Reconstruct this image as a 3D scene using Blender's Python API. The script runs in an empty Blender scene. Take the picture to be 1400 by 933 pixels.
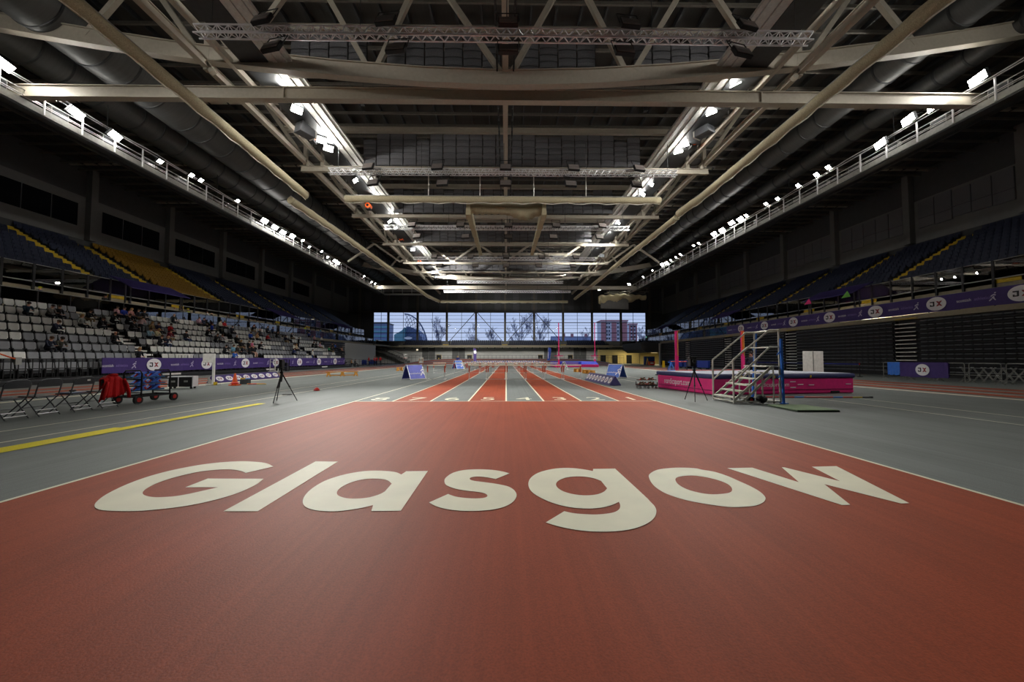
import bpy, bmesh, math, random
from mathutils import Vector, Matrix, Euler, noise
random.seed(7)
PI = math.pi
SC = bpy.context.scene
COL = SC.collection

# ------------------------------------------------------------------ camera
F = 14 / 36 * 1400
CAMZ = 1.395
YAW = math.atan(8.0 / F)
PITCH = math.atan(23.5 / F)
cam_d = bpy.data.cameras.new('camera')
cam_d.lens = 14; cam_d.sensor_width = 36; cam_d.clip_end = 2000; cam_d.clip_start = .05
cam = bpy.data.objects.new('camera', cam_d); COL.objects.link(cam)
cam.location = (0, 0, CAMZ); cam.rotation_euler = (PI / 2 + PITCH, 0, -YAW)
SC.camera = cam
RM = Euler((PI / 2 + PITCH, 0, -YAW)).to_matrix()
C0 = Vector((0, 0, CAMZ))

def ray(px, py): return RM @ Vector(((px - 700) / F, -(py - 466.5) / F, -1))
def gr(px, py, z=0.0):
    d = ray(px, py); return C0 + d * ((z - CAMZ) / d.z)
def atY(px, py, Y):
    d = ray(px, py); return C0 + d * (Y / d.y)
def atX(px, py, X):
    d = ray(px, py); return C0 + d * (X / d.x)
def proj(p):
    q = RM.transposed() @ (Vector(p) - C0)
    return 700 + F * q.x / -q.z, 466.5 - F * q.y / -q.z

ORD = ('first second third fourth fifth sixth seventh eighth ninth tenth eleventh twelfth thirteenth fourteenth '
       'fifteenth sixteenth seventeenth eighteenth nineteenth twentieth twenty-first twenty-second twenty-third '
       'twenty-fourth twenty-fifth twenty-sixth twenty-seventh twenty-eighth twenty-ninth thirtieth').split()

# ------------------------------------------------------------------ materials
def lin(c):
    c = c / 255
    return c / 12.92 if c <= .04045 else ((c + .055) / 1.055) ** 2.4
MATS = {}
def mat(name, rgb, rough=.6, metal=0.0, var=.12, scale=6.0, bump=0.0, spec=.4, stretch=None):
    if name in MATS: return MATS[name]
    m = bpy.data.materials.new(name); m.use_nodes = True
    nt = m.node_tree; b = nt.nodes['Principled BSDF']
    c = [lin(x) for x in rgb]
    tc = nt.nodes.new('ShaderNodeTexCoord'); src = tc.outputs['Object']
    if stretch:
        mp = nt.nodes.new('ShaderNodeMapping'); mp.inputs['Scale'].default_value = stretch
        nt.links.new(src, mp.inputs['Vector']); src = mp.outputs['Vector']
    n = nt.nodes.new('ShaderNodeTexNoise'); n.inputs['Scale'].default_value = scale; n.inputs['Detail'].default_value = 4
    nt.links.new(src, n.inputs['Vector'])
    r = nt.nodes.new('ShaderNodeValToRGB')
    r.color_ramp.elements[0].position = .3; r.color_ramp.elements[1].position = .7
    r.color_ramp.elements[0].color = (*[x * (1 - var) for x in c], 1)
    r.color_ramp.elements[1].color = (*[min(1, x * (1 + var)) for x in c], 1)
    nt.links.new(n.outputs['Fac'], r.inputs['Fac'])
    nt.links.new(r.outputs['Color'], b.inputs['Base Color'])
    b.inputs['Roughness'].default_value = rough; b.inputs['Metallic'].default_value = metal
    b.inputs['Specular IOR Level'].default_value = spec
    if bump:
        bp = nt.nodes.new('ShaderNodeBump'); bp.inputs['Strength'].default_value = bump; bp.inputs['Distance'].default_value = .02
        nt.links.new(n.outputs['Fac'], bp.inputs['Height']); nt.links.new(bp.outputs['Normal'], b.inputs['Normal'])
    MATS[name] = m
    return m
def emit(name, rgb, strength):
    if name in MATS: return MATS[name]
    m = bpy.data.materials.new(name); m.use_nodes = True; nt = m.node_tree
    nt.nodes.remove(nt.nodes['Principled BSDF'])
    e = nt.nodes.new('ShaderNodeEmission'); e.inputs['Color'].default_value = (*[lin(x) for x in rgb], 1); e.inputs['Strength'].default_value = strength
    nt.links.new(e.outputs[0], nt.nodes['Material Output'].inputs['Surface']); MATS[name] = m
    return m
def glass(name, tint, refl):
    m = bpy.data.materials.new(name); m.use_nodes = True; nt = m.node_tree
    nt.nodes.remove(nt.nodes['Principled BSDF'])
    t = nt.nodes.new('ShaderNodeBsdfTransparent'); t.inputs['Color'].default_value = (*tint, 1)
    g = nt.nodes.new('ShaderNodeBsdfGlossy'); g.inputs['Roughness'].default_value = .01
    fr = nt.nodes.new('ShaderNodeLayerWeight'); fr.inputs['Blend'].default_value = refl
    mx = nt.nodes.new('ShaderNodeMixShader')
    nt.links.new(fr.outputs['Fresnel'], mx.inputs[0]); nt.links.new(t.outputs[0], mx.inputs[1]); nt.links.new(g.outputs[0], mx.inputs[2])
    nt.links.new(mx.outputs[0], nt.nodes['Material Output'].inputs['Surface']); MATS[name] = m
    return m

def track_mat(name, rgb, rough=.62, spec=.22):
    """granular rubber surface with faint seams that run along the straight"""
    m = mat(name, rgb, rough=rough, var=.10, scale=1.3, spec=spec, stretch=(1, .35, 1))
    nt = m.node_tree; b = nt.nodes['Principled BSDF']
    tc = nt.nodes.new('ShaderNodeTexCoord')
    fine = nt.nodes.new('ShaderNodeTexNoise'); fine.inputs['Scale'].default_value = 90; fine.inputs['Detail'].default_value = 3
    nt.links.new(tc.outputs['Object'], fine.inputs['Vector'])
    mp = nt.nodes.new('ShaderNodeMapping'); mp.inputs['Scale'].default_value = (9, .04, 1)
    nt.links.new(tc.outputs['Object'], mp.inputs['Vector'])
    st = nt.nodes.new('ShaderNodeTexNoise'); st.inputs['Scale'].default_value = 1.6; st.inputs['Detail'].default_value = 5
    nt.links.new(mp.outputs[0], st.inputs['Vector'])
    base = b.inputs['Base Color'].links[0].from_socket
    mr = nt.nodes.new('ShaderNodeMapRange'); mr.inputs[1].default_value = .3; mr.inputs[2].default_value = .7; mr.inputs[3].default_value = .82; mr.inputs[4].default_value = 1.18
    nt.links.new(fine.outputs['Fac'], mr.inputs[0])
    mr2 = nt.nodes.new('ShaderNodeMapRange'); mr2.inputs[1].default_value = .3; mr2.inputs[2].default_value = .7; mr2.inputs[3].default_value = .9; mr2.inputs[4].default_value = 1.1
    nt.links.new(st.outputs['Fac'], mr2.inputs[0])
    mm = nt.nodes.new('ShaderNodeMath'); mm.operation = 'MULTIPLY'
    nt.links.new(mr.outputs[0], mm.inputs[0]); nt.links.new(mr2.outputs[0], mm.inputs[1])
    vm = nt.nodes.new('ShaderNodeVectorMath'); vm.operation = 'SCALE'
    nt.links.new(base, vm.inputs[0]); nt.links.new(mm.outputs[0], vm.inputs['Scale'])
    nt.links.new(vm.outputs[0], b.inputs['Base Color'])
    bp = nt.nodes.new('ShaderNodeBump'); bp.inputs['Strength'].default_value = .25; bp.inputs['Distance'].default_value = .006
    nt.links.new(fine.outputs['Fac'], bp.inputs['Height']); nt.links.new(bp.outputs[0], b.inputs['Normal'])
    return m

M_GREY = track_mat('grey rubber floor', (112, 117, 115))
M_RED = track_mat('red rubber track', (146, 63, 33))
M_CREAM = mat('cream floor paint', (226, 222, 198), .6, var=.05, scale=2.5)
M_YEL = track_mat('yellow floor paint', (214, 200, 30))
M_WHITE = mat('white paint', (222, 222, 216))
M_STEEL = mat('off white painted steel', (172, 165, 150), .5, var=.06)
M_STEEL2 = mat('pale grey steel', (150, 150, 145), .45, .3)
M_DARK = mat('dark roof deck', (62, 61, 58), .7, stretch=(14, .3, 1), scale=1)
M_DGREY = mat('dark grey metal', (60, 62, 64), .5, .3)
M_BLACK = mat('black plastic', (22, 22, 24), .5)
M_ALU = mat('bright aluminium tube', (232, 232, 234), .35, .2, var=.05)
M_DUCT = mat('galvanised spiral duct', (84, 85, 84), .5, .5, var=.10, scale=1, stretch=(.3, 9, .3))
M_BAFFLE = mat('grey acoustic quilt', (104, 104, 107), .9, bump=.3, scale=20)
M_NET = mat('tan bundled net', (168, 158, 130), .95, bump=.6, scale=25, var=.25)
M_ROPE = mat('white rope', (225, 220, 205), .8)
M_CONC = mat('pale concrete', (150, 142, 122), .85, var=.08)
M_WALL = mat('mid grey wall panel', (112, 112, 110), .8, var=.06, scale=2)
M_WALLD = mat('dark grey wall panel', (70, 71, 72), .8, var=.08, scale=2)
M_WALLW = mat('white blockwork', (205, 205, 200), .85, var=.05)
M_COLUMN = mat('grey brown column steel', (88, 84, 76), .6)
M_NAVY = mat('navy seat plastic', (26, 34, 58), .55, var=.08)
M_YSEAT = mat('mustard seat plastic', (142, 106, 20), .5, var=.08)
M_SEATW = mat('pale grey seat plastic', (206, 206, 200), .45, var=.05)
M_SEATG = mat('mid grey seat plastic', (128, 130, 134), .45, var=.05)
M_PURPLE = mat('purple banner vinyl', (58, 38, 106), .55, var=.1)
M_BLUEB = mat('violet blue banner vinyl', (84, 92, 196), .5, var=.1)
M_BLUE2 = mat('blue banner vinyl', (56, 100, 196), .5, var=.1)
M_LOGOW = mat('white print', (226, 224, 226), .6, var=.04)
M_LOGOK = mat('black print', (30, 28, 36), .6)
M_LOGOR = mat('dark red print', (150, 34, 44), .6)
M_PRINT = mat('grey white print', (190, 186, 205), .6)
M_GLASSB = glass('balustrade glass', (.86, .91, .9), .55)
M_GLASSW = glass('window glass', (.93, .95, .97), .12)
M_LAMP = emit('lit floodlight face', (255, 250, 240), 60)
M_TREAD = mat('silver step nosing', (224, 220, 212), .5, 0.0)
M_BLUEC = mat('bright blue plastic', (46, 110, 205), .45)
M_REDC = mat('red cloth', (196, 14, 18), .85, bump=.3, scale=14)
M_REDP = mat('red plastic', (196, 40, 30), .4)
M_ORANGE = mat('orange plastic', (226, 92, 34), .45)
M_PINK = mat('magenta vinyl', (214, 38, 118), .5, var=.08)
M_PINKP = mat('pink painted post', (226, 38, 120), .45)
M_WOOD = mat('honey wood', (186, 130, 50), .5, stretch=(1, 12, 12), scale=2)
M_HURDLER = mat('red hurdle paint', (176, 72, 44), .45)
M_NUMY = mat('yellow edging', (196, 164, 30), .6)
M_SKIN = mat('skin', (205, 155, 128), .6)
M_YWALL = mat('cream yellow wall', (196, 178, 120), .8)

# ------------------------------------------------------------------ mesh builder
class MB:
    def __init__(s): s.v = []; s.f = []; s.k = []; s.mats = []
    def mi(s, m):
        if m not in s.mats: s.mats.append(m)
        return s.mats.index(m)
    def add(s, vs, fs, m):
        o = len(s.v); k = s.mi(m); s.v += [Vector(x) for x in vs]
        for f in fs: s.f.append([i + o for i in f]); s.k.append(k)
        return s
    def box(s, x0, x1, y0, y1, z0, z1, m):
        vs = [(x, y, z) for z in (z0, z1) for y in (y0, y1) for x in (x0, x1)]
        return s.add(vs, [(0, 2, 3, 1), (4, 5, 7, 6), (0, 1, 5, 4), (2, 6, 7, 3), (0, 4, 6, 2), (1, 3, 7, 5)], m)
    def obox(s, c, size, R, m):
        hx, hy, hz = [a / 2 for a in size]; c = Vector(c)
        vs = [c + R @ Vector((x, y, z)) for z in (-hz, hz) for y in (-hy, hy) for x in (-hx, hx)]
        return s.add(vs, [(0, 2, 3, 1), (4, 5, 7, 6), (0, 1, 5, 4), (2, 6, 7, 3), (0, 4, 6, 2), (1, 3, 7, 5)], m)
    def bar(s, p, q, w, h, m, up=(0, 0, 1)):
        p = Vector(p); q = Vector(q); d = q - p; L = d.length; d.normalize()
        x = d.cross(Vector(up))
        if x.length < 1e-4: x = d.cross(Vector((0, 1, 0)))
        x.normalize(); z = x.cross(d)
        R = Matrix((x, d, z)).transposed()
        return s.obox((p + q) / 2, (w, L, h), R, m)
    def tube(s, p, q, r, m, n=8, r2=None, cap=True):
        p = Vector(p); q = Vector(q); d = (q - p).normalized()
        a = d.orthogonal().normalized(); b = d.cross(a); r2 = r if r2 is None else r2
        vs = []
        for c, rr in ((p, r), (q, r2)):
            vs += [c + (a * math.cos(2 * PI * i / n) + b * math.sin(2 * PI * i / n)) * rr for i in range(n)]
        fs = [(i, (i + 1) % n, n + (i + 1) % n, n + i) for i in range(n)]
        if cap: fs += [tuple(range(n))[::-1], tuple(range(n, 2 * n))]
        return s.add(vs, fs, m)
    def path(s, pts, r, m, n=6, closed=False):
        pts = [Vector(p) for p in pts]; N = len(pts); vs = []; fs = []
        up = None
        for i, p in enumerate(pts):
            t = (pts[(i + 1) % N] if (closed or i < N - 1) else p) - (pts[i - 1] if (closed or i > 0) else p)
            t.normalize()
            if up is None: up = t.orthogonal().normalized()
            a = (up - t * up.dot(t)); a = a.normalized() if a.length > 1e-5 else t.orthogonal().normalized()
            up = a; b = t.cross(a)
            rr = r[i] if isinstance(r, (list, tuple)) else r
            vs += [p + (a * math.cos(2 * PI * j / n) + b * math.sin(2 * PI * j / n)) * rr for j in range(n)]
        for i in range(N if closed else N - 1):
            o = i * n; o2 = ((i + 1) % N) * n
            fs += [(o + j, o + (j + 1) % n, o2 + (j + 1) % n, o2 + j) for j in range(n)]
        if not closed: fs += [tuple(range(n))[::-1], tuple(range((N - 1) * n, N * n))]
        return s.add(vs, fs, m)
    def prism(s, pts, ax, a0, a1, m):
        """extrude a polygon given in the two other axes along axis ax"""
        def P(u, v, w): return {'x': (w, u, v), 'y': (u, w, v), 'z': (u, v, w)}[ax]
        n = len(pts)
        vs = [P(u, v, a0) for u, v in pts] + [P(u, v, a1) for u, v in pts]
        fs = [tuple(range(n))[::-1], tuple(range(n, 2 * n))] + [(i, (i + 1) % n, n + (i + 1) % n, n + i) for i in range(n)]
        return s.add(vs, fs, m)
    def lathe(s, prof, c, m, n=16):
        c = Vector(c); vs = []; fs = []
        for r, z in prof: vs += [c + Vector((r * math.cos(2 * PI * i / n), r * math.sin(2 * PI * i / n), z)) for i in range(n)]
        for k in range(len(prof) - 1):
            fs += [(k * n + i, k * n + (i + 1) % n, (k + 1) * n + (i + 1) % n, (k + 1) * n + i) for i in range(n)]
        fs += [tuple(range(n))[::-1], tuple(range((len(prof) - 1) * n, len(prof) * n))]
        return s.add(vs, fs, m)
    def ball(s, c, r, m, nu=10, nv=7, R=None):
        c = Vector(c); r = (r, r, r) if isinstance(r, (int, float)) else r
        vs = []; fs = []
        for k in range(nv + 1):
            t = PI * k / nv
            for i in range(nu):
                p = Vector((r[0] * math.sin(t) * math.cos(2 * PI * i / nu), r[1] * math.sin(t) * math.sin(2 * PI * i / nu), r[2] * math.cos(t)))
                vs.append(c + (R @ p if R else p))
        for k in range(nv): fs += [(k * nu + i, (k + 1) * nu + i, (k + 1) * nu + (i + 1) % nu, k * nu + (i + 1) % nu) for i in range(nu)]
        return s.add(vs, fs, m)
    def flat(s, pts, Mx, m):
        return s.add([Mx @ Vector((x, y, 0)) for x, y in pts], [tuple(range(len(pts)))], m)
    def ellipse(s, Mx, rx, ry, m, n=28):
        return s.flat([(rx * math.cos(2 * PI * i / n), ry * math.sin(2 * PI * i / n)) for i in range(n)], Mx, m)
    def text(s, body, Mx, size, m, align='CENTER', sx=1.0):
        vs, fs = text_geo(body, align)
        return s.add([Mx @ Vector((x * size * sx, y * size, z)) for x, y, z in vs], fs, m)
    def done(s, name, parent=None, smooth=False, bevel=0, loc=None):
        me = bpy.data.meshes.new(name)
        me.from_pydata([tuple(v) for v in s.v], [], s.f)
        for m in s.mats: me.materials.append(m)
        me.polygons.foreach_set('material_index', s.k)
        if smooth: me.polygons.foreach_set('use_smooth', [True] * len(me.polygons))
        me.update()
        return obj(name, me, parent, bevel, loc)
def obj(name, me, parent=None, bevel=0, loc=None):
    o = bpy.data.objects.new(name, me); COL.objects.link(o)
    if parent: o.parent = parent
    if loc: o.location = loc
    if bevel:
        b = o.modifiers.new('bevel', 'BEVEL'); b.width = bevel; b.segments = 2; b.limit_method = 'ANGLE'
    return o
TG = {}
def text_geo(body, align):
    if (body, align) in TG: return TG[(body, align)]
    cu = bpy.data.curves.new('lettering', 'FONT'); cu.body = body; cu.size = 1; cu.align_x = align; cu.align_y = 'CENTER'; cu.resolution_u = 4
    o = bpy.data.objects.new('lettering', cu); COL.objects.link(o)
    dg = bpy.context.evaluated_depsgraph_get()
    me = bpy.data.meshes.new_from_object(o.evaluated_get(dg))
    r = ([tuple(v.co) for v in me.vertices], [tuple(p.vertices) for p in me.polygons])
    bpy.data.objects.remove(o); bpy.data.curves.remove(cu); bpy.data.meshes.remove(me)
    TG[(body, align)] = r
    return r
def frame(o, x, y):
    x = Vector(x).normalized(); y = Vector(y).normalized(); z = x.cross(y)
    M = Matrix((x, y, z)).transposed().to_4x4(); M.translation = Vector(o)
    return M

def tag(o, label, cat, group=None):
    o['label'] = label; o['category'] = cat
    if group: o['group'] = group
    return o
def thing(name, label, cat, loc=(0, 0, 0), rz=0, group=None):
    o = bpy.data.objects.new(name, None); COL.objects.link(o); o.empty_display_size = .1
    o.location = loc; o.rotation_euler = (0, 0, rz)
    return tag(o, label, cat, group)
def struct(o): o['kind'] = 'structure'; return o
def stuff(o): o['kind'] = 'stuff'; return o
def dup(root, loc, rz=None, label=None, group=None, rot=None):
    r = root.copy(); COL.objects.link(r); r.location = loc
    if rz is not None: r.rotation_euler = (0, 0, rz)
    if rot is not None: r.rotation_euler = rot
    if label: r['label'] = label
    if group: r['group'] = group
    for ch in list(root.children):
        c = ch.copy(); COL.objects.link(c); c.parent = r
        for g in ch.children:
            d = g.copy(); COL.objects.link(d); d.parent = c
    return r
class Proto:
    """first call hands out the original, later calls copies"""
    def __init__(s, root): s.root = root; s.used = False
    def place(s, loc, rz=0, label=None, group=None, rot=None):
        if s.used: return dup(s.root, loc, rz, label, group, rot)
        s.used = True; r = s.root; r.location = loc; r.rotation_euler = rot if rot is not None else (0, 0, rz)
        if label: r['label'] = label
        if group: r['group'] = group
        return r

def runner(mb, Mx, h, m):
    """little striding figure mark made of slanted strokes"""
    for pts in (((.15, .86), (.32, .86), (.36, 1), (.2, 1)), ((-.2, .62), (.1, .8), (.34, .72), (.3, .6), (.1, .66), (-.14, .5)),
                ((-.1, .42), (.16, .58), (.2, .3), (.34, .12), (.24, .06), (.06, .28)), ((-.36, .1), (-.1, .34), (0, .26), (-.28, 0))):
        mb.flat([(x * h, (y - .5) * h) for x, y in pts], Mx, m)
def oval(name, parent, Mx, rx, ry):
    mb = MB(); mb.ellipse(Mx, rx, ry, M_LOGOW)
    T = Mx @ Matrix.Translation((0, 0, .004))
    T2 = T @ Matrix.Translation((-rx * .36, 0, 0)) @ Matrix.Diagonal((rx, ry, 1, 1))        # bold J with a bar on top
    for q in (((-.26, .2), (.2, .2), (.2, .36), (-.26, .36)), ((.04, -.3), (.2, -.3), (.2, .2), (.04, .2)), ((-.26, -.36), (.12, -.36), (.2, -.3), (.1, -.2), (-.26, -.2)), ((-.26, -.2), (-.12, -.2), (-.12, -.08), (-.26, -.08))): mb.flat(q, T2, M_LOGOK)
    T2 = T @ Matrix.Translation((rx * .3, 0, 0)) @ Matrix.Diagonal((rx, ry, 1, 1))          # bold red X between two bars
    for q in (((-.3, -.38), (-.14, -.38), (.3, .38), (.14, .38)), ((.14, -.38), (.3, -.38), (-.14, .38), (-.3, .38)), ((-.24, .18), (.24, .18), (.2, .29), (-.2, .29)), ((-.2, -.29), (.2, -.29), (.24, -.18), (-.24, -.18))): mb.flat(q, T2, M_LOGOR)
    return mb.done(name, parent)
# ================================================================== FLOOR AND TRACK
YS, YE = 12.92, 76.0                       # start line, end of the straight
LW = 1.22; XL = -4 * LW; XR = 4 * LW
CX, CY, RI, RO = .7, 75.0, 16.45, 22.6     # the far bend
mb = MB(); mb.box(-46, 46, -14, 112, -.2, 0, M_GREY); struct(mb.done('floor'))
mb = MB(); mb.box(XL - .03, XR + .03, -14, YS, 0, .004, M_RED)
for k in (0, 2, 4, 6):                      # lanes 1, 3, 5, 7 counted from the right
    x1 = XR - k * LW; mb.box(x1 - LW, x1, YS, YE, 0, .004, M_RED)
for off in (.85, 2.65, 4.45):
    mb.box(CX + RI + off, CX + RI + off + .9, -14, CY, 0, .004, M_RED)
    mb.box(CX - RI - off - .9, CX - RI - off, -14, CY, 0, .004, M_RED)
struct(mb.done('floor_red_lanes'))
mb = MB()
def line(x0, y0, x1, y1, w, m=M_CREAM, z=.007):
    d = Vector((x1 - x0, y1 - y0, 0)).normalized(); n = Vector((-d.y, d.x, 0)) * w / 2
    a = Vector((x0, y0, z)); b = Vector((x1, y1, z))
    mb.add([a - n, a + n, b + n, b - n], [(3, 2, 1, 0)], m)
for k in range(9):
    x = XL + k * LW
    line(x, -14 if k in (0, 8) else YS, x, YE, .055)
line(XL, YS, XR, YS, .06, z=.008)
for x, y0, y1 in ((-9.57, -14, 74), (-8.31, -14, 74), (10.72, -14, 13.6), (12.15, -14, 13.6), (7.6, 19, 74), (9.2, 21, 74)): line(x, y0, x, y1, .055)
for x in (CX + RI, CX - RI): line(x, -14, x, CY, .3)
for off in (1.75, 3.55):
    for s in (-1, 1): line(CX + s * (RI + off), -14, CX + s * (RI + off), CY, .05)
# the yellow run-up line is wider where it was repainted
line(-7.62, -2, -7.62, 8.15, .42, M_YEL, .009); line(-7.56, 8.0, -7.5, 12.4, .26, M_YEL, .01)
struct(mb.done('floor_painted_lines'))
def bank(a): 
    t = max(0, min(1, (math.sin(a) - .05) / .8)); return 1.3 * t * t * (3 - 2 * t)
def bend(name, r0, r1, m, lift, skirt=False):
    mb = MB(); n = 60; vs = []; fs = []
    for i in range(n + 1):
        a = PI * i / n; b = bank(a)
        for r in (r0, r1):
            vs.append((CX + r * math.cos(a), CY + r * math.sin(a), b * (r - RI) / (RO - RI) + lift))
        vs.append((CX + r1 * math.cos(a), CY + r1 * math.sin(a), -.02))
    for i in range(n):
        o = 3 * i; fs.append((o, o + 1, o + 4, o + 3))
        if skirt: fs.append((o + 1, o + 2, o + 5, o + 4))
    mb.add(vs, fs, m); return mb.done(name)
struct(bend('floor_banked_bend', RI, RO, M_GREY, .003, True))
for off in (.85, 2.65, 4.45): struct(bend('floor_bend_red_lane', RI + off, RI + off + .9, M_RED, .02))
struct(bend('floor_bend_kerb_line', RI - .15, RI + .15, M_CREAM, .02))

# ------------------------------------------------------------------ the painted word
def smooth(pts):
    """pts: (x, y) soft points, (x, y, 1) corners -> dense closed outline"""
    n = len(pts); out = []
    corner = [len(p) == 3 for p in pts]; P = [Vector(p[:2]) for p in pts]
    for i in range(n):
        j = (i + 1) % n
        p1, p2 = P[i], P[j]
        p0 = P[i - 1] if not corner[i] else p1 - (p2 - p1) * .5
        p3 = P[(j + 1) % n] if not corner[j] else p2 + (p2 - p1) * .5
        if corner[i] and corner[j]: out.append(p1); continue
        for k in range(5):
            t = k / 5
            out.append(.5 * (2 * p1 + (p2 - p0) * t + (2 * p0 - 5 * p1 + 4 * p2 - p3) * t * t + (3 * p1 - p0 - 3 * p2 + p3) * t ** 3))
    return out
def letter(parent, loops, base):
    bm = bmesh.new(); edges = []
    for L, dx, dy, sc in loops:
        vs = [bm.verts.new(gr(p.x / sc + dx, p.y / sc + dy) + Vector((0, 0, .009)) - base) for p in smooth(L)]
        edges += [bm.edges.new((vs[i], vs[(i + 1) % len(vs)])) for i in range(len(vs))]
    bmesh.ops.triangle_fill(bm, use_beauty=True, use_dissolve=False, edges=edges, normal=(0, 0, 1))
    for f in bm.faces:
        if f.normal.z < 0: f.normal_flip()
    me = bpy.data.meshes.new('letter'); bm.to_mesh(me); bm.free(); me.materials.append(M_CREAM)
    return obj('letter', me, parent)
base = Vector((0, 3.9, 0))
word = thing('painted_word', 'huge cream word Glasgow painted across the red track in front', 'floor lettering', base)
S = 14 / 3
G = [(1185, 183, 1), (1150, 165), (1100, 155), (1000, 149), (900, 152), (780, 163), (650, 183), (500, 215), (360, 255), (230, 305), (120, 360), (65, 400), (43, 430), (55, 452), (100, 464), (200, 469), (320, 468), (450, 458), (600, 440), (750, 412), (900, 372), (1000, 335), (1080, 295), (1122, 261, 1), (765, 260, 1), (622, 316, 1), (832, 316, 1), (700, 346), (620, 363), (540, 375), (450, 380), (400, 377), (365, 368), (350, 355), (358, 338), (385, 318), (440, 290), (520, 262), (620, 235), (720, 215), (820, 204), (890, 201), (945, 205), (985, 214), (1008, 224, 1)]
letter(word, [(G, 120, 600, S)], base)
letter(word, [([(305.3, 700.7, 1), (352.5, 700.7, 1), (462, 632.4, 1), (431.6, 632, 1)], 0, 0, 1)], base)
SA = 1400 / 340
letter(word, [([(762, 186, 1), (640, 188, 1), (612, 206, 1), (580, 193), (520, 186), (440, 185), (360, 193), (270, 212), (180, 243), (110, 285), (70, 325), (57, 360), (70, 388), (110, 405), (170, 414), (250, 415), (330, 406), (400, 393), (453, 380, 1), (443, 414, 1), (610, 412, 1)], 400, 600, SA),
              ([(558, 258, 1), (535, 240), (500, 232), (440, 230), (380, 237), (320, 255), (270, 282), (250, 308), (260, 327), (300, 340), (360, 343), (430, 336), (490, 318), (520, 302, 1)], 400, 600, SA)], base)
letter(word, [([(1222, 200, 1), (1180, 189), (1120, 180), (1040, 177), (960, 182), (900, 198), (862, 225), (855, 248), (868, 268), (910, 285), (970, 297), (1040, 305), (1080, 313), (1097, 325), (1085, 337), (1040, 342), (980, 340), (920, 332), (875, 317, 1), (768, 365, 1), (810, 387), (870, 403), (950, 412), (1030, 413), (1120, 406), (1190, 390), (1240, 362), (1261, 328), (1250, 298), (1215, 275), (1150, 260), (1080, 250), (1020, 242), (998, 233), (1005, 223), (1040, 218), (1090, 222), (1143, 232, 1)], 400, 600, SA)], base)
letter(word, [([(658, 196, 1), (518, 198, 1), (516, 212, 1), (470, 203), (400, 194), (330, 192), (250, 200), (170, 222), (120, 255), (104, 295), (118, 335), (160, 370), (230, 405), (310, 432), (400, 448), (480, 453), (560, 448), (630, 433), (682, 410, 1), (690, 430), (685, 455), (655, 475), (600, 486), (530, 491), (450, 488), (390, 482), (333, 470, 1), (215, 542, 1), (300, 568), (400, 588), (500, 599), (600, 601), (700, 595), (790, 578), (860, 550), (905, 515), (921, 475), (912, 440), (880, 405), (850, 374)], 700, 600, S),
              ([(568, 275, 1), (520, 258), (460, 248), (400, 247), (340, 255), (295, 275), (281, 298), (295, 322), (335, 345), (400, 362), (470, 368), (540, 362), (585, 345), (607, 323, 1)], 700, 600, S)], base)
letter(word, [([(873, 250), (885, 225), (930, 203), (1000, 193), (1080, 190), (1170, 194), (1213, 203), (1293, 217), (1373, 243), (1453, 278), (1523, 310), (1583, 345), (1614, 376), (1616, 395), (1600, 415), (1553, 434), (1483, 441), (1393, 443), (1303, 433), (1230, 422), (1130, 403), (1040, 378), (960, 345), (900, 300)], 700, 600, S),
              ([(1043, 270), (1055, 252), (1100, 243), (1160, 241), (1240, 252), (1320, 272), (1380, 298), (1404, 326), (1393, 348), (1343, 358), (1273, 361), (1200, 352), (1120, 330), (1065, 300)], 700, 600, S)], base)
letter(word, [([(160, 193, 1), (320, 190, 1), (618, 284, 1), (508, 188, 1), (525, 188, 1), (880, 277, 1), (700, 184, 1), (857, 180, 1), (1322, 418, 1), (1268, 420, 1), (780, 296, 1), (945, 428, 1), (890, 430, 1)], 960, 600, S)], base)
word_names = 'G l a s g o w'.split()
for o, c in zip(word.children, word_names): pass
for i in range(8):
    mb = MB(); mb.text(str(i + 1), Matrix.Identity(4) , 1.0, M_CREAM, sx=.9)
    o = mb.done('lane_number'); o.scale = (1.3, 1.3, 1)
    o.location = (XR - (i + .5) * LW, YS + .72, .012)
    tag(o, 'cream number %d painted at the start of the %s lane from the right' % (i + 1, ORD[i]), 'lane number', 'lane numbers along the start line')

# ================================================================== ROOM SHELL
YB = 110.0; ZT = 21.2
mb = MB(); mb.box(-48, 48, -14, YB + 1, ZT, ZT + .3, M_DARK); struct(mb.done('ceiling'))
mb = MB()
for i in range(-30, 31): mb.box(i * 1.42 - .06, i * 1.42 + .06, -14, YB, ZT - .32, ZT, M_DGREY)
struct(mb.done('trim_roof_ribs'))
mb = MB()
for i in range(70):
    y = -4 + i * 1.66; mb.box(-44, 44, y - .06, y + .06, ZT - .5, ZT - .32, mat('dull purlin steel', (104, 100, 92), .6))
struct(mb.done('trim_roof_purlins'))
for s, nm in ((-1, 'left'), (1, 'right')):
    mb = MB(); a, b = sorted((s * 44, s * 44.6))
    mb.box(a, b, -14, YB, 13.7, 18.2, M_WALL); mb.box(a, b, -14, YB, 0, 13.7, M_WALLD); mb.box(a, b, -14, YB, 18.2, ZT, M_WALLD)
    a, b = sorted((s * 36, s * 36.4)); mb.box(a, b, -14, 94, 4.75, 8.6, M_CONC)
    struct(mb.done('wall_' + nm))
    mb = MB()                                   # wall columns and the rail on top of the parapet
    for k in range(12):
        y = 32.28 + 9.72 * (k - 3); x = s * 43.7; mb.box(x - .3, x + .3, y - .35, y + .35, 13.7, ZT, M_WALL)
    struct(mb.done('trim_columns_' + nm))
mb = MB(); mb.box(-46, 46, -14.4, -14, 0, ZT, M_WALLD); struct(mb.done('wall_back'))
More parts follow.
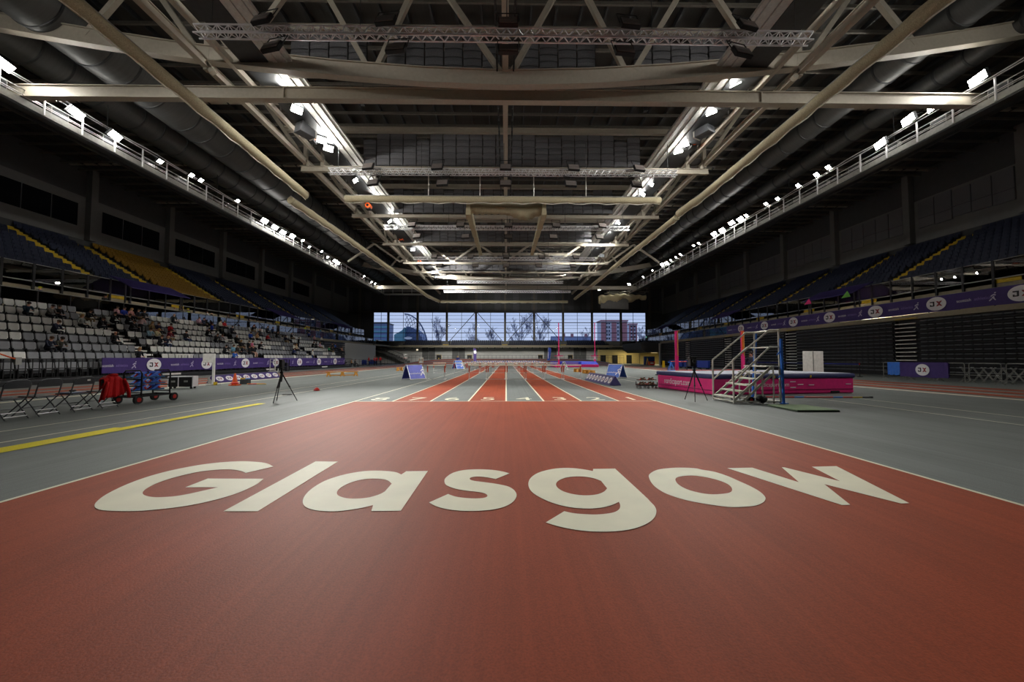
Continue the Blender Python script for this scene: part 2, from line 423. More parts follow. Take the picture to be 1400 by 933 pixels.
# glazed strip of dark boxes on the left, quilted panels on the right parapet
mb = MB()
for k in range(36):
    y = 5 + k * 2.4
    if k % 4 != 3: mb.box(-43.99, -43.93, y, y + 2.28, 15.0, 17.3, mat('dark glazing strip', (22, 24, 28), .15))
struct(mb.done('window_11'))
for k in range(44):
    if k % 6 == 5: continue
    y = 31.5 + (k - 5) * 1.62; mb = MB()
    mb.box(43.84, 43.98, 0, 1.54, 0, 2.9 - .12 * (k % 3), M_BAFFLE); mb.box(43.82, 43.84, 0, 1.54, 1.0, 1.04, M_BLACK)
    o = mb.done('acoustic_quilt', bevel=.04); o.location = (0, y, 15.1 + .06 * (k % 3))
    tag(o, 'grey acoustic quilt on the right parapet wall, %s from the camera' % (ORD[k] if k < 30 else 'thirtieth plus ' + ORD[k - 30]), 'acoustic quilt', 'acoustic quilts on the right wall')

# ------------------------------------------------------------------ far wall
colx = [-.3 + 8.03 * k for k in range(-4, 5)]
WX0, WX1, WZ0, WZ1 = -36.6, 38.9, 6.05, 14.1
mb = MB()
mb.box(-46, WX0, YB, YB + .5, 0, ZT, M_WALLD); mb.box(WX1, 46, YB, YB + .5, 0, ZT, M_WALLD)
mb.box(WX0, WX1, YB, YB + .5, WZ1, ZT, M_WALLD)
mb.box(WX0, WX1, YB, YB + .5, 4.4, WZ0, M_WALL)
mb.box(WX0, WX1, YB, YB + .5, 0, 4.4, M_WALLW)
struct(mb.done('wall_far'))
mb = MB()
for x in colx + [-32.3 - 8.03, 39.9]: mb.box(x - .28, x + .28, YB - .5, YB, 4.7, ZT, M_COLUMN)
mb.box(-44, 44, YB - .3, YB, WZ1, WZ1 + .25, M_COLUMN)
for (xa, za, xb, zb) in ((-15.6, WZ0, -8.5, WZ1), (-8.1, WZ1, -1.0, WZ0), (.4, WZ0, 7.5, WZ1), (8.0, WZ1, 15.2, WZ0)):
    mb.bar((xa, YB - .35, za), (xb, YB - .35, zb), .16, .16, M_DGREY)
struct(mb.done('trim_far_columns'))
for k in range(9):                                          # quilted grey cladding above the glass
    for j in range(5):
        pass
mb = MB()
for k in range(52):
    x = -44 + k * 1.7; mb.box(x, x + 1.6, YB - .12, YB, 14.5, 19.6, M_WALLD if k % 3 else mat('mid dark cladding', (82, 83, 85), .8))
struct(mb.done('wall_far_cladding'))
edges = [WX0] + colx + [WX1]
for n in range(len(edges) - 1):
    a, b = edges[n], edges[n + 1]
    mb = MB(); mb.box(a, b, YB + .2, YB + .23, WZ0, WZ1, M_GLASSW); w = struct(mb.done('window_%d' % (n + 1)))
    mb = MB(); fr = M_DGREY
    for z, t in ((WZ0 + .05, .06), (8.4, .09), (11.25, .09), (WZ1 - .05, .06), (7.2, .03), (9.6, .03), (10.5, .03), (12.2, .03), (13.2, .03)): mb.box(a, b, YB + .08, YB + .19, z - t, z + t, fr)
    m_ = (a + b) / 2
    for x in (a + .05, m_, b - .05): mb.box(x - .05, x + .05, YB + .08, YB + .19, WZ0, WZ1, fr)
    struct(mb.done('window_frame', w))
# doors and dark hatches in the low far wall
for n, px in enumerate((586, 627, 752.5, 793)):
    p = atY(px, 480, YB - .05); mb = MB()
    mb.box(p.x - 1.75, p.x - .04, YB - .12, YB, 1.0, 4.2, M_WALL); mb.box(p.x + .04, p.x + 1.75, YB - .12, YB, 1.0, 4.2, M_WALL)
    struct(mb.done('door_%d' % (n + 1)))
for n, px in enumerate((600, 641.8, 738.7, 779.5)):
    p = atY(px, 488, YB - .05); q = thing('wall_hatch', 'dark wall hatch with yellow sign on pale far wall, %s from the left' % ORD[n], 'hatch', (p.x, YB - .02, 1.0))
    mb = MB(); mb.box(-.62, .62, -.12, 0, 0, 1.25, M_BLACK); mb.done('panel', q)
    mb = MB(); mb.box(-.7, .7, -.1, -.02, 1.25, 1.33, M_NUMY); mb.box(.62, .7, -.1, -.02, 0, 1.25, M_NUMY); mb.done('frame', q)
    mb = MB(); mb.prism([(-.2, .1), (.2, .1), (0, .6)], 'y', -.15, -.12, M_NUMY); mb.done('warning_sign', q)
# far balcony
mb = MB()
mb.box(-38, 38, 106.5, YB, 4.3, 4.6, M_CONC); mb.box(-28.5, 28.5, 105.8, 106.6, 4.25, 4.85, M_CONC)
struct(mb.done('floor_far_balcony'))
mb = MB()
for x in range(-27, 28, 2): mb.box(x - .12, x + .12, 105.9, 106.5, 3.95, 4.25, M_DGREY)
struct(mb.done('trim_balcony_brackets'))
for px in (610, 690, 769.5):
    p = atY(px, 470, 107.5)
    mb = MB(); mb.box(-.85, .85, 0, 1.6, 0, 1.25, M_WALL); mb.box(-.75, .75, -.05, 0, .05, .45, M_NUMY)
    o = mb.done('balcony_pier'); o.location = (p.x, 106.7, 4.6); struct(o)

# ================================================================== OUTSIDE
mb = MB(); mb.box(-400, 400, YB + 2, 700, -.4, -.3, mat('dull winter ground', (70, 78, 66), .95)); struct(mb.done('terrain_outside'))
W = bpy.data.worlds.new('dusk sky'); SC.world = W; W.use_nodes = True; nt = W.node_tree
bg = nt.nodes['Background']; tc = nt.nodes.new('ShaderNodeTexCoord'); sp = nt.nodes.new('ShaderNodeSeparateXYZ')
rp = nt.nodes.new('ShaderNodeValToRGB'); nz = nt.nodes.new('ShaderNodeTexNoise'); nz.inputs['Scale'].default_value = 5
ad = nt.nodes.new('ShaderNodeMath'); ad.operation = 'MULTIPLY_ADD'; ad.inputs[1].default_value = .12
nt.links.new(tc.outputs['Generated'], sp.inputs[0]); nt.links.new(tc.outputs['Generated'], nz.inputs['Vector'])
nt.links.new(nz.outputs['Fac'], ad.inputs[0]); nt.links.new(sp.outputs['Z'], ad.inputs[2]); nt.links.new(ad.outputs[0], rp.inputs['Fac'])
rp.color_ramp.elements[0].position = .03; rp.color_ramp.elements[0].color = (.66, .74, .95, 1)
rp.color_ramp.elements[1].position = .3; rp.color_ramp.elements[1].color = (.40, .53, .88, 1)
nt.links.new(rp.outputs[0], bg.inputs['Color']); bg.inputs['Strength'].default_value = .95

M_TEAL = mat('teal glass cladding', (106, 156, 168), .5, 0)
M_BDARK = mat('blue grey cladding', (110, 126, 160), .5)
M_TRUSSO = mat('dark tube frame', (80, 100, 134), .6)
b_ = thing('stadium_building', 'curved teal glass stadium with domed lattice roof seen through the far windows', 'building', (-64, 240, 0))
# px 538..586 wide at Y=240
xa = atY(540, 450, 240).x; xb = atY(586, 450, 240).x; xm = atY(553, 450, 240).x
mb = MB(); mb.prism([(xa - .5 + 64, 0), (xm + 64, 0), (xm + 64, 20), (xa + 4 + 64, 18), (xa - .5 + 64, 15.5)], 'y', 0, 20, M_TEAL); mb.done('glass_block', b_)
mb = MB(); pr = [(xm + 64 + (xb - xm) * math.sin(PI / 2 * k / 10), 4 + 24 * math.cos(PI / 2 * k / 10)) for k in range(11)]
mb.prism([(xm + 64, 0)] + [(xm + 64 + (a_ - xm - 64) * .8, 3 + (c2 - 3) * .72) for a_, c2 in pr] + [(xm + 64 + (xb - xm) * .8, 0)], 'y', 5, 22, M_BDARK); mb.done('curved_hall', b_)
mb = MB()
for k in range(10): mb.bar((pr[k][0], -.5, pr[k][1]), (pr[k + 1][0], -.5, pr[k + 1][1]), .7, .7, M_TRUSSO)
for k in range(11):
    for j in range(1, 8):
        r0, r1 = j / 8, (j + 1) / 8
        def q(k, r): return (xm + 64 + (pr[k][0] - xm - 64) * r, 1.5, 3 + (pr[k][1] - 3) * r)
        if k < 10: mb.bar(q(k, r0), q(k + 1, r1), .22, .22, M_TRUSSO); mb.bar(q(k, r1), q(k + 1, r0), .22, .22, M_TRUSSO)
mb.done('lattice_roof', b_)
mb = MB(); mb.ellipse(frame((xa + 8 + 64, -.1, 13.5), (1, 0, 0), (0, 0, 1)), 2.4, .8, M_LOGOW); mb.done('round_emblem', b_)
p = atY(518, 445, 260); c_ = thing('office_block', 'blue grey office block behind the leftmost far window', 'building', (p.x, 260, 0))
mb = MB(); mb.box(-6.5, 5.5, 0, 14, 0, 24, M_BDARK); mb.done('wall', c_)
mb = MB()
for k in range(7): mb.box(-6.2, 5.2, -.15, 0, 3 + 3 * k, 4.4 + 3 * k, M_TEAL)
mb.done('window_bands', c_); mb = MB(); mb.box(-6.8, 5.8, -.4, 14.4, 24, 24.6, M_DGREY); mb.done('roof', c_)
M_TB = mat('tower block render', (214, 214, 224), .8); M_TR = mat('tower block red brick', (176, 120, 124), .85)
def tower(px0, px1, ytop, Y, label):
    a = atY(px0, ytop, Y); b = atY(px1, ytop, Y); w = b.x - a.x; h = a.z
    t = thing('tower_block', label, 'building', ((a.x + b.x) / 2, Y, 0))
    mb = MB(); mb.box(-w / 2, w / 2, 0, 14, 0, h, M_TB); mb.done('wall', t)
    for k, x in enumerate((-.42, -.02, .38)):
        mb = MB(); mb.box(w * (x - .09), w * (x + .09), -.5, 0, 0, h * .98, M_TR); mb.done('brick_bay', t)
    nfl = int(h / 2.9)
    mb = MB()
    for f in range(nfl):
        for x in (-.29, -.2, .13, .22): mb.box(w * x - .7, w * x + .7, -.12, 0, 1 + 2.9 * f, 2.4 + 2.9 * f, mat('dark flat window', (58, 66, 84), .3))
    stuff(mb.done('flat_windows', t)); mb = MB(); mb.box(-w / 2 - .4, w / 2 + .4, -.6, 14.4, h, h + .9, M_TR); mb.done('roof', t)
tower(822, 858, 439.5, 300, 'tall red and white tower block behind the right-hand far windows')
tower(860, 871, 444, 330, 'narrower red and white tower block beside the tall one')
p = atY(780, 466, 210); h_ = thing('row_of_houses', 'dark roofed houses low behind the far windows right of centre', 'building', (p.x, 210, 0))
mb = MB(); mb.box(-9, 11, 0, 8, 0, 9.5, mat('brown house wall', (130, 126, 136), .9)); mb.done('wall', h_)
mb = MB(); mb.prism([(-1, 9.5), (9, 9.5), (4, 13.2)], 'x', -10, 12, mat('slate roof', (122, 130, 156), .8)); mb.done('roof', h_)
for x in (-3, 1.5, 9):
    mb = MB(); mb.box(x - .7, x + .7, 3.4, 4.6, 12.4, 14.6, M_TR); mb.done('chimney', h_)
M_BARK = mat('bare winter branches', (132, 136, 162), .9)
def tree(px, ytop, Y, seed, label):
    rnd = random.Random(seed); p = atY(px, ytop, Y); h = p.z
    t = thing('bare_tree', label, 'tree', (p.x, Y, -.3))
    tr = MB(); cr = MB()
    def grow(mb_, a, d, L, r, lev):
        b = a + d * L; (tr if lev == 0 else cr).tube(a, b, r, M_BARK, 5, r * .6, False)
        if lev >= 5 or L < .7: return
        for _ in range(9 if lev == 0 else 4):
            s = rnd.uniform(.3, 1); az = rnd.uniform(0, 2 * PI); sp_ = rnd.uniform(.35, .8)
            nd = (d + Vector((math.cos(az), math.sin(az), rnd.uniform(.2, .6))) * sp_).normalized()
            grow(cr, a + (b - a) * s, nd, L * rnd.uniform(.4, .6), max(r * .45, .03), lev + 1)
    grow(tr, Vector((0, 0, 0)), Vector((0, 0, 1)), h * .66, h * .012, 0)
    tr.done('trunk', t); cr.done('branches', t)
tree(600, 436, 190, 1, 'bare tree right of the domed stadium outside the far windows')
tree(644, 448, 190, 2, 'low bare tree outside the window left of the left-hand brace')
tree(709, 434, 170, 3, 'tall bare tree outside, just right of the centre column')
tree(737, 432, 175, 4, 'tall bare tree outside behind the right diagonal brace')
tree(673, 450, 200, 5, 'small bare tree outside, left of the centre column')
tree(800, 456, 205, 6, 'small bare tree outside beside the dark roofed houses')
tree(877, 446, 190, 8, 'bare tree outside at the right end of the far windows')
mb = MB()
rnd = random.Random(3)
for k in range(90):
    x = -95 + k * 2.2; mb.ball((x, 246 + rnd.uniform(-4, 8), 3), (3, 3, rnd.uniform(4, 7)), M_BARK, 6, 4)
o = mb.done('scrub_hedge'); tag(o, 'low hazy scrub along the bottom of the far windows', 'scrub'); stuff(o)
# ================================================================== ROOF STEEL
def Z(r): return r + CAMZ
def ibeam(mb, p, q, w, h, m=None):
    m = m or M_STEEL
    mb.bar(p, q, w * .55, h, m); p = Vector(p); q = Vector(q); u = Vector((0, 0, h / 2))
    mb.bar(p + u, q + u, w, .05, m); mb.bar(p - u, q - u, w, .05, m)
def roof_truss(Y, kind, n):
    t = thing('roof_truss', 'pale steel roof truss spanning the hall, %s from the camera%s' % (ORD[n], ', its bottom chord bowed' if kind == 'arch' else ''), 'roof truss', (0, Y, Z(14.4)), 0, 'roof trusses')
    mb = MB()
    if kind == 'arch':
        xs = [-34 + 4.25 * i for i in range(17)]
        zz = lambda x: 2.6 * (abs(x) / 25) ** 1.7
        for a, b in zip(xs, xs[1:]): ibeam(mb, (a, 0, zz(a)), (b, 0, zz(b)), .42, .78)
    else: ibeam(mb, (-15.6, 0, 0), (15.6, 0, 0), .3, .36 if n < 2 else .26)
    mb.done('bottom_chord', t)
    for s in (-1, 1):
        if kind != 'arch': mb = MB(); ibeam(mb, (s * 15.2, 0, 5.3), (s * 44, 0, 5.3), .26, .34); mb.done('side_chord', t)
    mb = MB()
    if kind == 'arch':
        mb.bar((-11.5, .55, 3.1), (11.5, .55, 3.1), .25, .3, M_STEEL); mb.bar((-11.5, .55, .6), (11.5, .55, .6), .25, .3, M_STEEL)
    else: ibeam(mb, (-17, 0, 3.1), (17, 0, 3.1), .28, .34)
    mb.done('top_chord', t)
    br = []
    if kind == 'arch':
        b = [-13.8, -6.9, 0, 6.4, 13.4]; a = [-17.5, -10.3, -4.2, 3.4, 10, 17]
        for x in b:
            l = max(v for v in a if v < x); r = min(v for v in a if v > x)
            br += [((x - .25, 0, zz(x) + .3), (l, 0, 6.2)), ((x + .25, 0, zz(x) + .3), (r, 0, 6.2))]
    elif kind == 'zig':
        for i in range(-3, 3):
            x = i * 7.9 + 3.7
            br += [((x, 0, 2.95), (x - 3.9, 0, .2)), ((x, 0, 2.95), (x + 3.9, 0, .2))]
    else:
        br += [((x, 0, .15), (x, 0, 3)) for x in (-14, 14)]
    for s in (-1, 1):
        br += [((s * 15, 0, .2), (s * 18.5, 0, 5.2)), ((s * 15.3, 0, .3), (s * 15.3, 0, 5.2))]
        if kind == 'arch': br += [((s * 21.5, 0, 2.1), (s * 18.5, 0, 6))]
    for p, q in br:
        mb = MB(); mb.bar(p, q, .26, .26, M_STEEL, up=(0, 1, 0)); mb.done('web_brace', t)
for n, (Y, k) in enumerate(((20, 'arch'), (30, 'flat'), (40, 'flat'), (50, 'flat'), (60, 'zig'), (66.5, 'flat'), (73, 'arch'))): roof_truss(Y, k, n)
mb = MB(); ibeam(mb, (-27, 0, 0), (27, 0, 0), .42, .62)
for x in (1.6, -12, 14): mb.box(x - .03, x + .03, -.22, .22, -.3, .3, M_STEEL)
o = mb.done('tie_beam'); o.location = (0, 21.2, Z(14.3)); tag(o, 'straight pale tie beam across the hall just below the nearest bowed truss', 'roof beam')
o = dup(o, (0, 78, Z(13.9)), label='straight pale tie beam across the far end of the roof')
for s in (-1, 1):
    mb = MB(); ibeam(mb, (0, -6, 0), (0, 92, 0), .3, .36); o = mb.done('longitudinal_beam'); o.location = (s * 15.3, 0, Z(15.0))
    tag(o, 'pale steel beam running the length of the roof outside the %s inner catwalk' % ('left' if s < 0 else 'right'), 'roof beam')
t = thing('spine_beam', 'pale centre spine beam running the length of the roof with drooping cables', 'roof beam', (-.05, 0, Z(14.95)))
mb = MB(); ibeam(mb, (0, -4, 0), (0, 92, 0), .3, .3); mb.done('beam', t)
for x in (-.42, .42):
    mb = MB(); mb.path([(x, y / 4, -.1 - .16 * abs(math.sin(y / 4 * PI / 1.1))) for y in range(10, 360)], .055, M_BLACK, 5); mb.done('drooping_cable', t)

# quilted acoustic baffles hanging in the trusses
bp = {}
def baffle(h):
    mb = MB(); n = 8; L = 5
    for j in range(L):
        z0, z1 = h * j / L, h * (j + 1) / L
        vs = []; 
        for i in range(n + 1):
            x = -.47 + .94 * i / n; arc = .05 * (1 - (2 * i / n - 1) ** 2)
            for f in (0, .5, 1): vs.append((x, -.04 - .05 * math.sin(PI * f) , z0 + (z1 - z0) * f + arc))
            vs.append((x, .04, z0 + arc)); vs.append((x, .04, z1 + arc))
        fs = []
        for i in range(n):
            o = 5 * i; p = 5 * (i + 1)
            fs += [(o, p, p + 1, o + 1), (o + 1, p + 1, p + 2, o + 2), (o + 3, o + 4, p + 4, p + 3), (o, o + 3, p + 3, p), (o + 2, p + 2, p + 4, o + 4)]
        mb.add(vs, fs, M_BAFFLE)
        mb.path([(-.46 + .92 * i / n, -.1, z0 + .05 * (1 - (2 * i / n - 1) ** 2)) for i in range(n + 1)], .013, M_DGREY, 4)
    mb.box(.475, .5, -.05, .05, 0, h + .1, M_BLACK)
    return mb.done('acoustic_baffle')
rnd = random.Random(5); first = {}
for Y, z0, h, x0, x1, gaps in ((20.75, 15.15, 2.3, -11, 11.5, (-7, 0, 6)), (30.2, 14.8, 2.5, -10.5, 10.6, ()), (40.2, 14.8, 2.5, -11, 11, ()), (50.2, 14.8, 2.5, -11, 11, ()), (66.7, 14.8, 2.5, -11, 11, ())):
    x = x0; k = 0
    while x < x1:
        if not any(abs(x - g) < .8 for g in gaps):
            hh = h * rnd.choice((1, 1, .92, .8)); key = round(hh, 2)
            lab = 'grey quilted baffle, %s row from the camera, %s from its left end' % (ORD[[20.75, 30.2, 40.2, 50.2, 66.7].index(Y)], ORD[k])
            if key not in first:
                o = first[key] = baffle(hh); o.location = (x, Y, Z(z0)); tag(o, lab, 'acoustic baffle', 'acoustic baffles in the roof')
            else: dup(first[key], (x, Y, Z(z0)), 0, lab)
            k += 1
        x += 1.02

# ------------------------------------------------------------------ spiral ducts
for s, X, zr, r, nm in ((-1, 27.3, 17.75, 1.12, 'lower dark spiral duct on the left, over the lit catwalk'), (-1, 23.6, 17.95, 1.42, 'upper and fatter dark spiral duct on the left'),
                        (1, 27.3, 17.7, .62, 'lower dark spiral duct on the right, over the lit catwalk'), (1, 23.7, 18.0, .82, 'upper dark spiral duct on the right with a long highlight')):
    t = thing('ventilation_duct', nm, 'duct', (s * X, 0, Z(zr)))
    mb = MB(); vs = []; n = 28; ys = [-6 + .11 * i for i in range(int(92 / .11))]
    mb.tube((0, -6, 0), (0, 86, 0), r, M_DUCT, 36); mb.done('duct_pipe', t, smooth=False)
    t.children[0].data.polygons.foreach_set('use_smooth', [len(p.vertices) == 4 for p in t.children[0].data.polygons])
    ring = None
    for i in range(42):
        if ring is None:
            mb = MB(); n = 32; prof = [(r, -.07), (r + .045, -.05), (r + .045, .05), (r, .07)]
            vs = [(rr * math.cos(2 * PI * i / n), y, rr * math.sin(2 * PI * i / n)) for rr, y in prof for i in range(n)]
            fs = [(k * n + i, k * n + (i + 1) % n, (k + 1) * n + (i + 1) % n, (k + 1) * n + i) for k in range(3) for i in range(n)]
            mb.add(vs, fs, M_DGREY); ring = mb.done('flange', t)
        else:
            ring = ring.copy(); COL.objects.link(ring)
        ring.location = (0, -4 + i * 2.14 + (.5 if i % 3 == 0 else 0), 0)

# ------------------------------------------------------------------ catwalks
def catwalk_outer(s, label):
    t = thing('outer_catwalk', label, 'catwalk', (s * 26.3, 0, Z(13.7)))
    i = -s                                      # towards the arena
    mb = MB(); mb.box(-.5, .5, -2, 84, -.12, 0, M_DGREY); mb.box(-.5, -.42, -2, 84, -.3, -.12, M_DGREY); mb.box(.42, .5, -2, 84, -.3, -.12, M_DGREY); mb.done('deck', t)
    mb = MB(); x = i * .5; mb.box(min(x, x + i * .04), max(x, x + i * .04), -2, 84, -.2, .16, M_STEEL2); mb.done('kick_plate', t)
    mb = MB()
    for z, rr in ((1.12, .032), (.62, .022), (.36, .022), (.27, .02)): mb.tube((i * .55, -2, z), (i * .55, 84, z), rr, M_ALU, 6)
    mb.done('handrail', t)
    post = None
    for k in range(43):
        if post is None:
            mb = MB(); mb.box(i * .55 - .035, i * .55 + .035, -.035, .035, -.15, 1.14, M_ALU); post = mb.done('handrail_post', t)
        else: post = post.copy(); COL.objects.link(post)
        post.location = (0, -2 + 2 * k, 0)
    box = None
    for k in range(26):
        if box is None:
            mb = MB(); mb.box(-.12, .12, -.45, .45, 0, .62, M_STEEL2); mb.box(i * .12 - .01, i * .12 + .01, -.4, .4, .05, .57, M_DGREY); box = mb.done('control_box', t)
        else: box = box.copy(); COL.objects.link(box)
        box.location = (i * .3, 8.4 + 2.9 * k, .05)
    mb = MB(); mb.path([(i * .7, y, 1.25 - .12 * abs(math.sin(y * .55))) for y in range(10, 84)], .03, M_ALU, 5); mb.done('looped_cable', t)
    hang = None
    for k in range(9):
        mb = MB(); mb.tube((0, 6 + 10 * k, 0), (0, 6 + 10 * k, 3.0), .03, M_DGREY, 6); mb.done('hanger', t)
    return t
catwalk_outer(-1, 'lit catwalk with handrail hung along the left side above the stand')
catwalk_outer(1, 'lit catwalk with handrail hung along the right side above the stand')
t = thing('cross_catwalk', 'short catwalk crossing at the far end of the left ducts', 'catwalk', (0, 84.8, Z(13.7)))
mb = MB(); mb.box(-26, -18, -.6, .6, -.2, 0, M_STEEL2); mb.done('deck', t)
mb = MB()
for z in (.55, 1.1): mb.tube((-26, -.6, z), (-18, -.6, z), .03, M_ALU, 6)
for x in range(-26, -17, 2): mb.tube((x, -.6, 0), (x, -.6, 1.1), .03, M_ALU, 6)
mb.done('handrail', t)
def catwalk_inner(s, label):
    t = thing('inner_catwalk', label, 'catwalk', (s * 12.6, 0, Z(15.2)))
    i = -s
    mb = MB()
    for k in range(5): mb.box(i * 1.05 - .62 + k * .25, i * 1.05 - .62 + k * .25 + .22, 0, 76, -.05 - .05 * (k % 2), .1, mat('pale tray steel', (206, 206, 200), .45, .1))
    mb.done('cable_tray', t)
    mb = MB(); mb.box(-.45, .95, 0, 76, -.1, 0, M_DGREY) if s > 0 else mb.box(-.95, .45, 0, 76, -.1, 0, M_DGREY); mb.done('deck', t)
    mb = MB(); mb.bar((s * 1.45, 0, -.1), (s * 1.45, 76, -.1), .22, .3, M_STEEL); mb.done('edge_beam', t)
    mb = MB()
    for z in (.5, 1.1): mb.tube((s * 1.25, 0, z), (s * 1.25, 76, z), .028, M_STEEL2, 6); mb.tube((-s * .45, 0, z), (-s * .45, 76, z), .022, M_STEEL2, 6)
    mb.done('handrail', t)
    post = None
    for k in range(39):
        if post is None:
            mb = MB(); mb.box(-.03, .03, -.03, .03, -.05, 1.12, M_STEEL2); post = mb.done('handrail_post', t)
        else: post = post.copy(); COL.objects.link(post)
        post.location = (s * 1.25, 2 * k, 0)
        post = post.copy(); COL.objects.link(post); post.location = (-s * .45, 2 * k, 0)
    mb = MB(); 
    for x in (s * .2, s * .5): mb.tube((x, 0, .9), (x, 76, .9), .05, M_DGREY, 6)
    mb.done('conduit', t)
catwalk_inner(-1, 'inner roof catwalk left of the centre spine, with a pale tray')
catwalk_inner(1, 'inner roof catwalk right of the centre spine, with a pale tray')

# ------------------------------------------------------------------ aluminium lighting trusses
def box_truss(Y, py, x0, x1, n, heads):
    c = atY(690, py, Y); a = atY(x0, py, Y).x; b = atY(x1, py, Y).x; h = .16
    t = thing('lighting_truss', 'silver lattice lighting truss hung across the hall, %s from the camera' % ORD[n], 'lighting truss', (0, Y, c.z), 0, 'lighting trusses')
    for sy in (-h, h):
        for sz in (-h, h):
            mb = MB(); mb.tube((a, sy, sz), (b, sy, sz), .033, M_ALU, 8); mb.done('chord', t)
    mb = MB(); N = int((b - a) / .44); d = (b - a) / N
    for i in range(N):
        x = a + i * d; e = x + d / 2; f = x + d
        for (y0, z0, y1, z1) in ((-h, h, -h, -h), (-h, -h, h, -h), (h, h, h, -h), (-h, h, h, h)):
            mb.tube((x, y0, z0), (e, y1, z1), .02, M_ALU, 5, cap=False); mb.tube((e, y1, z1), (f, y0, z0), .02, M_ALU, 5, cap=False)
    mb.done('lacing', t)
    rodn = max(2, int((b - a) / 5.5))
    for i in range(rodn + 1):
        x = a + .6 + (b - a - 1.2) * i / rodn
        mb = MB(); mb.tube((x, 0, h), (x, 0, Z(14.4) - c.z + (0 if n else 4)), .018, M_DGREY, 5); mb.done('suspension_rod', t)
    for i in range(5):
        x = a + (b - a) * (.12 + .19 * i); mb = MB(); mb.box(x - .7, x + .7, -.12, .12, h + .03, h + .1, M_STEEL2); mb.done('power_strip', t)
    return t, c
def head_proto():
    t = thing('truss_floodlight', '', 'floodlight', (0, 0, 0))
    mb = MB(); mb.box(-.38, .38, -.08, .08, -.5, -.02, M_BLACK); mb.done('housing', t, bevel=.02)
    for z0, z1 in ((-.27, -.06), (-.47, -.29)):
        mb = MB(); mb.box(-.34, .34, -.1, -.075, z0, z1, mat('unlit lens', (120, 112, 108), .3)); mb.done('lens', t)
    mb = MB(); mb.tube((-.41, 0, -.2), (-.41, 0, .42), .02, M_BLACK, 6); mb.tube((.41, 0, -.2), (.41, 0, .42), .02, M_BLACK, 6); mb.tube((-.41, 0, .42), (.41, 0, .42), .02, M_BLACK, 6); mb.done('yoke', t)
    return t
HP = None
for n, (Y, py, x0, x1) in enumerate(((15.1, 48, 268, 1108), (26.1, 236, 450, 925), (37.3, 312, 525, 860), (48.8, 354, 565, 815), (63.8, 386, 625, 770), (72.9, 399, 607, 780))):
    t, c = box_truss(Y, py, x0, x1, n, 5)
    if n > 3: continue
    wid = x1 - x0
    for k, fx in enumerate((.12, .315, .508, .70, .885)):
        for lo in (0, 1):
            p = atY(x0 + wid * fx + (14 if lo and k < 2 else -8 if lo and k > 2 else 0) * (420 / 840 if n else 1), py, Y)
            lab = 'unlit black floodlight %s the %s lighting truss, %s from its left end' % ('slung below' if lo else 'clamped on', ORD[n], ORD[k])
            loc = (p.x, Y - .34, c.z - .30 - .42 if lo else c.z + .36); rot = (-.45, 0, .12 * (k - 2))
            if HP is None: HP = Proto(head_proto())
            HP.place(loc, 0, lab, 'unlit floodlights on the lighting trusses', rot)

# ------------------------------------------------------------------ rolled nets on rails
def net_bundle(name, label, pts, w, h, seed, rope=True, cat='net'):
    rnd = random.Random(seed); P = [Vector(p) for p in pts]; t = thing(name, label, cat, P[0])
    dense = []
    for a, b in zip(P, P[1:]):
        n = max(2, int((b - a).length / .6)); dense += [a + (b - a) * i / n for i in range(n)]
    dense.append(P[-1]); mb = MB(); vs = []; n = 10
    for k, p in enumerate(dense):
        d = (dense[min(k + 1, len(dense) - 1)] - dense[max(k - 1, 0)]).normalized(); sx = d.cross(Vector((0, 0, 1))).normalized()
        wv = 1 + .25 * noise.noise(p * .9 + Vector((seed, 0, 0)))
        for i in range(n):
            a = 2 * PI * i / n; r_ = wv * (1 + .12 * noise.noise(p * 2 + Vector((i, seed, 0))))
            vs.append(p - P[0] + sx * math.cos(a) * w / 2 * r_ + Vector((0, 0, math.sin(a) * h / 2 * r_ - h / 2)))
    fs = [(k * n + i, k * n + (i + 1) % n, (k + 1) * n + (i + 1) % n, (k + 1) * n + i) for k in range(len(dense) - 1) for i in range(n)]
    fs += [tuple(range(n)), tuple(range((len(dense) - 1) * n, len(dense) * n))]
    mb.add(vs, fs, M_NET); mb.done('bundled_net', t, smooth=True)
    mb = MB(); mb.path([p - P[0] + Vector((0, 0, .04)) for p in P], .035, M_STEEL2, 6); mb.done('rail', t)
    if rope:
        mb = MB(); mb.path([p - P[0] + Vector((0, 0, -h - .04 - .06 * math.sin(i * 1.7))) for i, p in enumerate(dense)], .03, M_ROPE, 5); mb.done('rope', t)
    return t
zn = Z(12.9)
net_bundle('rolled_net', 'tan rolled net along the near left of the roof, ending short of the middle', [(-15.2, -1, zn), (-15.3, 14, zn), (-15.5, 30.5, zn)], .55, .6, 1)
net_bundle('rolled_net', 'tan rolled net along the far left of the roof, bending in at its end', [(-17.2, 31.5, zn), (-16.8, 40, zn), (-16.3, 60, zn), (-16.0, 80, zn), (-14.9, 88, zn)], .6, .6, 2)
net_bundle('rolled_net', 'tan rolled net along the near right of the roof, ending short of the middle', [(15.2, -1, zn), (15.3, 14, zn), (15.3, 30.5, zn), (15.0, 34, zn)], .5, .6, 3)
net_bundle('rolled_net', 'tan rolled net along the far right of the roof, bending in at its end', [(15.3, 35, zn), (15.0, 50, zn), (14.9, 70, zn), (14.6, 84, zn)], .55, .55, 4)
net_bundle('rolled_net', 'cream rolled net hanging from the rail across the middle of the roof', [(-12.8, 31.3, zn), (-6, 31.3, zn), (0, 31.3, zn), (12.4, 31.3, zn)], .4, .5, 5)
net_bundle('rolled_net', 'tan rolled net across the far end of the hall above the windows', [(-14.6, 88.6, zn), (0, 88.6, zn), (13.8, 88.6, zn)], .5, .5, 6)
t = thing('net_rods', 'white rods hanging down to the net rail across the middle of the roof', 'rods', (0, 31.3, zn))
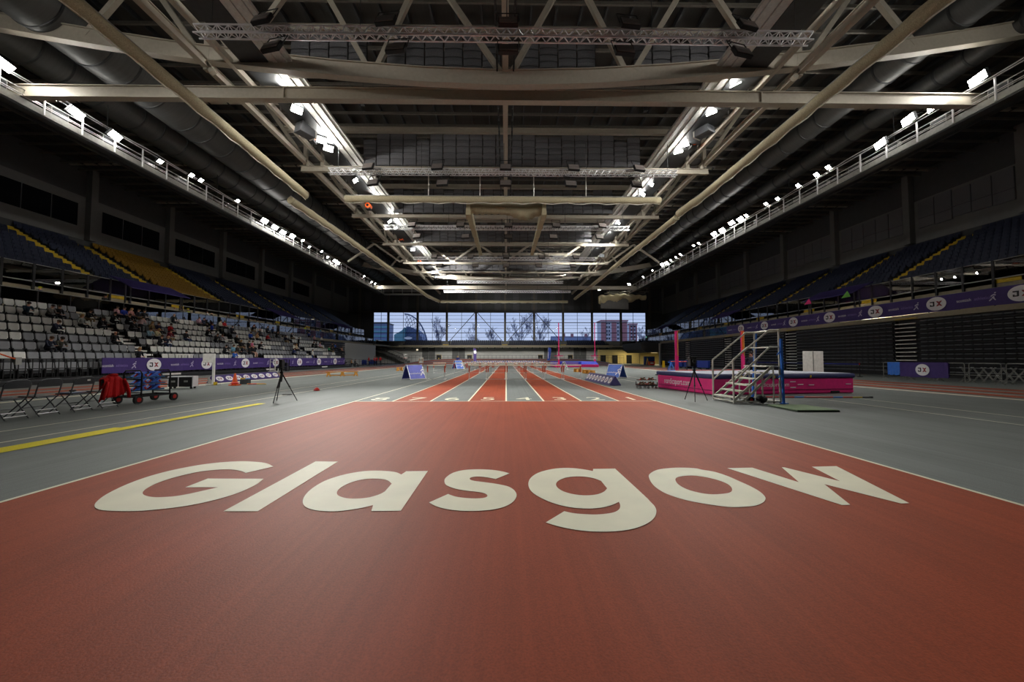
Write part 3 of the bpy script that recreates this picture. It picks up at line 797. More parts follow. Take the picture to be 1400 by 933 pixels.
for x in (-10.4, -6.2, -2.1, 2.2, 6.4, 10.6):
    mb = MB(); mb.tube((x, 0, .02), (x, 0, 2.6), .035, M_WHITE, 6); mb.done('rod', t)
# the three-sided cage net hanging in the middle
t = thing('cage_net', 'cream three-sided cage net gathered up in the middle of the roof', 'net', (0, 31.9, zn))
for x in (-3.1, 3.1):
    mb = MB(); vs = []
    for k in range(17):
        y = k; hgt = 1.25 * (1 - k / 22) + .1 * math.sin(k * 2.1)
        vs += [(x - .12, y, 0), (x + .12, y, 0), (x + .2, y, -hgt), (x - .2, y, -hgt)]
    fs = [(4 * k + i, 4 * k + (i + 1) % 4, 4 * k + 4 + (i + 1) % 4, 4 * k + 4 + i) for k in range(16) for i in range(4)] + [(0, 1, 2, 3), (64, 65, 66, 67)]
    mb.add(vs, fs, M_NET); mb.done('side_net', t)
mb = MB(); vs = []
for k in range(41):
    x = -3.1 + 6.2 * k / 40; sag = 1.05 + (.5 * math.exp(-((x - 1.5) / 1.0) ** 2)) + .05 * math.sin(k * 1.9)
    vs += [(x, .5, 0), (x, .3, -sag * .5), (x, .5, -sag), (x, .72, -sag * .5)]
fs = [(4 * k + i, 4 * k + (i + 1) % 4, 4 * k + 4 + (i + 1) % 4, 4 * k + 4 + i) for k in range(40) for i in range(4)] + [(0, 1, 2, 3), (160, 161, 162, 163)]
mb.add(vs, fs, M_NET); mb.done('front_net', t, smooth=True)
# frame with white canvas in the far right corner
p = atY(857, 405, 82); t = thing('hoisted_canvas', 'pale canvas bundle hanging from a hoisted frame at the far right', 'canvas', (p.x, 82, p.z))
mb = MB(); mb.tube((-4.2, 0, .9), (4.6, 0, .9), .07, M_STEEL2, 6); mb.tube((-4.2, 2, .9), (4.6, 2, .9), .07, M_STEEL2, 6)
for x in (-3.6, -1, 1.6, 4.2): mb.tube((x, 0, .9), (x, 0, 2.2), .03, M_STEEL2, 6); mb.tube((x, 0, .9), (x, 2, .9), .05, M_STEEL2, 6)
mb.done('frame', t)
mb = MB(); vs = []; N = 30
for k in range(N + 1):
    x = -5.6 + 9.6 * k / N; top = .45 - .35 * abs(x + .8) / 5 + .1 * math.sin(k * 1.3); bot = -1.0 - .35 * math.sin(k * .7) - (.5 if x < -2 else 0) + (.5 if x > 2.5 else 0)
    vs += [(x, -.1, top), (x, -.3 - .15 * math.sin(k * 1.1), (top + bot) / 2), (x, .1, bot), (x, 1.6, bot + .2), (x, 1.7, top)]
fs = [(5 * k + i, 5 * k + (i + 1) % 5, 5 * k + 5 + (i + 1) % 5, 5 * k + 5 + i) for k in range(N) for i in range(5)] + [(0, 1, 2, 3, 4), tuple(5 * N + i for i in range(5))]
mb.add(vs, fs, mat('cream canvas', (200, 188, 150), .9, bump=.3)); mb.done('gathered_canvas', t, smooth=True)
mb = MB(); mb.prism([(-5.4, -.6), (.3, -.5), (.3, -2.8), (-5.5, -2.6)], 'y', -.05, .05, M_WALL); mb.done('grey_flap', t)

# ------------------------------------------------------------------ speakers, motors and hanging loudspeakers
def speaker(s, px, py, label):
    p = atX(px, py, s * 13.0); t = thing('loudspeaker', label, 'loudspeaker', p, s * .5)
    mb = MB(); mb.prism([(-.55, -.35), (.5, -.35), (.5, .1), (-.4, .4)], 'x', -.35, .35, mat('grey speaker grille', (90, 92, 96), .7)); mb.done('cabinet', t, bevel=.03)
    mb = MB(); mb.prism([(.5, -.33), (.62, -.33), (.62, .08), (.5, .1)], 'x', -.33, .33, M_WHITE); mb.prism([(.0, .27), (.5, .1), (.5, .16), (0, .33)], 'x', -.3, .3, M_WHITE); mb.done('white_bracket', t)
speaker(-1, 417, 178, 'grey loudspeaker with white bracket on the left inner catwalk')
speaker(1, 963, 178, 'grey loudspeaker with white bracket on the right inner catwalk')
for px, py, s, lab in ((427, 188, -1, 'orange winch on the left inner catwalk beside the loudspeaker'), (947, 196, 1, 'orange winch on the right inner catwalk beside the loudspeaker'),
                       (504, 282, -1, 'orange winch on the left inner catwalk behind the middle net rail'), (549, 327, -1, 'small orange winch far along the left inner catwalk'), (831, 329, 1, 'small orange winch far along the right inner catwalk'),
                       (574, 358, -1, 'farthest orange winch on the left inner catwalk'), (804, 359, 1, 'farthest orange winch on the right inner catwalk')):
    p = atX(px, py, s * 13.3); t = thing('winch', lab, 'winch', p, 0, 'orange winches')
    mb = MB(); mb.tube((0, -.3, 0), (0, .3, 0), .26, M_ORANGE, 14); mb.done('drum', t)
    mb = MB(); mb.tube((0, -.34, 0), (0, -.3, 0), .12, M_BLACK, 10); mb.box(-.2, .2, -.25, .25, -.36, -.2, M_BLACK); mb.done('mount', t)
for px, py, lab in ((496, 134, 'left'), (702, 132, 'centre'), (882, 143, 'right')):
    p = atY(px, py, 24); t = thing('hanging_loudspeaker', 'slim black column hanging from the roof behind the tie beam, %s' % {'left': 'over the left baffles', 'centre': 'beside the centre spine', 'right': 'over the right baffles'}[lab], 'loudspeaker', p)
    mb = MB(); mb.box(-.13, .13, -.13, .13, -.45, .45, M_BLACK); mb.done('column', t, bevel=.03)
    mb = MB(); mb.tube((0, 0, .45), (0, 0, 3), .012, M_BLACK, 5); mb.done('cable', t)
# ================================================================== FLOODLIGHTS
def lamp_proto(w, h):
    t = thing('floodlight', '', 'floodlight')
    mb = MB(); mb.box(-w / 2 - .04, w / 2 + .04, -h / 2 - .04, h / 2 + .04, .012, .16, M_DGREY); mb.done('housing', t, bevel=.02)
    for x0, x1 in ((-w / 2, -.02), (.02, w / 2)):
        mb = MB(); mb.box(x0, x1, -h / 2, h / 2, 0, .012, M_LAMP); mb.done('lamp_face', t)
    mb = MB(); mb.tube((-w / 2 - .07, 0, .08), (-w / 2 - .07, 0, .42), .02, M_DGREY, 6); mb.tube((w / 2 + .07, 0, .08), (w / 2 + .07, 0, .42), .02, M_DGREY, 6); mb.tube((-w / 2 - .07, 0, .42), (w / 2 + .07, 0, .42), .02, M_DGREY, 6); mb.done('bracket', t)
    return t
PB = Proto(lamp_proto(.95, .42)); PS = Proto(lamp_proto(.6, .38)); PT = Proto(lamp_proto(.36, .28))
LIGHT_E = 3200
def lamp(px, py, X, proto, aim, e, label, grp, cone=98, spill=0):
    p = atX(px, py, X); a = Vector(aim(p)); d = (a - p).normalized()
    rot = d.to_track_quat('-Z', 'Y').to_euler()
    proto.place(p, 0, label, grp, tuple(rot))
    if e:
        l = bpy.data.lights.new('floodlight_beam', 'SPOT'); l.energy = LIGHT_E * e; l.spot_size = math.radians(cone); l.spot_blend = 1; l.shadow_soft_size = .22; l.color = (1, .97, .92)
        o = bpy.data.objects.new('floodlight_beam', l); COL.objects.link(o); o.location = p + d * .06; o.rotation_euler = rot
    if spill:
        l = bpy.data.lights.new('floodlight_spill', 'POINT'); l.energy = spill; l.shadow_soft_size = .2; l.color = (1, .97, .92)
        o = bpy.data.objects.new('floodlight_spill', l); COL.objects.link(o); o.location = p + d * .16
BIGS = [(-1, [(5, 88, 1), (72, 128, 1), (105, 155, 1), (158, 186, 1), (362, 302, 1.3), (376, 311, 1.3), (387, 318, 1.5), (400, 323, 1.3), (462, 360, 1), (458, 357, .6)]),
        (1, [(1336, 108, .8), (1277, 144, 1), (1241, 164, 1.2), (1203, 197, .9), (1012, 300, 1), (1000, 305, 1), (987, 315, 1.5), (976, 320, 1.5), (911, 360, 1), (905, 362, .6)])]
SMALLS = [(-1, [(219, 221, .3), (262, 240, 0), (275, 247, .3), (325, 275, .3), (414, 329, .3), (423, 338, 0), (440, 344, .5), (448, 352, .5), (498, 378, .2), (508, 386, .2), (513, 388, .5)]),
          (1, [(1132, 229, .3), (1116, 239, 0), (1091, 254, .4), (1063, 272, .4), (1047, 279, .6), (1020, 295, .5), (955, 333, .3), (948, 336, .3), (930, 348, .5), (924, 352, .5), (917, 356, .4), (892, 370, .3), (879, 379, .3)])]
side = {-1: 'left', 1: 'right'}
for s, L in BIGS:
    for k, (x, y, e) in enumerate(sorted(L, key=lambda v: -abs(v[0] - 692))):
        lamp(x, y, s * 25.5, PB, lambda p: ((-24, p.y + 10, 2.5) if s > 0 else (-6, p.y + 5, 0)) if p.y < 36 else (s * 6, p.y, 0) if p.y < 66 else (-s * 27, p.y + 6, 1.5), e * (1.5 if p.y < 36 and s > 0 else .4 if p.y < 36 else .85), 'large lit floodlight on the %s outer catwalk, %s from the camera' % (side[s], ORD[k]), 'large floodlights on the %s catwalk' % side[s], 50 if s > 0 and abs(x - 692) > 400 else 80, spill=60 * e)
for s, L in SMALLS:
    for k, (x, y, e) in enumerate(sorted(L, key=lambda v: -abs(v[0] - 692))):
        lamp(x, y, s * 25.5, PT, lambda p: (s * 10, p.y, 0), e * .8, 'small lit spotlight on the %s outer catwalk, %s from the camera' % (side[s], ORD[k]), 'small spotlights on the %s catwalk' % side[s])
INN = [(-1, [(385, 127, .8), (406, 150, .5), (440, 192, 1), (449, 203, 1), (486, 247, .2), (507, 273, 1.6), (533, 303, .7), (541, 312, .7), (561, 336, .7), (565, 342, .3), (588, 370, .5), (593, 376, .4), (596, 379, .2)]),
       (1, [(1004, 112, .8), (972, 152, .5), (935, 197, 1), (927, 206, 1), (890, 252, .2), (879, 266, 1.6), (845, 305, .7), (837, 315, .7), (818, 337, .7), (813, 342, .3), (789, 371, .5), (784, 377, .4), (822, 350, 0)])]
for s, L in INN:
    for k, (x, y, e) in enumerate(sorted(L, key=lambda v: -abs(v[0] - 692))):
        nr = abs(x - 692) > 235; lamp(x, y, s * 12.55, PS, lambda p: (p.x * .05, 12 if p.y < 29 else p.y + 2 if p.y < 45 else 110, 0 if p.y < 45 else 2.5), e * (3.5 if nr else .35 if abs(x - 692) > 150 else 8), 'lit floodlight on the %s inner catwalk, %s from the camera' % (side[s], ORD[k]), 'floodlights on the %s inner catwalk' % side[s], 48 if nr else 118 if abs(x - 692) > 150 else 76, 230 * min(1, e + .2))
# unseen lamps added along the near catwalks to light surfaces facing the camera
for s in (-1, 1):
    for k, y in enumerate((4, 9, 14)):
        for X, zr, pr, gname, e in ((25.5, 14.9, PB, 'outer', 1.2), (12.55, 15.6, PS, 'inner', 2.0)):
            q = Vector((s * X, y, Z(zr))); d = (Vector((s * X * .2, 30, 0)) - q).normalized(); rot = d.to_track_quat('-Z', 'Y').to_euler()
            pr.place(q, 0, 'added unseen floodlight over the near end of the %s %s catwalk, %s from the back' % (side[s], gname, ORD[k]), 'added unseen floodlights near the camera', tuple(rot))
            l = bpy.data.lights.new('floodlight_beam', 'SPOT'); l.energy = LIGHT_E * e; l.spot_size = math.radians(70); l.spot_blend = 1; l.shadow_soft_size = .22; l.color = (1, .97, .92)
            o = bpy.data.objects.new('floodlight_beam', l); COL.objects.link(o); o.location = q + d * .06; o.rotation_euler = rot
            l = bpy.data.lights.new('floodlight_spill', 'POINT'); l.energy = 190 if X < 20 else 60; l.shadow_soft_size = .2; l.color = (1, .97, .92)
            o = bpy.data.objects.new('floodlight_spill', l); COL.objects.link(o); o.location = q + d * .16
# two lamps under the far end of the ducts
for k, (x, y, X, lab) in enumerate(((563, 393, -19.5, 'single bright floodlight on the cross catwalk at the far left'), (860, 389, 26, 'bright floodlight at the far right, below the last catwalk lamps'), (819, 396, 20, 'small floodlight at the far right beside the hoisted canvas'))):
    lamp(x, y, X, PS, lambda p: (0, p.y - 14, 0), .6, lab, 'floodlights at the far end')
# ================================================================== STANDS
# ---- left telescopic stand: seven rows of grey seats
X0, RD, RZ, RH = -24.89, .86, .28, .56
def row_x(i): return X0 - RD * i
def row_z(i): return RZ + RH * i
AIS = (29.6, 41.9, 54.2); SY0, SY1 = 11.0, 63.4
def in_aisle(y): return any(abs(y - a) < .85 for a in AIS)
st = thing('telescopic_stand', 'extended seating stand on the left with eight stepped rows', 'seating stand', (X0, 0, 0))
for i in range(8):
    mb = MB(); z = row_z(i); x1 = row_x(i) + .42 - X0
    mb.box(x1 - RD, x1, SY0, SY1, z - .08, z, M_DGREY); mb.box(x1 - .03, x1, SY0, SY1, z - .3, z - .08, M_BLACK)
    mb.done('tier', st)
for k in range(11):
    y = SY0 + .5 + k * 5.2; mb = MB()
    for i in range(0, 8, 2):
        x1 = row_x(i) + .3 - X0; mb.box(x1 - .06, x1 + .02, y - .05, y + .05, 0, row_z(i) - .08, M_BLACK)
    mb.bar((-.3, y, .06), (-6.2, y, 3.7), .06, .1, M_BLACK); mb.box(-6.2, .3, y - .04, y + .04, .05, .13, M_BLACK)
    mb.done('support_frame', st)
mb = MB(); mb.box(-6.42, -6.37, SY0, SY1, 0, row_z(7) - .1, M_BLACK); mb.box(-6.3, .42, SY1 - .05, SY1, 0, .25, M_BLACK); mb.done('rear_skirt', st)
for a in AIS:
    for i in range(8):
        for j in (0, 1):
            mb = MB(); z = row_z(i) + (.28 if j else 0.0); x1 = row_x(i) + (.0 if j else .42) - X0
            mb.box(x1 - .42, x1 - .05, a - .8, a + .8, z - .02 if j else z, z + .02, M_DGREY); mb.box(x1 - .06, x1 + .01, a - .8, a + .8, z - .1, z + .03, M_TREAD); mb.done('aisle_step', st)
mb = MB()                                       # black front rail of the stand
for y in [SY0 + .3 * k for k in range(int((SY1 - SY0) / .3))]: mb.box(.5, .53, y - .015, y + .015, .35, 1.36, M_BLACK)
for z in (.36, .85, 1.36): mb.tube((.515, SY0, z), (.515, SY1, z), .025, M_BLACK, 6)
mb.done('front_rail', st)

def shell_mesh(m):
    mb = MB(); prof = [(-.02, .37, .19), (-.025, .41, .235), (-.045, .6, .26), (-.075, .78, .265), (-.085, .84, .255), (-.09, .86, .22)]
    vs = []; n = 6
    for off in (0, -.03):
        for x, z, w in prof:
            for i in range(n + 1):
                u = 2 * i / n - 1; vs.append((x + off + .035 * u * u, u * w, z))
    N = len(prof) * (n + 1); fs = []
    for k in range(len(prof) - 1):
        for i in range(n):
            a = k * (n + 1) + i; fs += [(a, a + 1, a + n + 2, a + n + 1), (N + a, N + a + n + 1, N + a + n + 2, N + a + 1)]
    rim = [i for i in range(n + 1)] + [k * (n + 1) + n for k in range(1, len(prof))] + [(len(prof) - 1) * (n + 1) + i for i in range(n - 1, -1, -1)] + [k * (n + 1) for k in range(len(prof) - 2, 0, -1)]
    for a, b in zip(rim, rim[1:] + rim[:1]): fs.append((b, a, N + a, N + b))
    mb.add(vs, fs, m)
    return mb
def pan_geo(mb, m, folded):
    if folded: mb.prism([(.02, .29), (.07, .29), (.06, .45), (.02, .45)], 'y', -.19, .19, m) if m is M_DGREY else mb.prism([(.05, .33), (.1, .33), (.075, .66), (.03, .66)], 'y', -.19, .19, m)
    else: mb.prism([(-.0, .30), (.38, .31), (.38, .345), (0, .335)], 'y', -.21, .21, m)
    mb.box(-.04, .04, -.24, -.205, 0, .5, M_BLACK); mb.box(-.04, .04, .205, .24, 0, .5, M_BLACK); mb.box(-.03, .03, -.24, .24, .34, .4, M_BLACK)
def make_seat(m, folded, label, cat='seat', nm_='stadium_chair'):
    o = shell_mesh(m).done(nm_, smooth=False); o.data.polygons.foreach_set('use_smooth', [True] * len(o.data.polygons)); tag(o, label, cat)
    mb = MB(); pan_geo(mb, M_DGREY if folded and cat == 'seat' and nm_ == 'stadium_chair' else m, folded); mb.done('folding_pan', o); return o
def seat_into(mb, m, x, y, z, s=1):
    pr = [(-.02, .38, .2), (-.05, .6, .25), (-.09, .86, .24)]
    vs = []
    for off in (0, -.03):
        for px, pz, w in pr: vs += [(x + s * (px + off), y - w, z + pz), (x + s * (px + off), y + w, z + pz)]
    fs = [(0, 1, 3, 2), (2, 3, 5, 4), (7, 6, 8, 9), (9, 8, 10, 11), (4, 5, 11, 10), (0, 2, 8, 6), (2, 4, 10, 8), (1, 7, 9, 3), (3, 9, 11, 5), (0, 6, 7, 1)]
    mb.add(vs, fs, m)
    mb.box(min(x + s * .03, x + s * .09), max(x + s * .03, x + s * .09), y - .19, y + .19, z + .3, z + (.62 if m in (M_NAVY, M_YSEAT) else .44), m if m in (M_NAVY, M_YSEAT) else M_DGREY)
    mb.box(x - .04, x + .04, y - .24, y - .205, z, z + .45, M_BLACK)

rnd = random.Random(11)
OPEN = {}           # filled from the list of people: (row, slot) -> True
def slot_y(j): return SY0 + .3 + .6 * j
NS = int((SY1 - SY0 - .4) / .6)
# people seated in the left stand: photo x, y, top colour, word, hair, pose, tag words
PPL = [(27, 421, (34, 58, 72), 'dark teal jacket', 0, 'lean'), (57, 425, (110, 108, 104), 'grey hooded top', 0, 'lean'), (84, 434, (24, 24, 28), 'black jacket', 0, 'sit'),
       (66, 445, (34, 38, 60), 'navy jacket', 1, 'lean'), (64, 468, (28, 34, 52), 'dark navy jacket', 1, 'lean'), (82, 468, (54, 54, 46), 'olive jacket', 0, 'lean'),
       (105, 446, (150, 152, 146), 'pale grey top', 2, 'sit'), (119, 437, (26, 26, 30), 'black coat', 0, 'lean'), (130, 448, (20, 20, 24), 'bulky black coat', 0, 'lean'),
       (160, 462, (22, 22, 26), 'black jacket, bald', 9, 'sit'), (153, 426, (196, 150, 156), 'pale pink top', 0, 'sit'), (163, 427, (36, 60, 170), 'blue top', 0, 'sit'),
       (175, 428, (206, 148, 140), 'salmon pink top', 2, 'sit'), (184, 427, (36, 36, 42), 'dark jacket', 0, 'sit'), (154, 438, (24, 24, 28), 'black coat', 0, 'lean'),
       (168, 438, (28, 28, 34), 'black jacket', 1, 'lean'), (180, 449, (26, 26, 30), 'black jacket', 0, 'lean'), (192, 482, (24, 24, 30), 'black jacket, fair hair', 2, 'sit'),
       (235, 437, (54, 60, 66), 'dark grey fleece', 9, 'sit'), (196, 436, (34, 34, 38), 'dark coat', 0, 'sit'), (216, 449, (40, 36, 60), 'dark navy top', 1, 'sit'),
       (230, 448, (176, 26, 34), 'red top', 0, 'sit'), (224, 456, (120, 30, 44), 'dark red top', 1, 'lean'), (202, 462, (140, 174, 190), 'light blue top', 1, 'lean'),
       (212, 462, (200, 188, 150), 'cream top', 2, 'lean'), (207, 454, (140, 116, 78), 'tan coat', 2, 'sit'), (218, 472, (28, 30, 36), 'black jacket', 1, 'lean'),
       (229, 471, (44, 48, 66), 'navy jacket, jeans', 9, 'lean'), (250, 459, (40, 42, 46), 'dark jacket, jeans', 0, 'sit'), (267, 441, (190, 150, 164), 'pink top', 1, 'sit'),
       (274, 443, (38, 42, 64), 'navy jacket', 0, 'sit'), (300, 443, (206, 204, 190), 'white jumper', 0, 'sit'), (307, 445, (176, 30, 40), 'red jacket', 0, 'sit'),
       (281, 455, (24, 24, 28), 'black coat', 0, 'lean'), (289, 453, (40, 70, 180), 'blue top', 1, 'sit'), (292, 463, (34, 34, 38), 'black jacket', 1, 'lean'),
       (299, 463, (120, 122, 128), 'grey hoodie', 1, 'lean'), (314, 452, (40, 44, 56), 'dark blue jacket', 0, 'sit'), (321, 468, (26, 30, 28), 'dark suit with white shirt', 9, 'sit'),
       (315, 477, (110, 160, 186), 'pale blue top', 1, 'sit'), (315, 484, (40, 96, 190), 'bright blue jacket', 0, 'lean'), (304, 483, (26, 26, 30), 'black coat', 0, 'lean'),
       (322, 482, (50, 44, 40), 'dark brown jacket', 0, 'sit'), (329, 475, (30, 30, 34), 'black top, long fair hair', 3, 'sit'), (330, 482, (48, 48, 56), 'charcoal jacket', 1, 'lean'),
       (336, 475, (28, 30, 40), 'black jacket', 0, 'sit'), (339, 484, (28, 28, 32), 'black jacket', 1, 'sit'), (344, 482, (34, 34, 40), 'black top, pale trousers', 9, 'sit'),
       (342, 459, (38, 84, 190), 'royal blue top', 1, 'sit'), (349, 459, (190, 150, 110), 'tan top', 2, 'sit'), (354, 459, (60, 62, 70), 'grey coat', 4, 'sit'),
       (342, 449, (44, 30, 36), 'dark coat, red hair', 5, 'lean'), (361, 465, (190, 32, 40), 'red jacket', 1, 'lean'), (342, 471, (226, 120, 150), 'pink and orange top', 1, 'sit'),
       (351, 471, (30, 30, 34), 'black coat', 1, 'lean'), (365, 452, (36, 38, 44), 'dark jacket', 1, 'sit'), (372, 452, (34, 46, 84), 'navy jacket', 0, 'sit'),
       (378, 457, (40, 38, 36), 'dark jacket', 1, 'lean'), (397, 460, (30, 30, 34), 'black jacket', 0, 'sit'), (389, 463, (36, 40, 56), 'dark navy jacket', 1, 'sit'),
       (401, 474, (220, 218, 210), 'white jacket', 1, 'sit'), (405, 474, (206, 190, 160), 'cream coat', 2, 'sit'), (398, 480, (40, 52, 96), 'navy blue jacket', 0, 'lean'),
       (423, 458, (36, 52, 110), 'navy jacket', 0, 'sit'), (428, 464, (206, 150, 160), 'pink top', 1, 'sit'), (425, 472, (40, 38, 34), 'black and yellow jacket', 1, 'lean'),
       (432, 471, (40, 40, 48), 'dark jacket', 0, 'sit'), (437, 473, (206, 160, 180), 'pale pink top', 2, 'sit'), (438, 466, (214, 212, 206), 'white top', 0, 'sit'),
       (451, 481, (44, 46, 44), 'dark green jacket', 1, 'lean'), (455, 479, (60, 140, 96), 'green top', 0, 'sit'), (457, 473, (60, 110, 210), 'blue top', 0, 'sit'),
       (462, 481, (30, 30, 34), 'black jacket', 0, 'lean'), (467, 481, (190, 140, 116), 'tan top', 1, 'sit'), (452, 473, (60, 60, 64), 'dark top', 0, 'sit')]
SEATED = []
for px, py, col, word_, hair, pose in PPL:
    best = None
    for i in range(1, 8):
        p = atX(px, py, row_x(i) + .1); qx, qy = proj((row_x(i) + .1, p.y, row_z(i) + .72))
        if best is None or abs(qy - py) < best[0]: best = (abs(qy - py), i, p.y)
    _, i, y = best; j = round((y - SY0 - .3) / .6)
    for dj in (0, 1, -1, 2, -2, 3, -3):
        if 0 <= j + dj < NS and (i, j + dj) not in OPEN: j += dj; break
    OPEN[(i, j)] = True; SEATED.append((i, j, col, word_, hair, pose))
def white_block(i, j):                                        # pale and darker blocks of seats, as in the photo
    return noise.noise(Vector((j * .13, i * .55, 3.3))) + .35 * noise.noise(Vector((j * .3 + 7, i * 1.7, 1))) > -.07
slots = [(i, j) for i in range(8) for j in range(NS) if not (in_aisle(slot_y(j)) and (i, j) not in OPEN)]
slots = [s_ for s_ in slots if proj((row_x(s_[0]), slot_y(s_[1]), row_z(s_[0]) + .6))[0] > -12 or s_ in OPEN]
slots.sort(key=lambda s_: (Vector((row_x(s_[0]), slot_y(s_[1]), 0)).length))
proto = {}; rest = {M_SEATW: MB(), M_SEATG: MB()}
RW = ['front', 'second', 'third', 'fourth', 'fifth', 'sixth', 'seventh', 'top']
for n, (i, j) in enumerate(slots):
    m = M_SEATW if white_block(i, j) else M_SEATG; fo = (i, j) not in OPEN
    y = slot_y(j); pos = (row_x(i), y, row_z(i) + .035)
    if n < 300 or not fo:
        key = (m.name, fo)
        lab = '%s %s stadium seat in the %s row of the left stand' % ('pale' if m is M_SEATW else 'darker', 'folded grey' if fo else 'occupied grey', RW[i])
        grp = '%s %s seats, %s row of the left stand' % ('pale' if m is M_SEATW else 'darker', 'folded' if fo else 'occupied', RW[i])
        if key not in proto: proto[key] = Proto(make_seat(m, fo, lab))
        proto[key].place(pos, 0, lab, grp)
    else: seat_into(rest[m], m, pos[0] - X0, pos[1], pos[2])
for m, nm in ((M_SEATW, 'pale'), (M_SEATG, 'darker')):
    o = rest[m].done('distant_seats', st); stuff(o)
mb = MB()                                                     # white slatted barrier end beside the first aisle
for k in range(6): mb.box(-.44, -.4, 30.9 + k * .3, 31.05 + k * .3, .84, 1.66, M_WHITE)
mb.box(-.46, -.38, 30.8, 32.6, 1.64, 1.72, M_WHITE); mb.done('slatted_guard', st)

# ---- concourse, glass balustrades and upper tiers, both sides
XC, XT0, XT1 = 31.3, 33.6, 43.9
NT, TZ0, TZ1 = 13, 7.0, 13.6
def tier_x(i): return XT0 + .5 + (XT1 - XT0 - .9) * i / (NT - 1)
def tier_z(i): return TZ0 + (TZ1 - .9 - TZ0) * i / (NT - 1)
TA = {-1: (24, 34.6, 41.0, 50.6, 59, 68, 77, 86), 1: (26, 36.2, 43.5, 52, 60, 68.5, 77, 86)}
near = []; 
for s, nm in ((-1, 'left'), (1, 'right')):
    mb = MB(); a, b = sorted((s * XC, s * 36.2)); mb.box(a, b, -14, 94, 4.4, 4.75, M_CONC); mb.box(a, b, 94, YB, 4.4, 4.75, M_CONC)
    struct(mb.done('floor_concourse_' + nm))
    mb = MB(); a, b = sorted((s * XT0, s * 36.2)); mb.box(a, b, -14, 94, 6.2, 6.95, M_CONC)
    struct(mb.done('trim_tier_front_' + nm))
    t = thing('upper_tier', 'dark upper seating tier on the %s behind the glass-fronted concourse' % nm, 'seating stand', (0, 0, 0))
    for i in range(NT):
        x = tier_x(i); z = tier_z(i); mb = MB(); a, b = sorted((s * (x - .5), s * (x + .5)))
        mb.box(a, b, -10, 94, z - .5, z, M_DGREY); mb.done('step', t)
    for a_ in TA[s]:
        for i in range(NT):
            mb = MB(); x = tier_x(i); z = tier_z(i)
            a, b = sorted((s * (x - .52), s * (x - .08))); mb.box(a, b, a_ - .75, a_ + .75, z, z + .03, M_NUMY); mb.box(min(s * (x - .52), s * (x - .48)), max(s * (x - .52), s * (x - .48)), a_ - .75, a_ + .75, z - .48, z, M_NUMY)
            a, b = sorted((s * (x - .06), s * (x + .5))); mb.box(a, b, a_ - .75, a_ + .75, z, z + .27, M_NUMY)
            mb.done('aisle_step', t)
    glz = thing('tier_balustrade', 'glass balustrade on black posts along the front of the %s upper tier' % nm, 'balustrade', (s * (XT0 - .12), 0, 6.3))
    mb = MB(); mb.box(-.01, .01, 2, 94, .55, 1.75, M_GLASSB); mb.done('glass', glz)
    mb = MB(); mb.tube((0, 2, 1.78), (0, 94, 1.78), .025, M_STEEL2, 6); mb.box(-.03, .03, 2, 94, .5, .56, M_STEEL2); mb.done('rail', glz)
    post = None
    for k in range(50):
        if post is None: mb = MB(); mb.box(-.05, .05, -.07, .07, -.5, 1.8, M_BLACK); post = mb.done('post', glz)
        else: post = post.copy(); COL.objects.link(post)
        post.location = (-s * .0, 3 + 1.82 * k, 0)
    glz = thing('concourse_balustrade', 'glass balustrade along the edge of the %s concourse' % nm, 'balustrade', (s * (XC + .1), 0, 4.75))
    mb = MB(); mb.box(-.01, .01, 2, 94, .05, 1.15, M_GLASSB); mb.done('glass', glz)
    mb = MB(); mb.tube((0, 2, 1.17), (0, 94, 1.17), .025, M_STEEL2, 6); mb.done('rail', glz)
    post = None
    for k in range(46):
        if post is None: mb = MB(); mb.box(-.03, .03, -.03, .03, 0, 1.16, M_BLACK); post = mb.done('post', glz)
        else: post = post.copy(); COL.objects.link(post)
        post.location = (0, 3 + 2.0 * k, 0)
    # seats of the tier
    for i in range(NT):
        for j in range(int(98 / .56)):
            y = -4 + .56 * j
            if y > 93.5 or any(abs(y - a_) < 1.0 for a_ in TA[s]): continue
            yel = s < 0 and i >= 2 and 41.6 < y < 50.0
            x = s * (tier_x(i) + .12); px = proj((x, y, tier_z(i)))
            near.append((math.hypot(x, y), s, i, y, yel, -10 < px[0] < 1410 and y > 5))
near.sort(); cnt = [0, 0]; TM = {}; protoT = {}
for d, s, i, y, yel, vis in near:
    m = M_YSEAT if yel else M_NAVY; c = 1 if yel else 0
    pos = (s * (tier_x(i) + .12), y, tier_z(i) + .012)
    if vis and cnt[c] < 300 and (yel or y > 22):
        cnt[c] += 1; lab = '%s seat in the %s row of the %s upper tier' % ('mustard yellow' if yel else 'navy blue', ORD[i], 'left' if s < 0 else 'right')
        if c not in protoT: protoT[c] = Proto(make_seat(m, True, lab, 'seat', ('tier_chair', 'mustard_chair')[c]))
        protoT[c].place(pos, 0 if s < 0 else PI, lab, lab + 's')
    else:
        seat_into(TM.setdefault((s, c), MB()), m, *pos, s=-s)
for (s, c), mb in TM.items():
    o = mb.done('tier_seats'); tag(o, 'rows of %s seats filling the rest of the %s upper tier' % ('mustard' if c else 'navy', 'left' if s < 0 else 'right'), 'seats'); stuff(o)
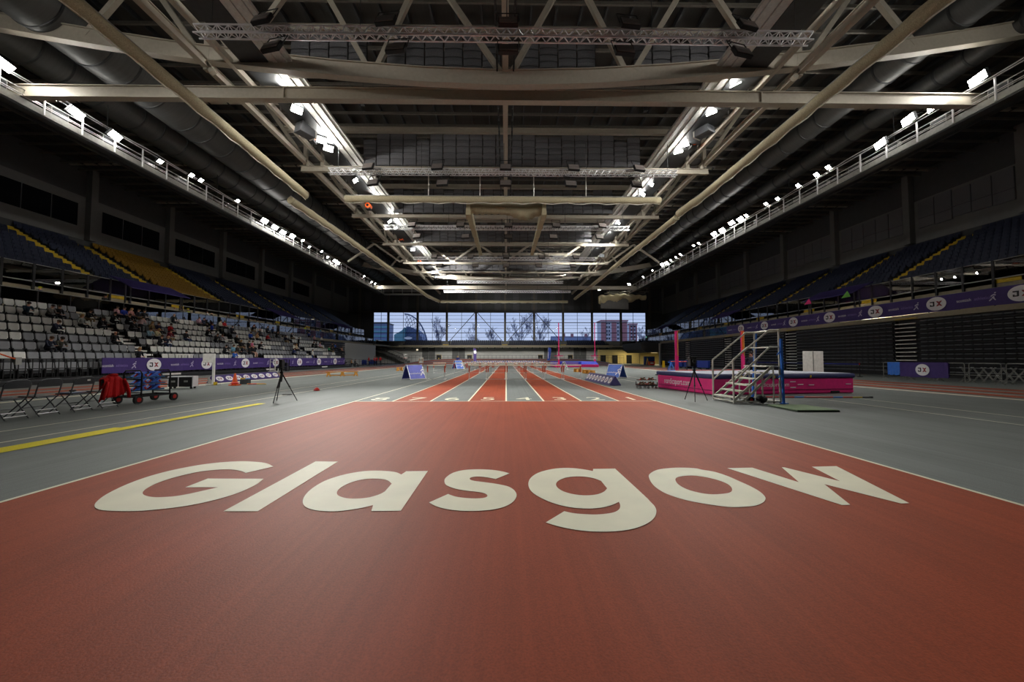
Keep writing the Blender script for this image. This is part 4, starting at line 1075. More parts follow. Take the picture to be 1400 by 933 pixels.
# seats on the far balcony
mb = MB(); n = 0; ps = None
for r in range(3):
    for j in range(100):
        x = -27 + .54 * j
        if any(abs(x - v) < 1.2 for v in (-16.3, -.3, 15.2)): continue
        mb_ = mb; z = 4.6 + r * .38
        vs = [(x - .22, 107 + r * .8, z + .4), (x + .22, 107 + r * .8, z + .4), (x + .22, 107.08 + r * .8, z + .95), (x - .22, 107.08 + r * .8, z + .95)]
        mb.add([Vector(v) for v in vs] + [Vector(v) + Vector((0, .05, 0)) for v in vs], [(0, 1, 2, 3), (7, 6, 5, 4), (3, 2, 6, 7), (0, 4, 5, 1), (0, 3, 7, 4), (1, 5, 6, 2)], M_NAVY)
        mb.box(x - .2, x + .2, 106.9 + r * .8, 106.97 + r * .8, z + .35, z + .75, M_NAVY)
o = mb.done('balcony_seats'); tag(o, 'navy seats in rows along the far balcony under the windows', 'seats'); stuff(o)
mb = MB()
for r in range(3): mb.box(-28, 28, 106.7 + r * .8, 107.5 + r * .8, 4.6, 4.62 + r * .38, M_DGREY)
struct(mb.done('floor_balcony_steps'))

# ---- right: stands folded away under the concourse
TRB = [(2, 18.6), (20.4, 29.7), (31.5, 42.2), (44, 54.6), (56.4, 67), (68.8, 80)]
M_FOLD = mat('dark folded seat', (116, 118, 122), .4); M_FOLDE = mat('dark stand steel', (24, 24, 26), .6)
for n, (y0, y1) in enumerate(TRB):
    t = thing('retracted_stand', 'dark folded-away seating stand under the right concourse, %s from the camera' % ORD[n], 'seating stand', (31.2, y0, 0), 0, 'folded stands on the right')
    L = y1 - y0; mb = MB(); mb.box(.15, .4, 0, L, 0, 4.35, M_FOLDE)
    mb.done('back_frame', t)
    for k in range(13):
        z = .32 + k * .315; mb = MB(); mb.box(-.05, .3, 0, L, z - .1, z, M_FOLDE); mb.done('tier', t)
    c = 0; far = MB(); sp_ = None; N = int(L / .56)
    for j in range(N):
        for k in range(13):
            y = .3 + j * .56; z = .32 + k * .315 + .06
            if c < 100 and n > 0:
                if sp_ is None:
                    q = MB(); q.prism([(-.16, 0), (.1, 0), (.12, .05), (-.12, .075), (-.18, .04)], 'y', -.235, .235, M_FOLD); q.box(-.1, .0, -.26, -.24, -.05, .1, M_BLACK); sp_ = q.done('folded_seat', t)
                else: sp_ = sp_.copy(); COL.objects.link(sp_)
                sp_.location = (0, y, z); c += 1
            else: far.prism([(-.16, z), (.1, z), (.12, z + .05), (-.12, z + .075), (-.18, z + .04)], 'y', y - .235, y + .235, M_FOLD)
    stuff(far.done('distant_folded_seats', t))
for n, ((_, a), (b, _2)) in enumerate(zip(TRB, TRB[1:])):
    t = thing('folded_stair', 'stack of silver-edged treads between folded stands on the right, %s from the camera' % ORD[n], 'stair', (31.2, a, 0), 0, 'folded stairs on the right')
    for k in range(13):
        mb = MB(); z = .3 + k * .315; mb.box(-.02, .35, .1, b - a - .1, z - .03, z, M_FOLDE); mb.box(-.05, -.0, .1, b - a - .1, z - .045, z + .025, M_TREAD); mb.done('tread', t)
    mb = MB(); mb.box(.36, .42, .1, b - a - .1, 0, 4.35, M_FOLDE); mb.done('back_frame', t)
    for z in (4.5, 4.72):
        mb = MB(); mb.box(.02 if z < 4.6 else .2, .5, .05, b - a - .05, z - .06, z, M_NUMY); mb.done('yellow_step', t)
t = thing('retracted_stand', 'dark folded stand end beyond the left stand, before the white wall', 'seating stand', (-31.0, 66, 0))
mb = MB(); mb.box(-.4, 0, 0, 11, 0, 4.3, M_FOLDE); mb.done('back_frame', t)
for k in range(12):
    mb = MB(); mb.box(-.1, .3, 0, 9, .3 + .33 * k, .36 + .33 * k, M_FOLD); mb.done('tier', t)
    mb = MB(); mb.box(-.1, .34, 9.2, 10.8, .3 + .33 * k, .36 + .33 * k, M_TREAD); mb.done('tread', t)
for a in AIS:
    t = thing('aisle_top_steps', 'yellow-edged steps at the top of the %s aisle of the left stand' % ORD[AIS.index(a)], 'steps', (-31.5, a, row_z(7)), 0)
    for k in range(3):
        mb = MB(); mb.box(-.3 * k - .3, -.3 * k, -.9, .9, .0 + .1 * k, .14 * k + .12, M_DGREY); mb.box(-.3 * k - .06, -.3 * k + .02, -.9, .9, .14 * k + .1, .14 * k + .15, M_NUMY); mb.done('step', t)

# ---- white wall, stairs and doorways at the far corners
mb = MB(); mb.box(-31.4, -31.0, 77, 95, 0, 4.4, M_WALLW); struct(mb.done('wall_left_corner'))
mb = MB(); mb.box(31.2, 36, 92.6, 93, 0, 4.4, M_YWALL); mb.box(35.6, 36, 80, 93, 0, 4.4, M_YWALL); mb.box(31.0, 31.4, 80, 80.5, 0, 4.4, M_WALLW); struct(mb.done('wall_right_corner'))
mb = MB(); pr = [(27.5 + 0, 3.2)] + [(27.5 + 1.0 * (1 - math.cos(PI / 2 * k / 6)) * 0 - .0, 3.2) for k in ()] + [(27.2, 4.6), (31.3, 4.75), (31.3, 2.6), (28.4, 2.6)]
mb.prism(pr, 'y', 80.5, 93, M_WALLD); struct(mb.done('trim_bulkhead'))
for px, lab in ((848, 'first'), (858, 'second'), (872, 'third')):
    p = gr(px, 499.0); 
t = thing('yellow_doorway', 'cream yellow wall with dark doorways under the far right stairs', 'doorway', (30, 104, 0))
mb = MB(); mb.box(-6, 9, 0, .3, 0, 3.6, M_YWALL); mb.done('wall', t)
for x in (-4.6, -1.5, 2.2, 6):
    mb = MB(); mb.box(x - .7, x + .7, -.06, 0, 0, 2.2, M_BLACK); mb.done('doorway', t)
l = bpy.data.lights.new('corner_lamp', 'AREA'); l.energy = 230; l.size = 1.6; l.color = (1, .84, .5); o = bpy.data.objects.new('corner_lamp', l); COL.objects.link(o); o.location = (32.5, 87, 2.5)
l = bpy.data.lights.new('corner_lamp', 'AREA'); l.energy = 200; l.size = 1.2; l.color = (1, .84, .5); o = bpy.data.objects.new('corner_lamp', l); COL.objects.link(o); o.location = (31, 101, 3.4)
for k, (x, y, z) in enumerate(((32.5, 87, 2.55), (31, 101, 3.45))):
    t = thing('ceiling_lamp', 'warm lamp over the yellow-lit corner at the far right, %s' % ('near the folded stand' if k == 0 else 'near the doorways'), 'lamp', (x, y, z)); mb = MB(); mb.box(-.7, .7, -.3, .3, .02, .1, M_WHITE); mb.done('housing', t); mb = MB(); mb.box(-.6, .6, -.2, .2, .005, .02, emit('warm diffuser', (255, 226, 160), 3)); mb.done('diffuser', t)
for s, nm in ((-1, 'left'), (1, 'right')):
    a = atY(512 if s < 0 else 870, 467, 106.6).x; b = atY(560 if s < 0 else 826, 490, 106.6).x; ztop, zb = 4.5, .6
    t = thing('corner_staircase', 'grey staircase with handrail down from the far balcony at the %s corner' % nm, 'stair', (0, 106.4, 0))
    for k in range(14):
        f = k / 14; x = a + (b - a) * f; z = ztop + (zb - ztop) * f; w = (b - a) / 14
        mb = MB(); mb.box(min(x, x + w), max(x, x + w), -.8, .8, z - .45, z - .12, M_WALL); mb.done('step', t)
    mb = MB()
    for y in (-.8, .8): mb.bar((a, y, ztop - .5), (b, y, zb - .3), .08, .4, M_WALL); mb.tube((a, y, ztop + 1.0), (b, y, zb + 1.0), .04, M_DGREY, 6)
    for k in range(8):
        f = k / 7; mb.tube((a + (b - a) * f, -.8, ztop + (zb - ztop) * f), (a + (b - a) * f, -.8, ztop + (zb - ztop) * f + 1), .025, M_DGREY, 5)
    mb.done('handrail', t)
    mb = MB(); x1 = s * 31; x0 = s * 36
    for k in range(8): mb.tube((s * (31 + k * .0), 95 + k * 1.4, 4.75), (s * 31, 95 + k * 1.4, 5.85), .03, M_BLACK, 5)
    mb.tube((s * 31, 95, 5.85), (s * 31, 106, 5.85), .03, M_BLACK, 6); mb.box(s * 31 - .01, s * 31 + .01, 95, 106, 4.85, 5.8, M_GLASSB)
    o = mb.done('corner_balustrade'); tag(o, 'glass balustrade around the far %s corner landing' % nm, 'balustrade')
    mb = MB(); c0, c1 = sorted((s * 31, s * 44)); mb.box(c0, c1, 94, 107, 4.4, 4.75, M_CONC); struct(mb.done('floor_corner_landing'))
mb = MB()
mb.tube((-37, 106.55, 5.8), (38, 106.55, 5.8), .025, M_DGREY, 6)
for k in range(38): mb.tube((-37 + 2 * k, 106.55, 4.6), (-37 + 2 * k, 106.55, 5.8), .02, M_DGREY, 5)
o = mb.done('balcony_rail'); tag(o, 'thin dark rail along the front of the far balcony', 'railing')
o = MB()
for k in range(60): o.tube((-29.5 + k, 99.5 + 0, 0), (-29.5 + k, 99.5, 2.1), .03, M_DGREY, 5)
o.tube((-29.5, 99.5, 2.1), (29.5, 99.5, 2.1), .03, M_DGREY, 6); o.tube((-29.5, 99.5, 1.5), (29.5, 99.5, 1.5), .025, M_DGREY, 6)
o = o.done('track_railing'); tag(o, 'dark post-and-rail fence behind the banked far bend', 'railing')

# ---- concourse furniture: canopies, doors, posters, signs, banners
for k, (s, px0, px1, lab) in enumerate(((-1, 152, 236, 'large purple canopy over the first left vomitory'), (-1, 366, 396, 'purple canopy over the second left vomitory'), (-1, 455, 473, 'violet canopy near the far end of the left tier'),
                                       (1, 1118, 1192, 'purple canopy with coloured corners over the first right vomitory'), (1, 985, 1010, 'purple canopy over the second right vomitory'), (1, 905, 918, 'violet canopy near the far end of the right tier'))):
    ya = atX(px0, 390, s * 33.2).y; yb = atX(px1, 390, s * 33.2).y; ya, yb = sorted((ya, yb))
    t = thing('vomitory_canopy', lab, 'canopy', (s * 32.3, (ya + yb) / 2, 7.3)); L = (yb - ya) / 2
    mb = MB(); mb.prism([(-s * .9, .0), (s * 1.05, 1.0), (s * 1.05, 1.06), (-s * .9, .06)], 'y', -L, L, mat('purple canopy cloth', (56, 46, 104), .7)); mb.done('cloth', t)
    for y in (-L + .1, L - .1):
        mb = MB(); mb.box(-s * .2 - .04, -s * .2 + .04, y - .04, y + .04, -2.5, .3, M_BLACK); mb.done('post', t)
    if k == 3:
        mb = MB(); mb.flat([(-.4, -.3), (.6, -.3), (.3, .3)], frame((-.93, -L + .8, .0), (0, -1, 0), (0, 0, 1)), mat('lime print', (90, 150, 60), .7)); mb.done('coloured_corner', t); mb = MB(); mb.flat([(-.4, -.3), (.6, -.3), (.3, .3)], frame((-.93, L - .8, .0), (0, -1, 0), (0, 0, 1)), M_PINK); mb.done('coloured_corner', t)
for s, px, py, w, h, lab in ((-1, 127, 414, 1.4, 2.1, 'grey door'), (-1, 178, 410, 1.5, 2.3, 'pale door'), (-1, 84, 408, 1.8, 1.4, 'dark window'), (1, 1182, 410, 1.3, 2.0, 'pale door'), (1, 1080, 426, 1.3, 2.0, 'grey door')):
    p = atX(px, py, s * 35.9); t = thing('concourse_door', '%s in the back wall of the %s concourse, at %s' % (lab, 'left' if s < 0 else 'right', {127: 'the standing man', 178: 'the round yellow poster', 84: 'the near end', 1182: 'the ceiling lamps', 1080: 'the exit sign'}[px]), 'door', (s * 35.98, p.y, 4.76))
    x = -s * .05; mb = MB(); mb.box(min(0, x), max(0, x), -w / 2, w / 2, 0 if h > 1.6 else .6, h if h > 1.6 else .6 + h, M_BLACK if 'dark' in lab else M_STEEL2 if 'pale' in lab else M_DGREY); mb.done('leaf', t)
    mb = MB(); mb.box(min(0, x * 1.5), max(0, x * 1.5), w / 2, w / 2 + .08, 0, h, M_DGREY); mb.box(min(0, x * 1.5), max(0, x * 1.5), -w / 2 - .08, -w / 2, 0, h, M_DGREY); mb.done('frame', t)
for px, py, sz, lab in ((207, 419, 1.35, 'biggest and nearest of the round yellow posters on the left concourse wall'), (269, 425, 1.2, 'round yellow poster behind the hi-vis steward on the left concourse'), (418, 450, 1.0, 'tall yellow-green poster near the far end of the left concourse')):
    p = atX(px, py, -35.9); t = thing('wall_poster', lab, 'poster', (-35.95, p.y, p.z))
    mb = MB(); mb.box(-.02, .02, -sz * .55, sz * .55, -sz * .5, sz * .5, mat('blue violet poster', (62, 62, 130), .6)); mb.done('backing', t)
    mb = MB(); mb.ellipse(frame((.03, .05, -.05), (0, 1, 0), (0, 0, 1)), sz * .45, sz * .4, mat('lime yellow print', (186, 196, 44), .6)); mb.done('round_print', t)
M_EXIT = emit('lit exit sign', (120, 220, 170), .9); M_WLAMP = emit('lit wall lamp', (255, 240, 215), 6)
for s, px, py in ((-1, 195, 407), (-1, 389, 440), (-1, 475, 454), (1, 1085, 423), (1, 950, 446), (1, 884, 461), (-1, 570.5, 478.5)):
    p = atX(px, py, s * 35.6) if px != 570.5 else atY(px, py, 109.6)
    if px == 884: p = atX(px, py, 31.5)
    t = thing('exit_sign', 'green lit exit sign %s' % {195: 'on the near left concourse wall', 389: 'halfway along the left concourse', 475: 'at the far end of the left concourse', 1085: 'on the near right concourse', 950: 'far along the right concourse', 884: 'above the yellow-lit corner at the far right', 570.5: 'on the pale far wall left of the hatches'}[px], 'exit sign', p, 0, 'exit signs')
    mb = MB(); mb.box(-.05, .05, -.28, .28, -.12, .12, M_DGREY) if px != 570.5 else mb.box(-.3, .3, -.05, .05, -.25, .25, M_DGREY); mb.done('housing', t)
    mb = MB(); x = -s * .06
    if px != 570.5: mb.box(min(x, 0), max(x, 0), -.25, .25, -.1, .1, M_EXIT)
    else: mb.box(-.26, .26, -.06, 0, -.2, .2, emit('lit pale sign', (255, 240, 200), .9))
    mb.done('lit_face', t)
for s, px, py, L, lab in ((-1, 158, 398, .8, 'lit lamp above the pale door on the left concourse'), (-1, 427, 437, .6, 'lit lamp near the far end of the left concourse'), (1, 1185, 401, .6, 'lit lamp over the pale door on the right concourse, nearest the camera axis'), (1, 1206, 402, .5, 'middle lit lamp over the right concourse'), (1, 1213, 402, .8, 'longest lit lamp over the right concourse')):
    p = atX(px, py, s * 35.5); t = thing('concourse_lamp', lab, 'lamp', p, 0, 'concourse lamps')
    mb = MB(); mb.box(-.12, .12, -L / 2, L / 2, .01, .07, M_WHITE); mb.done('housing', t); mb = MB(); mb.box(-.1, .1, -L / 2 + .04, L / 2 - .04, -.07, .01, M_WLAMP); mb.done('diffuser', t)
    l = bpy.data.lights.new('concourse_lamp_light', 'AREA'); l.energy = 420; l.size = .7; l.color = (1, .93, .82); o = bpy.data.objects.new('concourse_lamp_light', l); COL.objects.link(o); o.location = (p.x - s * 1.0, p.y, min(p.z - .1, 6.1))
    mb = MB(); mb.tube((0, 0, .07), (0, 0, 6.2 - p.z if p.z < 6.2 else .3), .02, M_DGREY, 5); mb.done('hanger', t)

for k, y in enumerate((16, 25, 44)):  # extra lamps added to brighten the back wall of the left concourse
    t = thing('concourse_lamp', 'dim strip lamp added under the left upper tier, %s from the camera' % ORD[k], 'lamp', (-34.9, y, 6.1), 0, 'concourse lamps')
    mb = MB(); mb.box(-.1, .1, -.7, .7, .02, .1, M_WHITE); mb.done('housing', t); mb = MB(); mb.box(-.08, .08, -.65, .65, 0, .02, emit('dim diffuser', (255, 240, 215), .5)); mb.done('diffuser', t)
    l = bpy.data.lights.new('concourse_lamp_light', 'AREA'); l.energy = 260; l.size = .8; l.color = (1, .95, .86); o = bpy.data.objects.new('concourse_lamp_light', l); COL.objects.link(o); o.location = (-34.6, y, 6.05)
def banner(name, label, s, X, y0, y1, z0, z1, ovals, texts, runs, m=None):
    t = thing(name, label, 'banner', (X, (y0 + y1) / 2, (z0 + z1) / 2)); L = (y1 - y0) / 2; H = (z1 - z0) / 2
    mb = MB(); n = 60; vs = []
    for k in range(n + 1):
        y = -L + 2 * L * k / n; b = .015 * math.sin(k * 2.3)
        for x, z in ((.0, -H), (.03, -H), (.03, H), (.0, H)): vs.append((b + x, y, z - .02 * math.sin(k * .9) * (z < 0)))
    fs = [(4 * k + i, 4 * k + (i + 1) % 4, 4 * k + 4 + (i + 1) % 4, 4 * k + 4 + i) for k in range(n) for i in range(4)] + [(0, 3, 2, 1), (4 * n, 4 * n + 1, 4 * n + 2, 4 * n + 3)]
    mb.add(vs, fs, m or M_PURPLE); mb.done('cloth', t)
    xo = -s * .055 if s > 0 else .06
    xd = (0, -s, 0)
    for y, r in ovals: oval('oval_logo', t, frame((xo, y - (y0 + y1) / 2, 0), xd, (0, 0, 1)), H * r * 1.05, H * .88)
    for y in texts:
        mb = MB(); mb.text('scottish', frame((xo, y - (y0 + y1) / 2, -.02), xd, (0, 0, 1)) @ Matrix.Translation((-H * .95, 0, 0)), H * .5, M_LOGOW); mb.text('athletics', frame((xo, y - (y0 + y1) / 2, -.02), xd, (0, 0, 1)) @ Matrix.Translation((H * .95, 0, 0)), H * .5, mat('faint lilac print', (130, 112, 176), .6)); mb.done('lettering', t)
    for y in runs:
        mb = MB(); runner(mb, frame((xo, y - (y0 + y1) / 2, 0), xd, (0, 0, 1)), H * 1.0, M_PRINT); mb.done('runner_mark', t)
    return t
lx = lambda px: atX(px, 495, -24.25).y
ov = [lx(v) for v in (210.5, 282.5, 335.5, 377, 409.5, 436, 458)]
banner('rail_banner', 'long purple banner with round logos along the front rail of the left stand', -1, -24.29, lx(140), lx(471.5), .48, 1.42, [(v, 1.15) for v in ov], [lx(v) for v in (157, 246, 306, 353, 388, 423, 447, 465)], [lx(v) for v in (183, 262, 321, 366, 400, 429, 453, 470)])
rx = lambda px: atX(px, 420, 31.2).y
banner('balcony_banner', 'long purple banner with round logos along the right concourse glass', 1, 31.28, rx(1420), rx(992), 4.78, 5.9, [(rx(v), 1.15) for v in (1012, 1044, 1083.5, 1133, 1196, 1279.5, 1397)], [rx(v) for v in (1027, 1061, 1104, 1157, 1230, 1330, 1000)], [rx(v) for v in (1033.5, 1071, 1117, 1175, 1252, 1357)])
for nm_, s_, X_, z_ in (): pass
# ================================================================== EQUIPMENT ON THE FLOOR
G0 = .012
# ---- hurdles
M_HW = mat('silver hurdle tube', (190, 188, 182), .35, .5); M_BARC = mat('cream hurdle bar', (232, 226, 204), .5)
def hurdle(kind):
    t = thing('hurdle', '', 'hurdle')
    mb = MB()
    mb.box(-.59, .59, -.012, .012, .90, .97, M_BARC if kind == 0 else M_LOGOW)
    if kind == 1:
        for x, c in ((-.46, M_BLUE2), (-.12, mat('lilac print', (176, 140, 190), .6)), (.2, M_BLUE2), (.44, M_PURPLE)): mb.box(x - .07, x + .07, -.016, -.012, .905, .965, c)
    mb.done('top_bar', t)
    for s in (-1, 1):
        mb = MB(); mb.tube((s * .55, 0, .03), (s * .55, 0, .5), .02, M_HW, 8); mb.done('upright', t)
        mb = MB()
        for k, m in enumerate((M_HURDLER, M_HURDLER, M_LOGOW, M_HURDLER)[:4 if kind else 2]):
            n = 4 if kind else 2; mb.box(s * .55 - .035, s * .55 + .035, .014, .05, .45 + .46 * k / n, .45 + .46 * (k + 1) / n, m)
        mb.done('upright_sleeve', t)
        mb = MB(); mb.box(s * .55 - .03, s * .55 + .03, -.04, .68, 0, .05, M_HW); mb.box(s * .55 - .045, s * .55 + .045, -.05, .02, 0, .08, M_LOGOW); mb.done('base_leg', t)
    mb = MB(); mb.tube((-.55, .0, .03), (.55, .0, .03), .016, M_HW, 6); mb.done('base_bar', t)
    return t
H0, H1 = Proto(hurdle(0)), Proto(hurdle(1))
rows = [gr(691, 519.6).y, gr(691, 510.5).y, 47.0, 55.6, 64.2]
for r, Y in enumerate(rows):
    for ln in range(1, 9):
        if (r == 0 and ln == 7): continue
        x = XR - (ln - .5) * LW
        if r == 0 and ln == 8: x -= .24
        P_ = H0 if r < 2 else H1
        P_.place((x, Y, G0), 0, '%s hurdle in the %s lane from the right, %s row from the camera' % ('cream barred' if r < 2 else 'colour-barred', ORD[ln - 1], ORD[r]), 'hurdles set out in the lanes')
p = gr(601, 510.6); H0.place((p.x, p.y, G0), 0, 'cream barred hurdle standing outside the lanes on the left', 'hurdles set out in the lanes')

# ---- A-frame banner boards
def a_frame(loc, rz, w, h, m, label, small=False):
    t = thing('banner_stand', label, 'banner board', loc, rz); d = h * .42
    for s in (-1, 1):
        mb = MB()
        for x in (-w / 2, w / 2): mb.tube((x, s * d, .02), (x, s * .03, h), .022, M_ALU, 6)
        for f in (.03, .97): mb.tube((-w / 2, s * (d + (.03 - d) * f), h * f), (w / 2, s * (d + (.03 - d) * f), h * f), .02, M_ALU, 6)
        mb.done('frame', t)
        mb = MB(); n = 12; vs = []
        for i in range(n + 1):
            for f in (.06, .5, .94):
                x = -w / 2 + .03 + (w - .06) * i / n; y = s * (d + (.03 - d) * f) + .015 * math.sin(i * 1.3 + f * 4); vs.append((x, y, h * f)); vs.append((x, y - .012, h * f))
        fs = []
        for i in range(n):
            for k in (0, 2):
                a = 6 * i + k; b = a + 6; fs += [(a, b, b + 2, a + 2), (a + 1, a + 3, b + 3, b + 1)]
        mb.add(vs, fs, m); cl = mb.done('cloth', t, smooth=True)
        if s < 0:
            yd = Vector((0, d - .03, h)).normalized(); Mx = frame((0, -d * .5 - .045, h * .5 + .015), (1, 0, 0), yd)
            mb = MB(); mb.text('scottishathletics', Mx @ Matrix.Translation((-w * .08, -h * .12, 0)), w * .115, M_LOGOW); mb.done('lettering', cl)
            mb = MB(); runner(mb, Mx @ Matrix.Translation((w * .36, 0, 0)), h * .62, M_LOGOW); mb.done('runner_mark', cl)
    mb = MB(); mb.box(-w / 2, w / 2, -.04, .04, h - .02, h + .01, M_BLACK); mb.done('hinge', t)
    return t
p = gr(562, 519.2); a_frame((p.x + .15, p.y + .1, G0), 1.0, 1.35, .98, M_BLUEB, 'violet blue A-frame banner board left of the lanes')
p = gr(842, 517.5); a_frame((p.x + .1, p.y + .3, G0), -1.05, 1.3, .98, M_BLUE2, 'blue A-frame banner board right of the lanes behind the row of logos')
p = gr(626, 505.2); a_frame((p.x, p.y, G0), .9, 1.2, 1.15, M_BLUE2, 'small blue and white A-frame board far down the left of the lanes')
p = gr(771, 505.2); a_frame((p.x, p.y, G0), 1.2, .9, .95, M_DGREY, 'dark A-frame board seen end on before the vault mat')

# ---- low sloping boards with logos
def logo_board(a, b, s, n, label, wd=.62, h=.47):
    a = Vector(a); b = Vector(b); L = (b - a).length; rz = math.atan2((b - a).y, (b - a).x)
    t = thing('logo_board', label, 'banner board', (*((a + b) / 2).xy, G0), rz)
    mb = MB(); mb.prism([(-s * 0, 0), (-s * wd, 0), (-s * wd * .5, h)], 'x', -L / 2, L / 2, mat('slate violet board', (72, 66, 116), .5)) if s > 0 else mb.prism([(0, 0), (wd, 0), (wd * .5, h)], 'x', -L / 2, L / 2, M_PURPLE)
    mb.done('wedge', t, bevel=.02)
    yd = Vector((0, -s * wd * .5, h)).normalized(); xd = Vector((-s * 1.0, 0, 0)) if s > 0 else Vector((1, 0, 0))
    for k in range(n):
        x = -L / 2 + L * (k + .5) / n; oval('oval_logo', t, frame((x, -s * wd * .25 + (.012 if s > 0 else -.012), h * .5 + .012), xd, yd), .22 if s > 0 else .3, .17)
    return t
pa = gr(833, 527.6); pb = gr(799, 519.8)
logo_board(pb, pa, -1, 8, 'slate logo board lying along the right edge of the lanes') if False else None
def board(p, q, nrm, n, label, m, h=.47, wd=.62, rx=.3):
    """sloping board whose lower front edge runs from p to q; nrm points to the side it faces"""
    p = Vector((p.x, p.y, 0)); q = Vector((q.x, q.y, 0)); c = (p + q) / 2; L = (q - p).length
    x = (q - p).normalized(); nr = Vector((*nrm, 0)); nr = (nr - x * nr.dot(x)).normalized()
    if x.cross(Vector((0, 0, 1))).dot(nr) < 0: x = -x
    rz = math.atan2(x.y, x.x)                                  # local -Y is the faced side
    t = thing('logo_board', label, 'banner board', (c.x, c.y, G0), rz)
    mb = MB(); mb.prism([(0, 0), (wd, 0), (wd * .52, h), (wd * .48, h)], 'x', -L / 2, L / 2, m); mb.done('wedge', t)
    yd = Vector((0, wd * .48, h)).normalized()
    for k in range(n): oval('oval_logo', t, frame(Vector((-L / 2 + L * (k + .5) / n, wd * .24, h * .5)) + Vector((0, -h, wd * .48)).normalized() * .012, (1, 0, 0), yd), rx, h * .38)
board(gr(799.5, 519.8), gr(833, 527.8), (-1, -.2), 8, 'slate logo board lying along the right edge of the lanes', mat('slate violet board', (72, 66, 116), .5), rx=.27)
board(gr(297, 524.3), gr(383, 516.6), (1, -.1), 8, 'purple logo board on the floor beside the left track', M_PURPLE, .42, .6, .3)

# ---- folding chairs
M_CHAIR = mat('charcoal chair steel', (92, 94, 98), .4, .4); M_CHAIRP = mat('charcoal chair panel', (66, 68, 72), .5)
def folding_chair():
    t = thing('folding_chair', '', 'chair'); w = .23        # faces -X, back at +X
    def lean(z): return .12 + .10 * (z - .45) / .4 if z > .45 else .12 - .48 * (.45 - z) / .45
    mb = MB(); pts = [(lean(z), -w, z) for z in (.0, .2, .45, .66, .76)] + [(lean(.82), -w + .04, .82), (lean(.85), -w + .11, .85), (lean(.85), w - .11, .85), (lean(.82), w - .04, .82)] + [(lean(z), w, z) for z in (.76, .66, .45, .2, .0)]
    mb.path(pts, .013, M_CHAIR, 7); mb.done('back_frame', t)
    for s in (-1, 1):
        mb = MB(); mb.path([(-.14, s * (w - .03), .44), (.02, s * (w - .03), .25), (.21, s * (w - .03), 0)], .012, M_CHAIR, 7); mb.done('rear_leg', t)
    mb = MB(); mb.prism([(-.30 + .02, .435), (.14, .425), (.14, .45), (-.26, .465), (-.30, .45)], 'y', -w + .035, w - .035, M_CHAIRP); mb.done('seat', t, bevel=.01)
    mb = MB(); vs = []; n = 10
    for i in range(n + 1):
        u = 2 * i / n - 1
        for z in (.67, .76, .835 - .03 * abs(u) ** 4):
            x = lean(z) + .02 * (1 - u * u); vs += [(x, u * (w - .01), z), (x + .012, u * (w - .01), z)]
    fs = []
    for i in range(n):
        for k in (0, 2): a = 6 * i + k; b = a + 6; fs += [(a, a + 2, b + 2, b), (a + 1, b + 1, b + 3, a + 3)]
        a = 6 * i; b = a + 6; fs += [(a, b, b + 1, a + 1), (a + 4, a + 5, b + 5, b + 4)]
    fs += [(0, 1, 3, 2), (2, 3, 5, 4)]; e = 6 * n; fs += [(e, e + 2, e + 3, e + 1), (e + 2, e + 4, e + 5, e + 3)]
    mb.add(vs, fs, M_CHAIRP); mb.done('backrest', t)
    for x, z in ((.115, .14), (.17, .06)):
        mb = MB(); mb.tube((x, -w + .03, z), (x, w - .03, z), .011, M_ALU, 6); mb.done('crossbar', t)
    mb = MB(); mb.tube((lean(.2), -w, .2), (lean(.2), w, .2), .01, M_CHAIR, 6); mb.done('front_bar', t)
    return t
FC = Proto(folding_chair())
for (y, lab) in ((9.22, 'charcoal folding chair nearest the camera, cut by the left edge'), (9.87, 'charcoal folding chair second along the row, with an empty seat'), (10.65, 'charcoal folding chair third along, with papers on its seat'), (11.36, 'charcoal folding chair under the red jacket')):
    q = FC.place((-11.27, y, G0), .03, lab, 'folding chairs in a row on the left')
    q.scale = (1.05, 1.12, 1.04)
t = thing('clipboard', 'white papers on a blue clipboard lying on the third folding chair', 'clipboard', (-11.33, 10.65, .5))
mb = MB(); mb.box(-.17, .15, -.2, .2, 0, .006, M_BLUEC); mb.done('board', t); mb = MB(); mb.box(-.16, .13, -.18, .19, .006, .016, M_WHITE); mb.done('papers', t)
mb = MB(); mb.ball((0, 0, 0), (.05, .09, .03), M_BLACK, 10, 6); o = mb.done('black_pouch', smooth=True); o.location = (-11.3, 10.6, .547); tag(o, 'small black pouch on the papers on the third folding chair', 'pouch')
mb = MB(); mb.box(.0, .004, -.04, .04, -.02, .02, M_WHITE); o = mb.done('paper_label'); o.location = (-11.0, 10.7, .82); tag(o, 'small white label stuck on the back of the third folding chair', 'label')
# red jacket hung over the back of the fourth chair
t = thing('red_jacket', 'bright red jacket draped over the back of the fourth folding chair', 'jacket', (-11.04, 11.36, .0))
mb = MB(); n = 36; vs = []
def jz(u): return .30 + .1 * u - .05 * math.sin(u * 9)
for i in range(n + 1):
    u = i / n; y = -.28 + .54 * u
    fold = .022 * math.sin(u * 24) + .012 * math.sin(u * 47 + 1)
    top = .92 - .1 * max(0, abs(u - .48) - .2) / .3
    zb = .2 + .26 * u * (1 if u < .7 else .7) + .04 * math.sin(u * 8)
    for k in range(9):
        f = k / 8; z = top + (zb - top) * f; vs.append((.09 - .02 * f + fold * (.2 + f) - .06 * (f < .05), y * (1 + .55 * f), z))
    for k in range(4):
        f = k / 3; z = top - .01 - .3 * f; vs.append((-.08 - .0 * f + fold * f, y, z))
m_ = 13; fs = []
for i in range(n):
    for k in range(8): a = m_ * i + k; fs.append((a, a + 1, a + m_ + 1, a + m_))
    a = m_ * i; fs.append((a, a + m_, a + m_ + 9, a + 9))
    for k in range(9, 12): a = m_ * i + k; fs.append((a, a + m_, a + m_ + 1, a + 1))
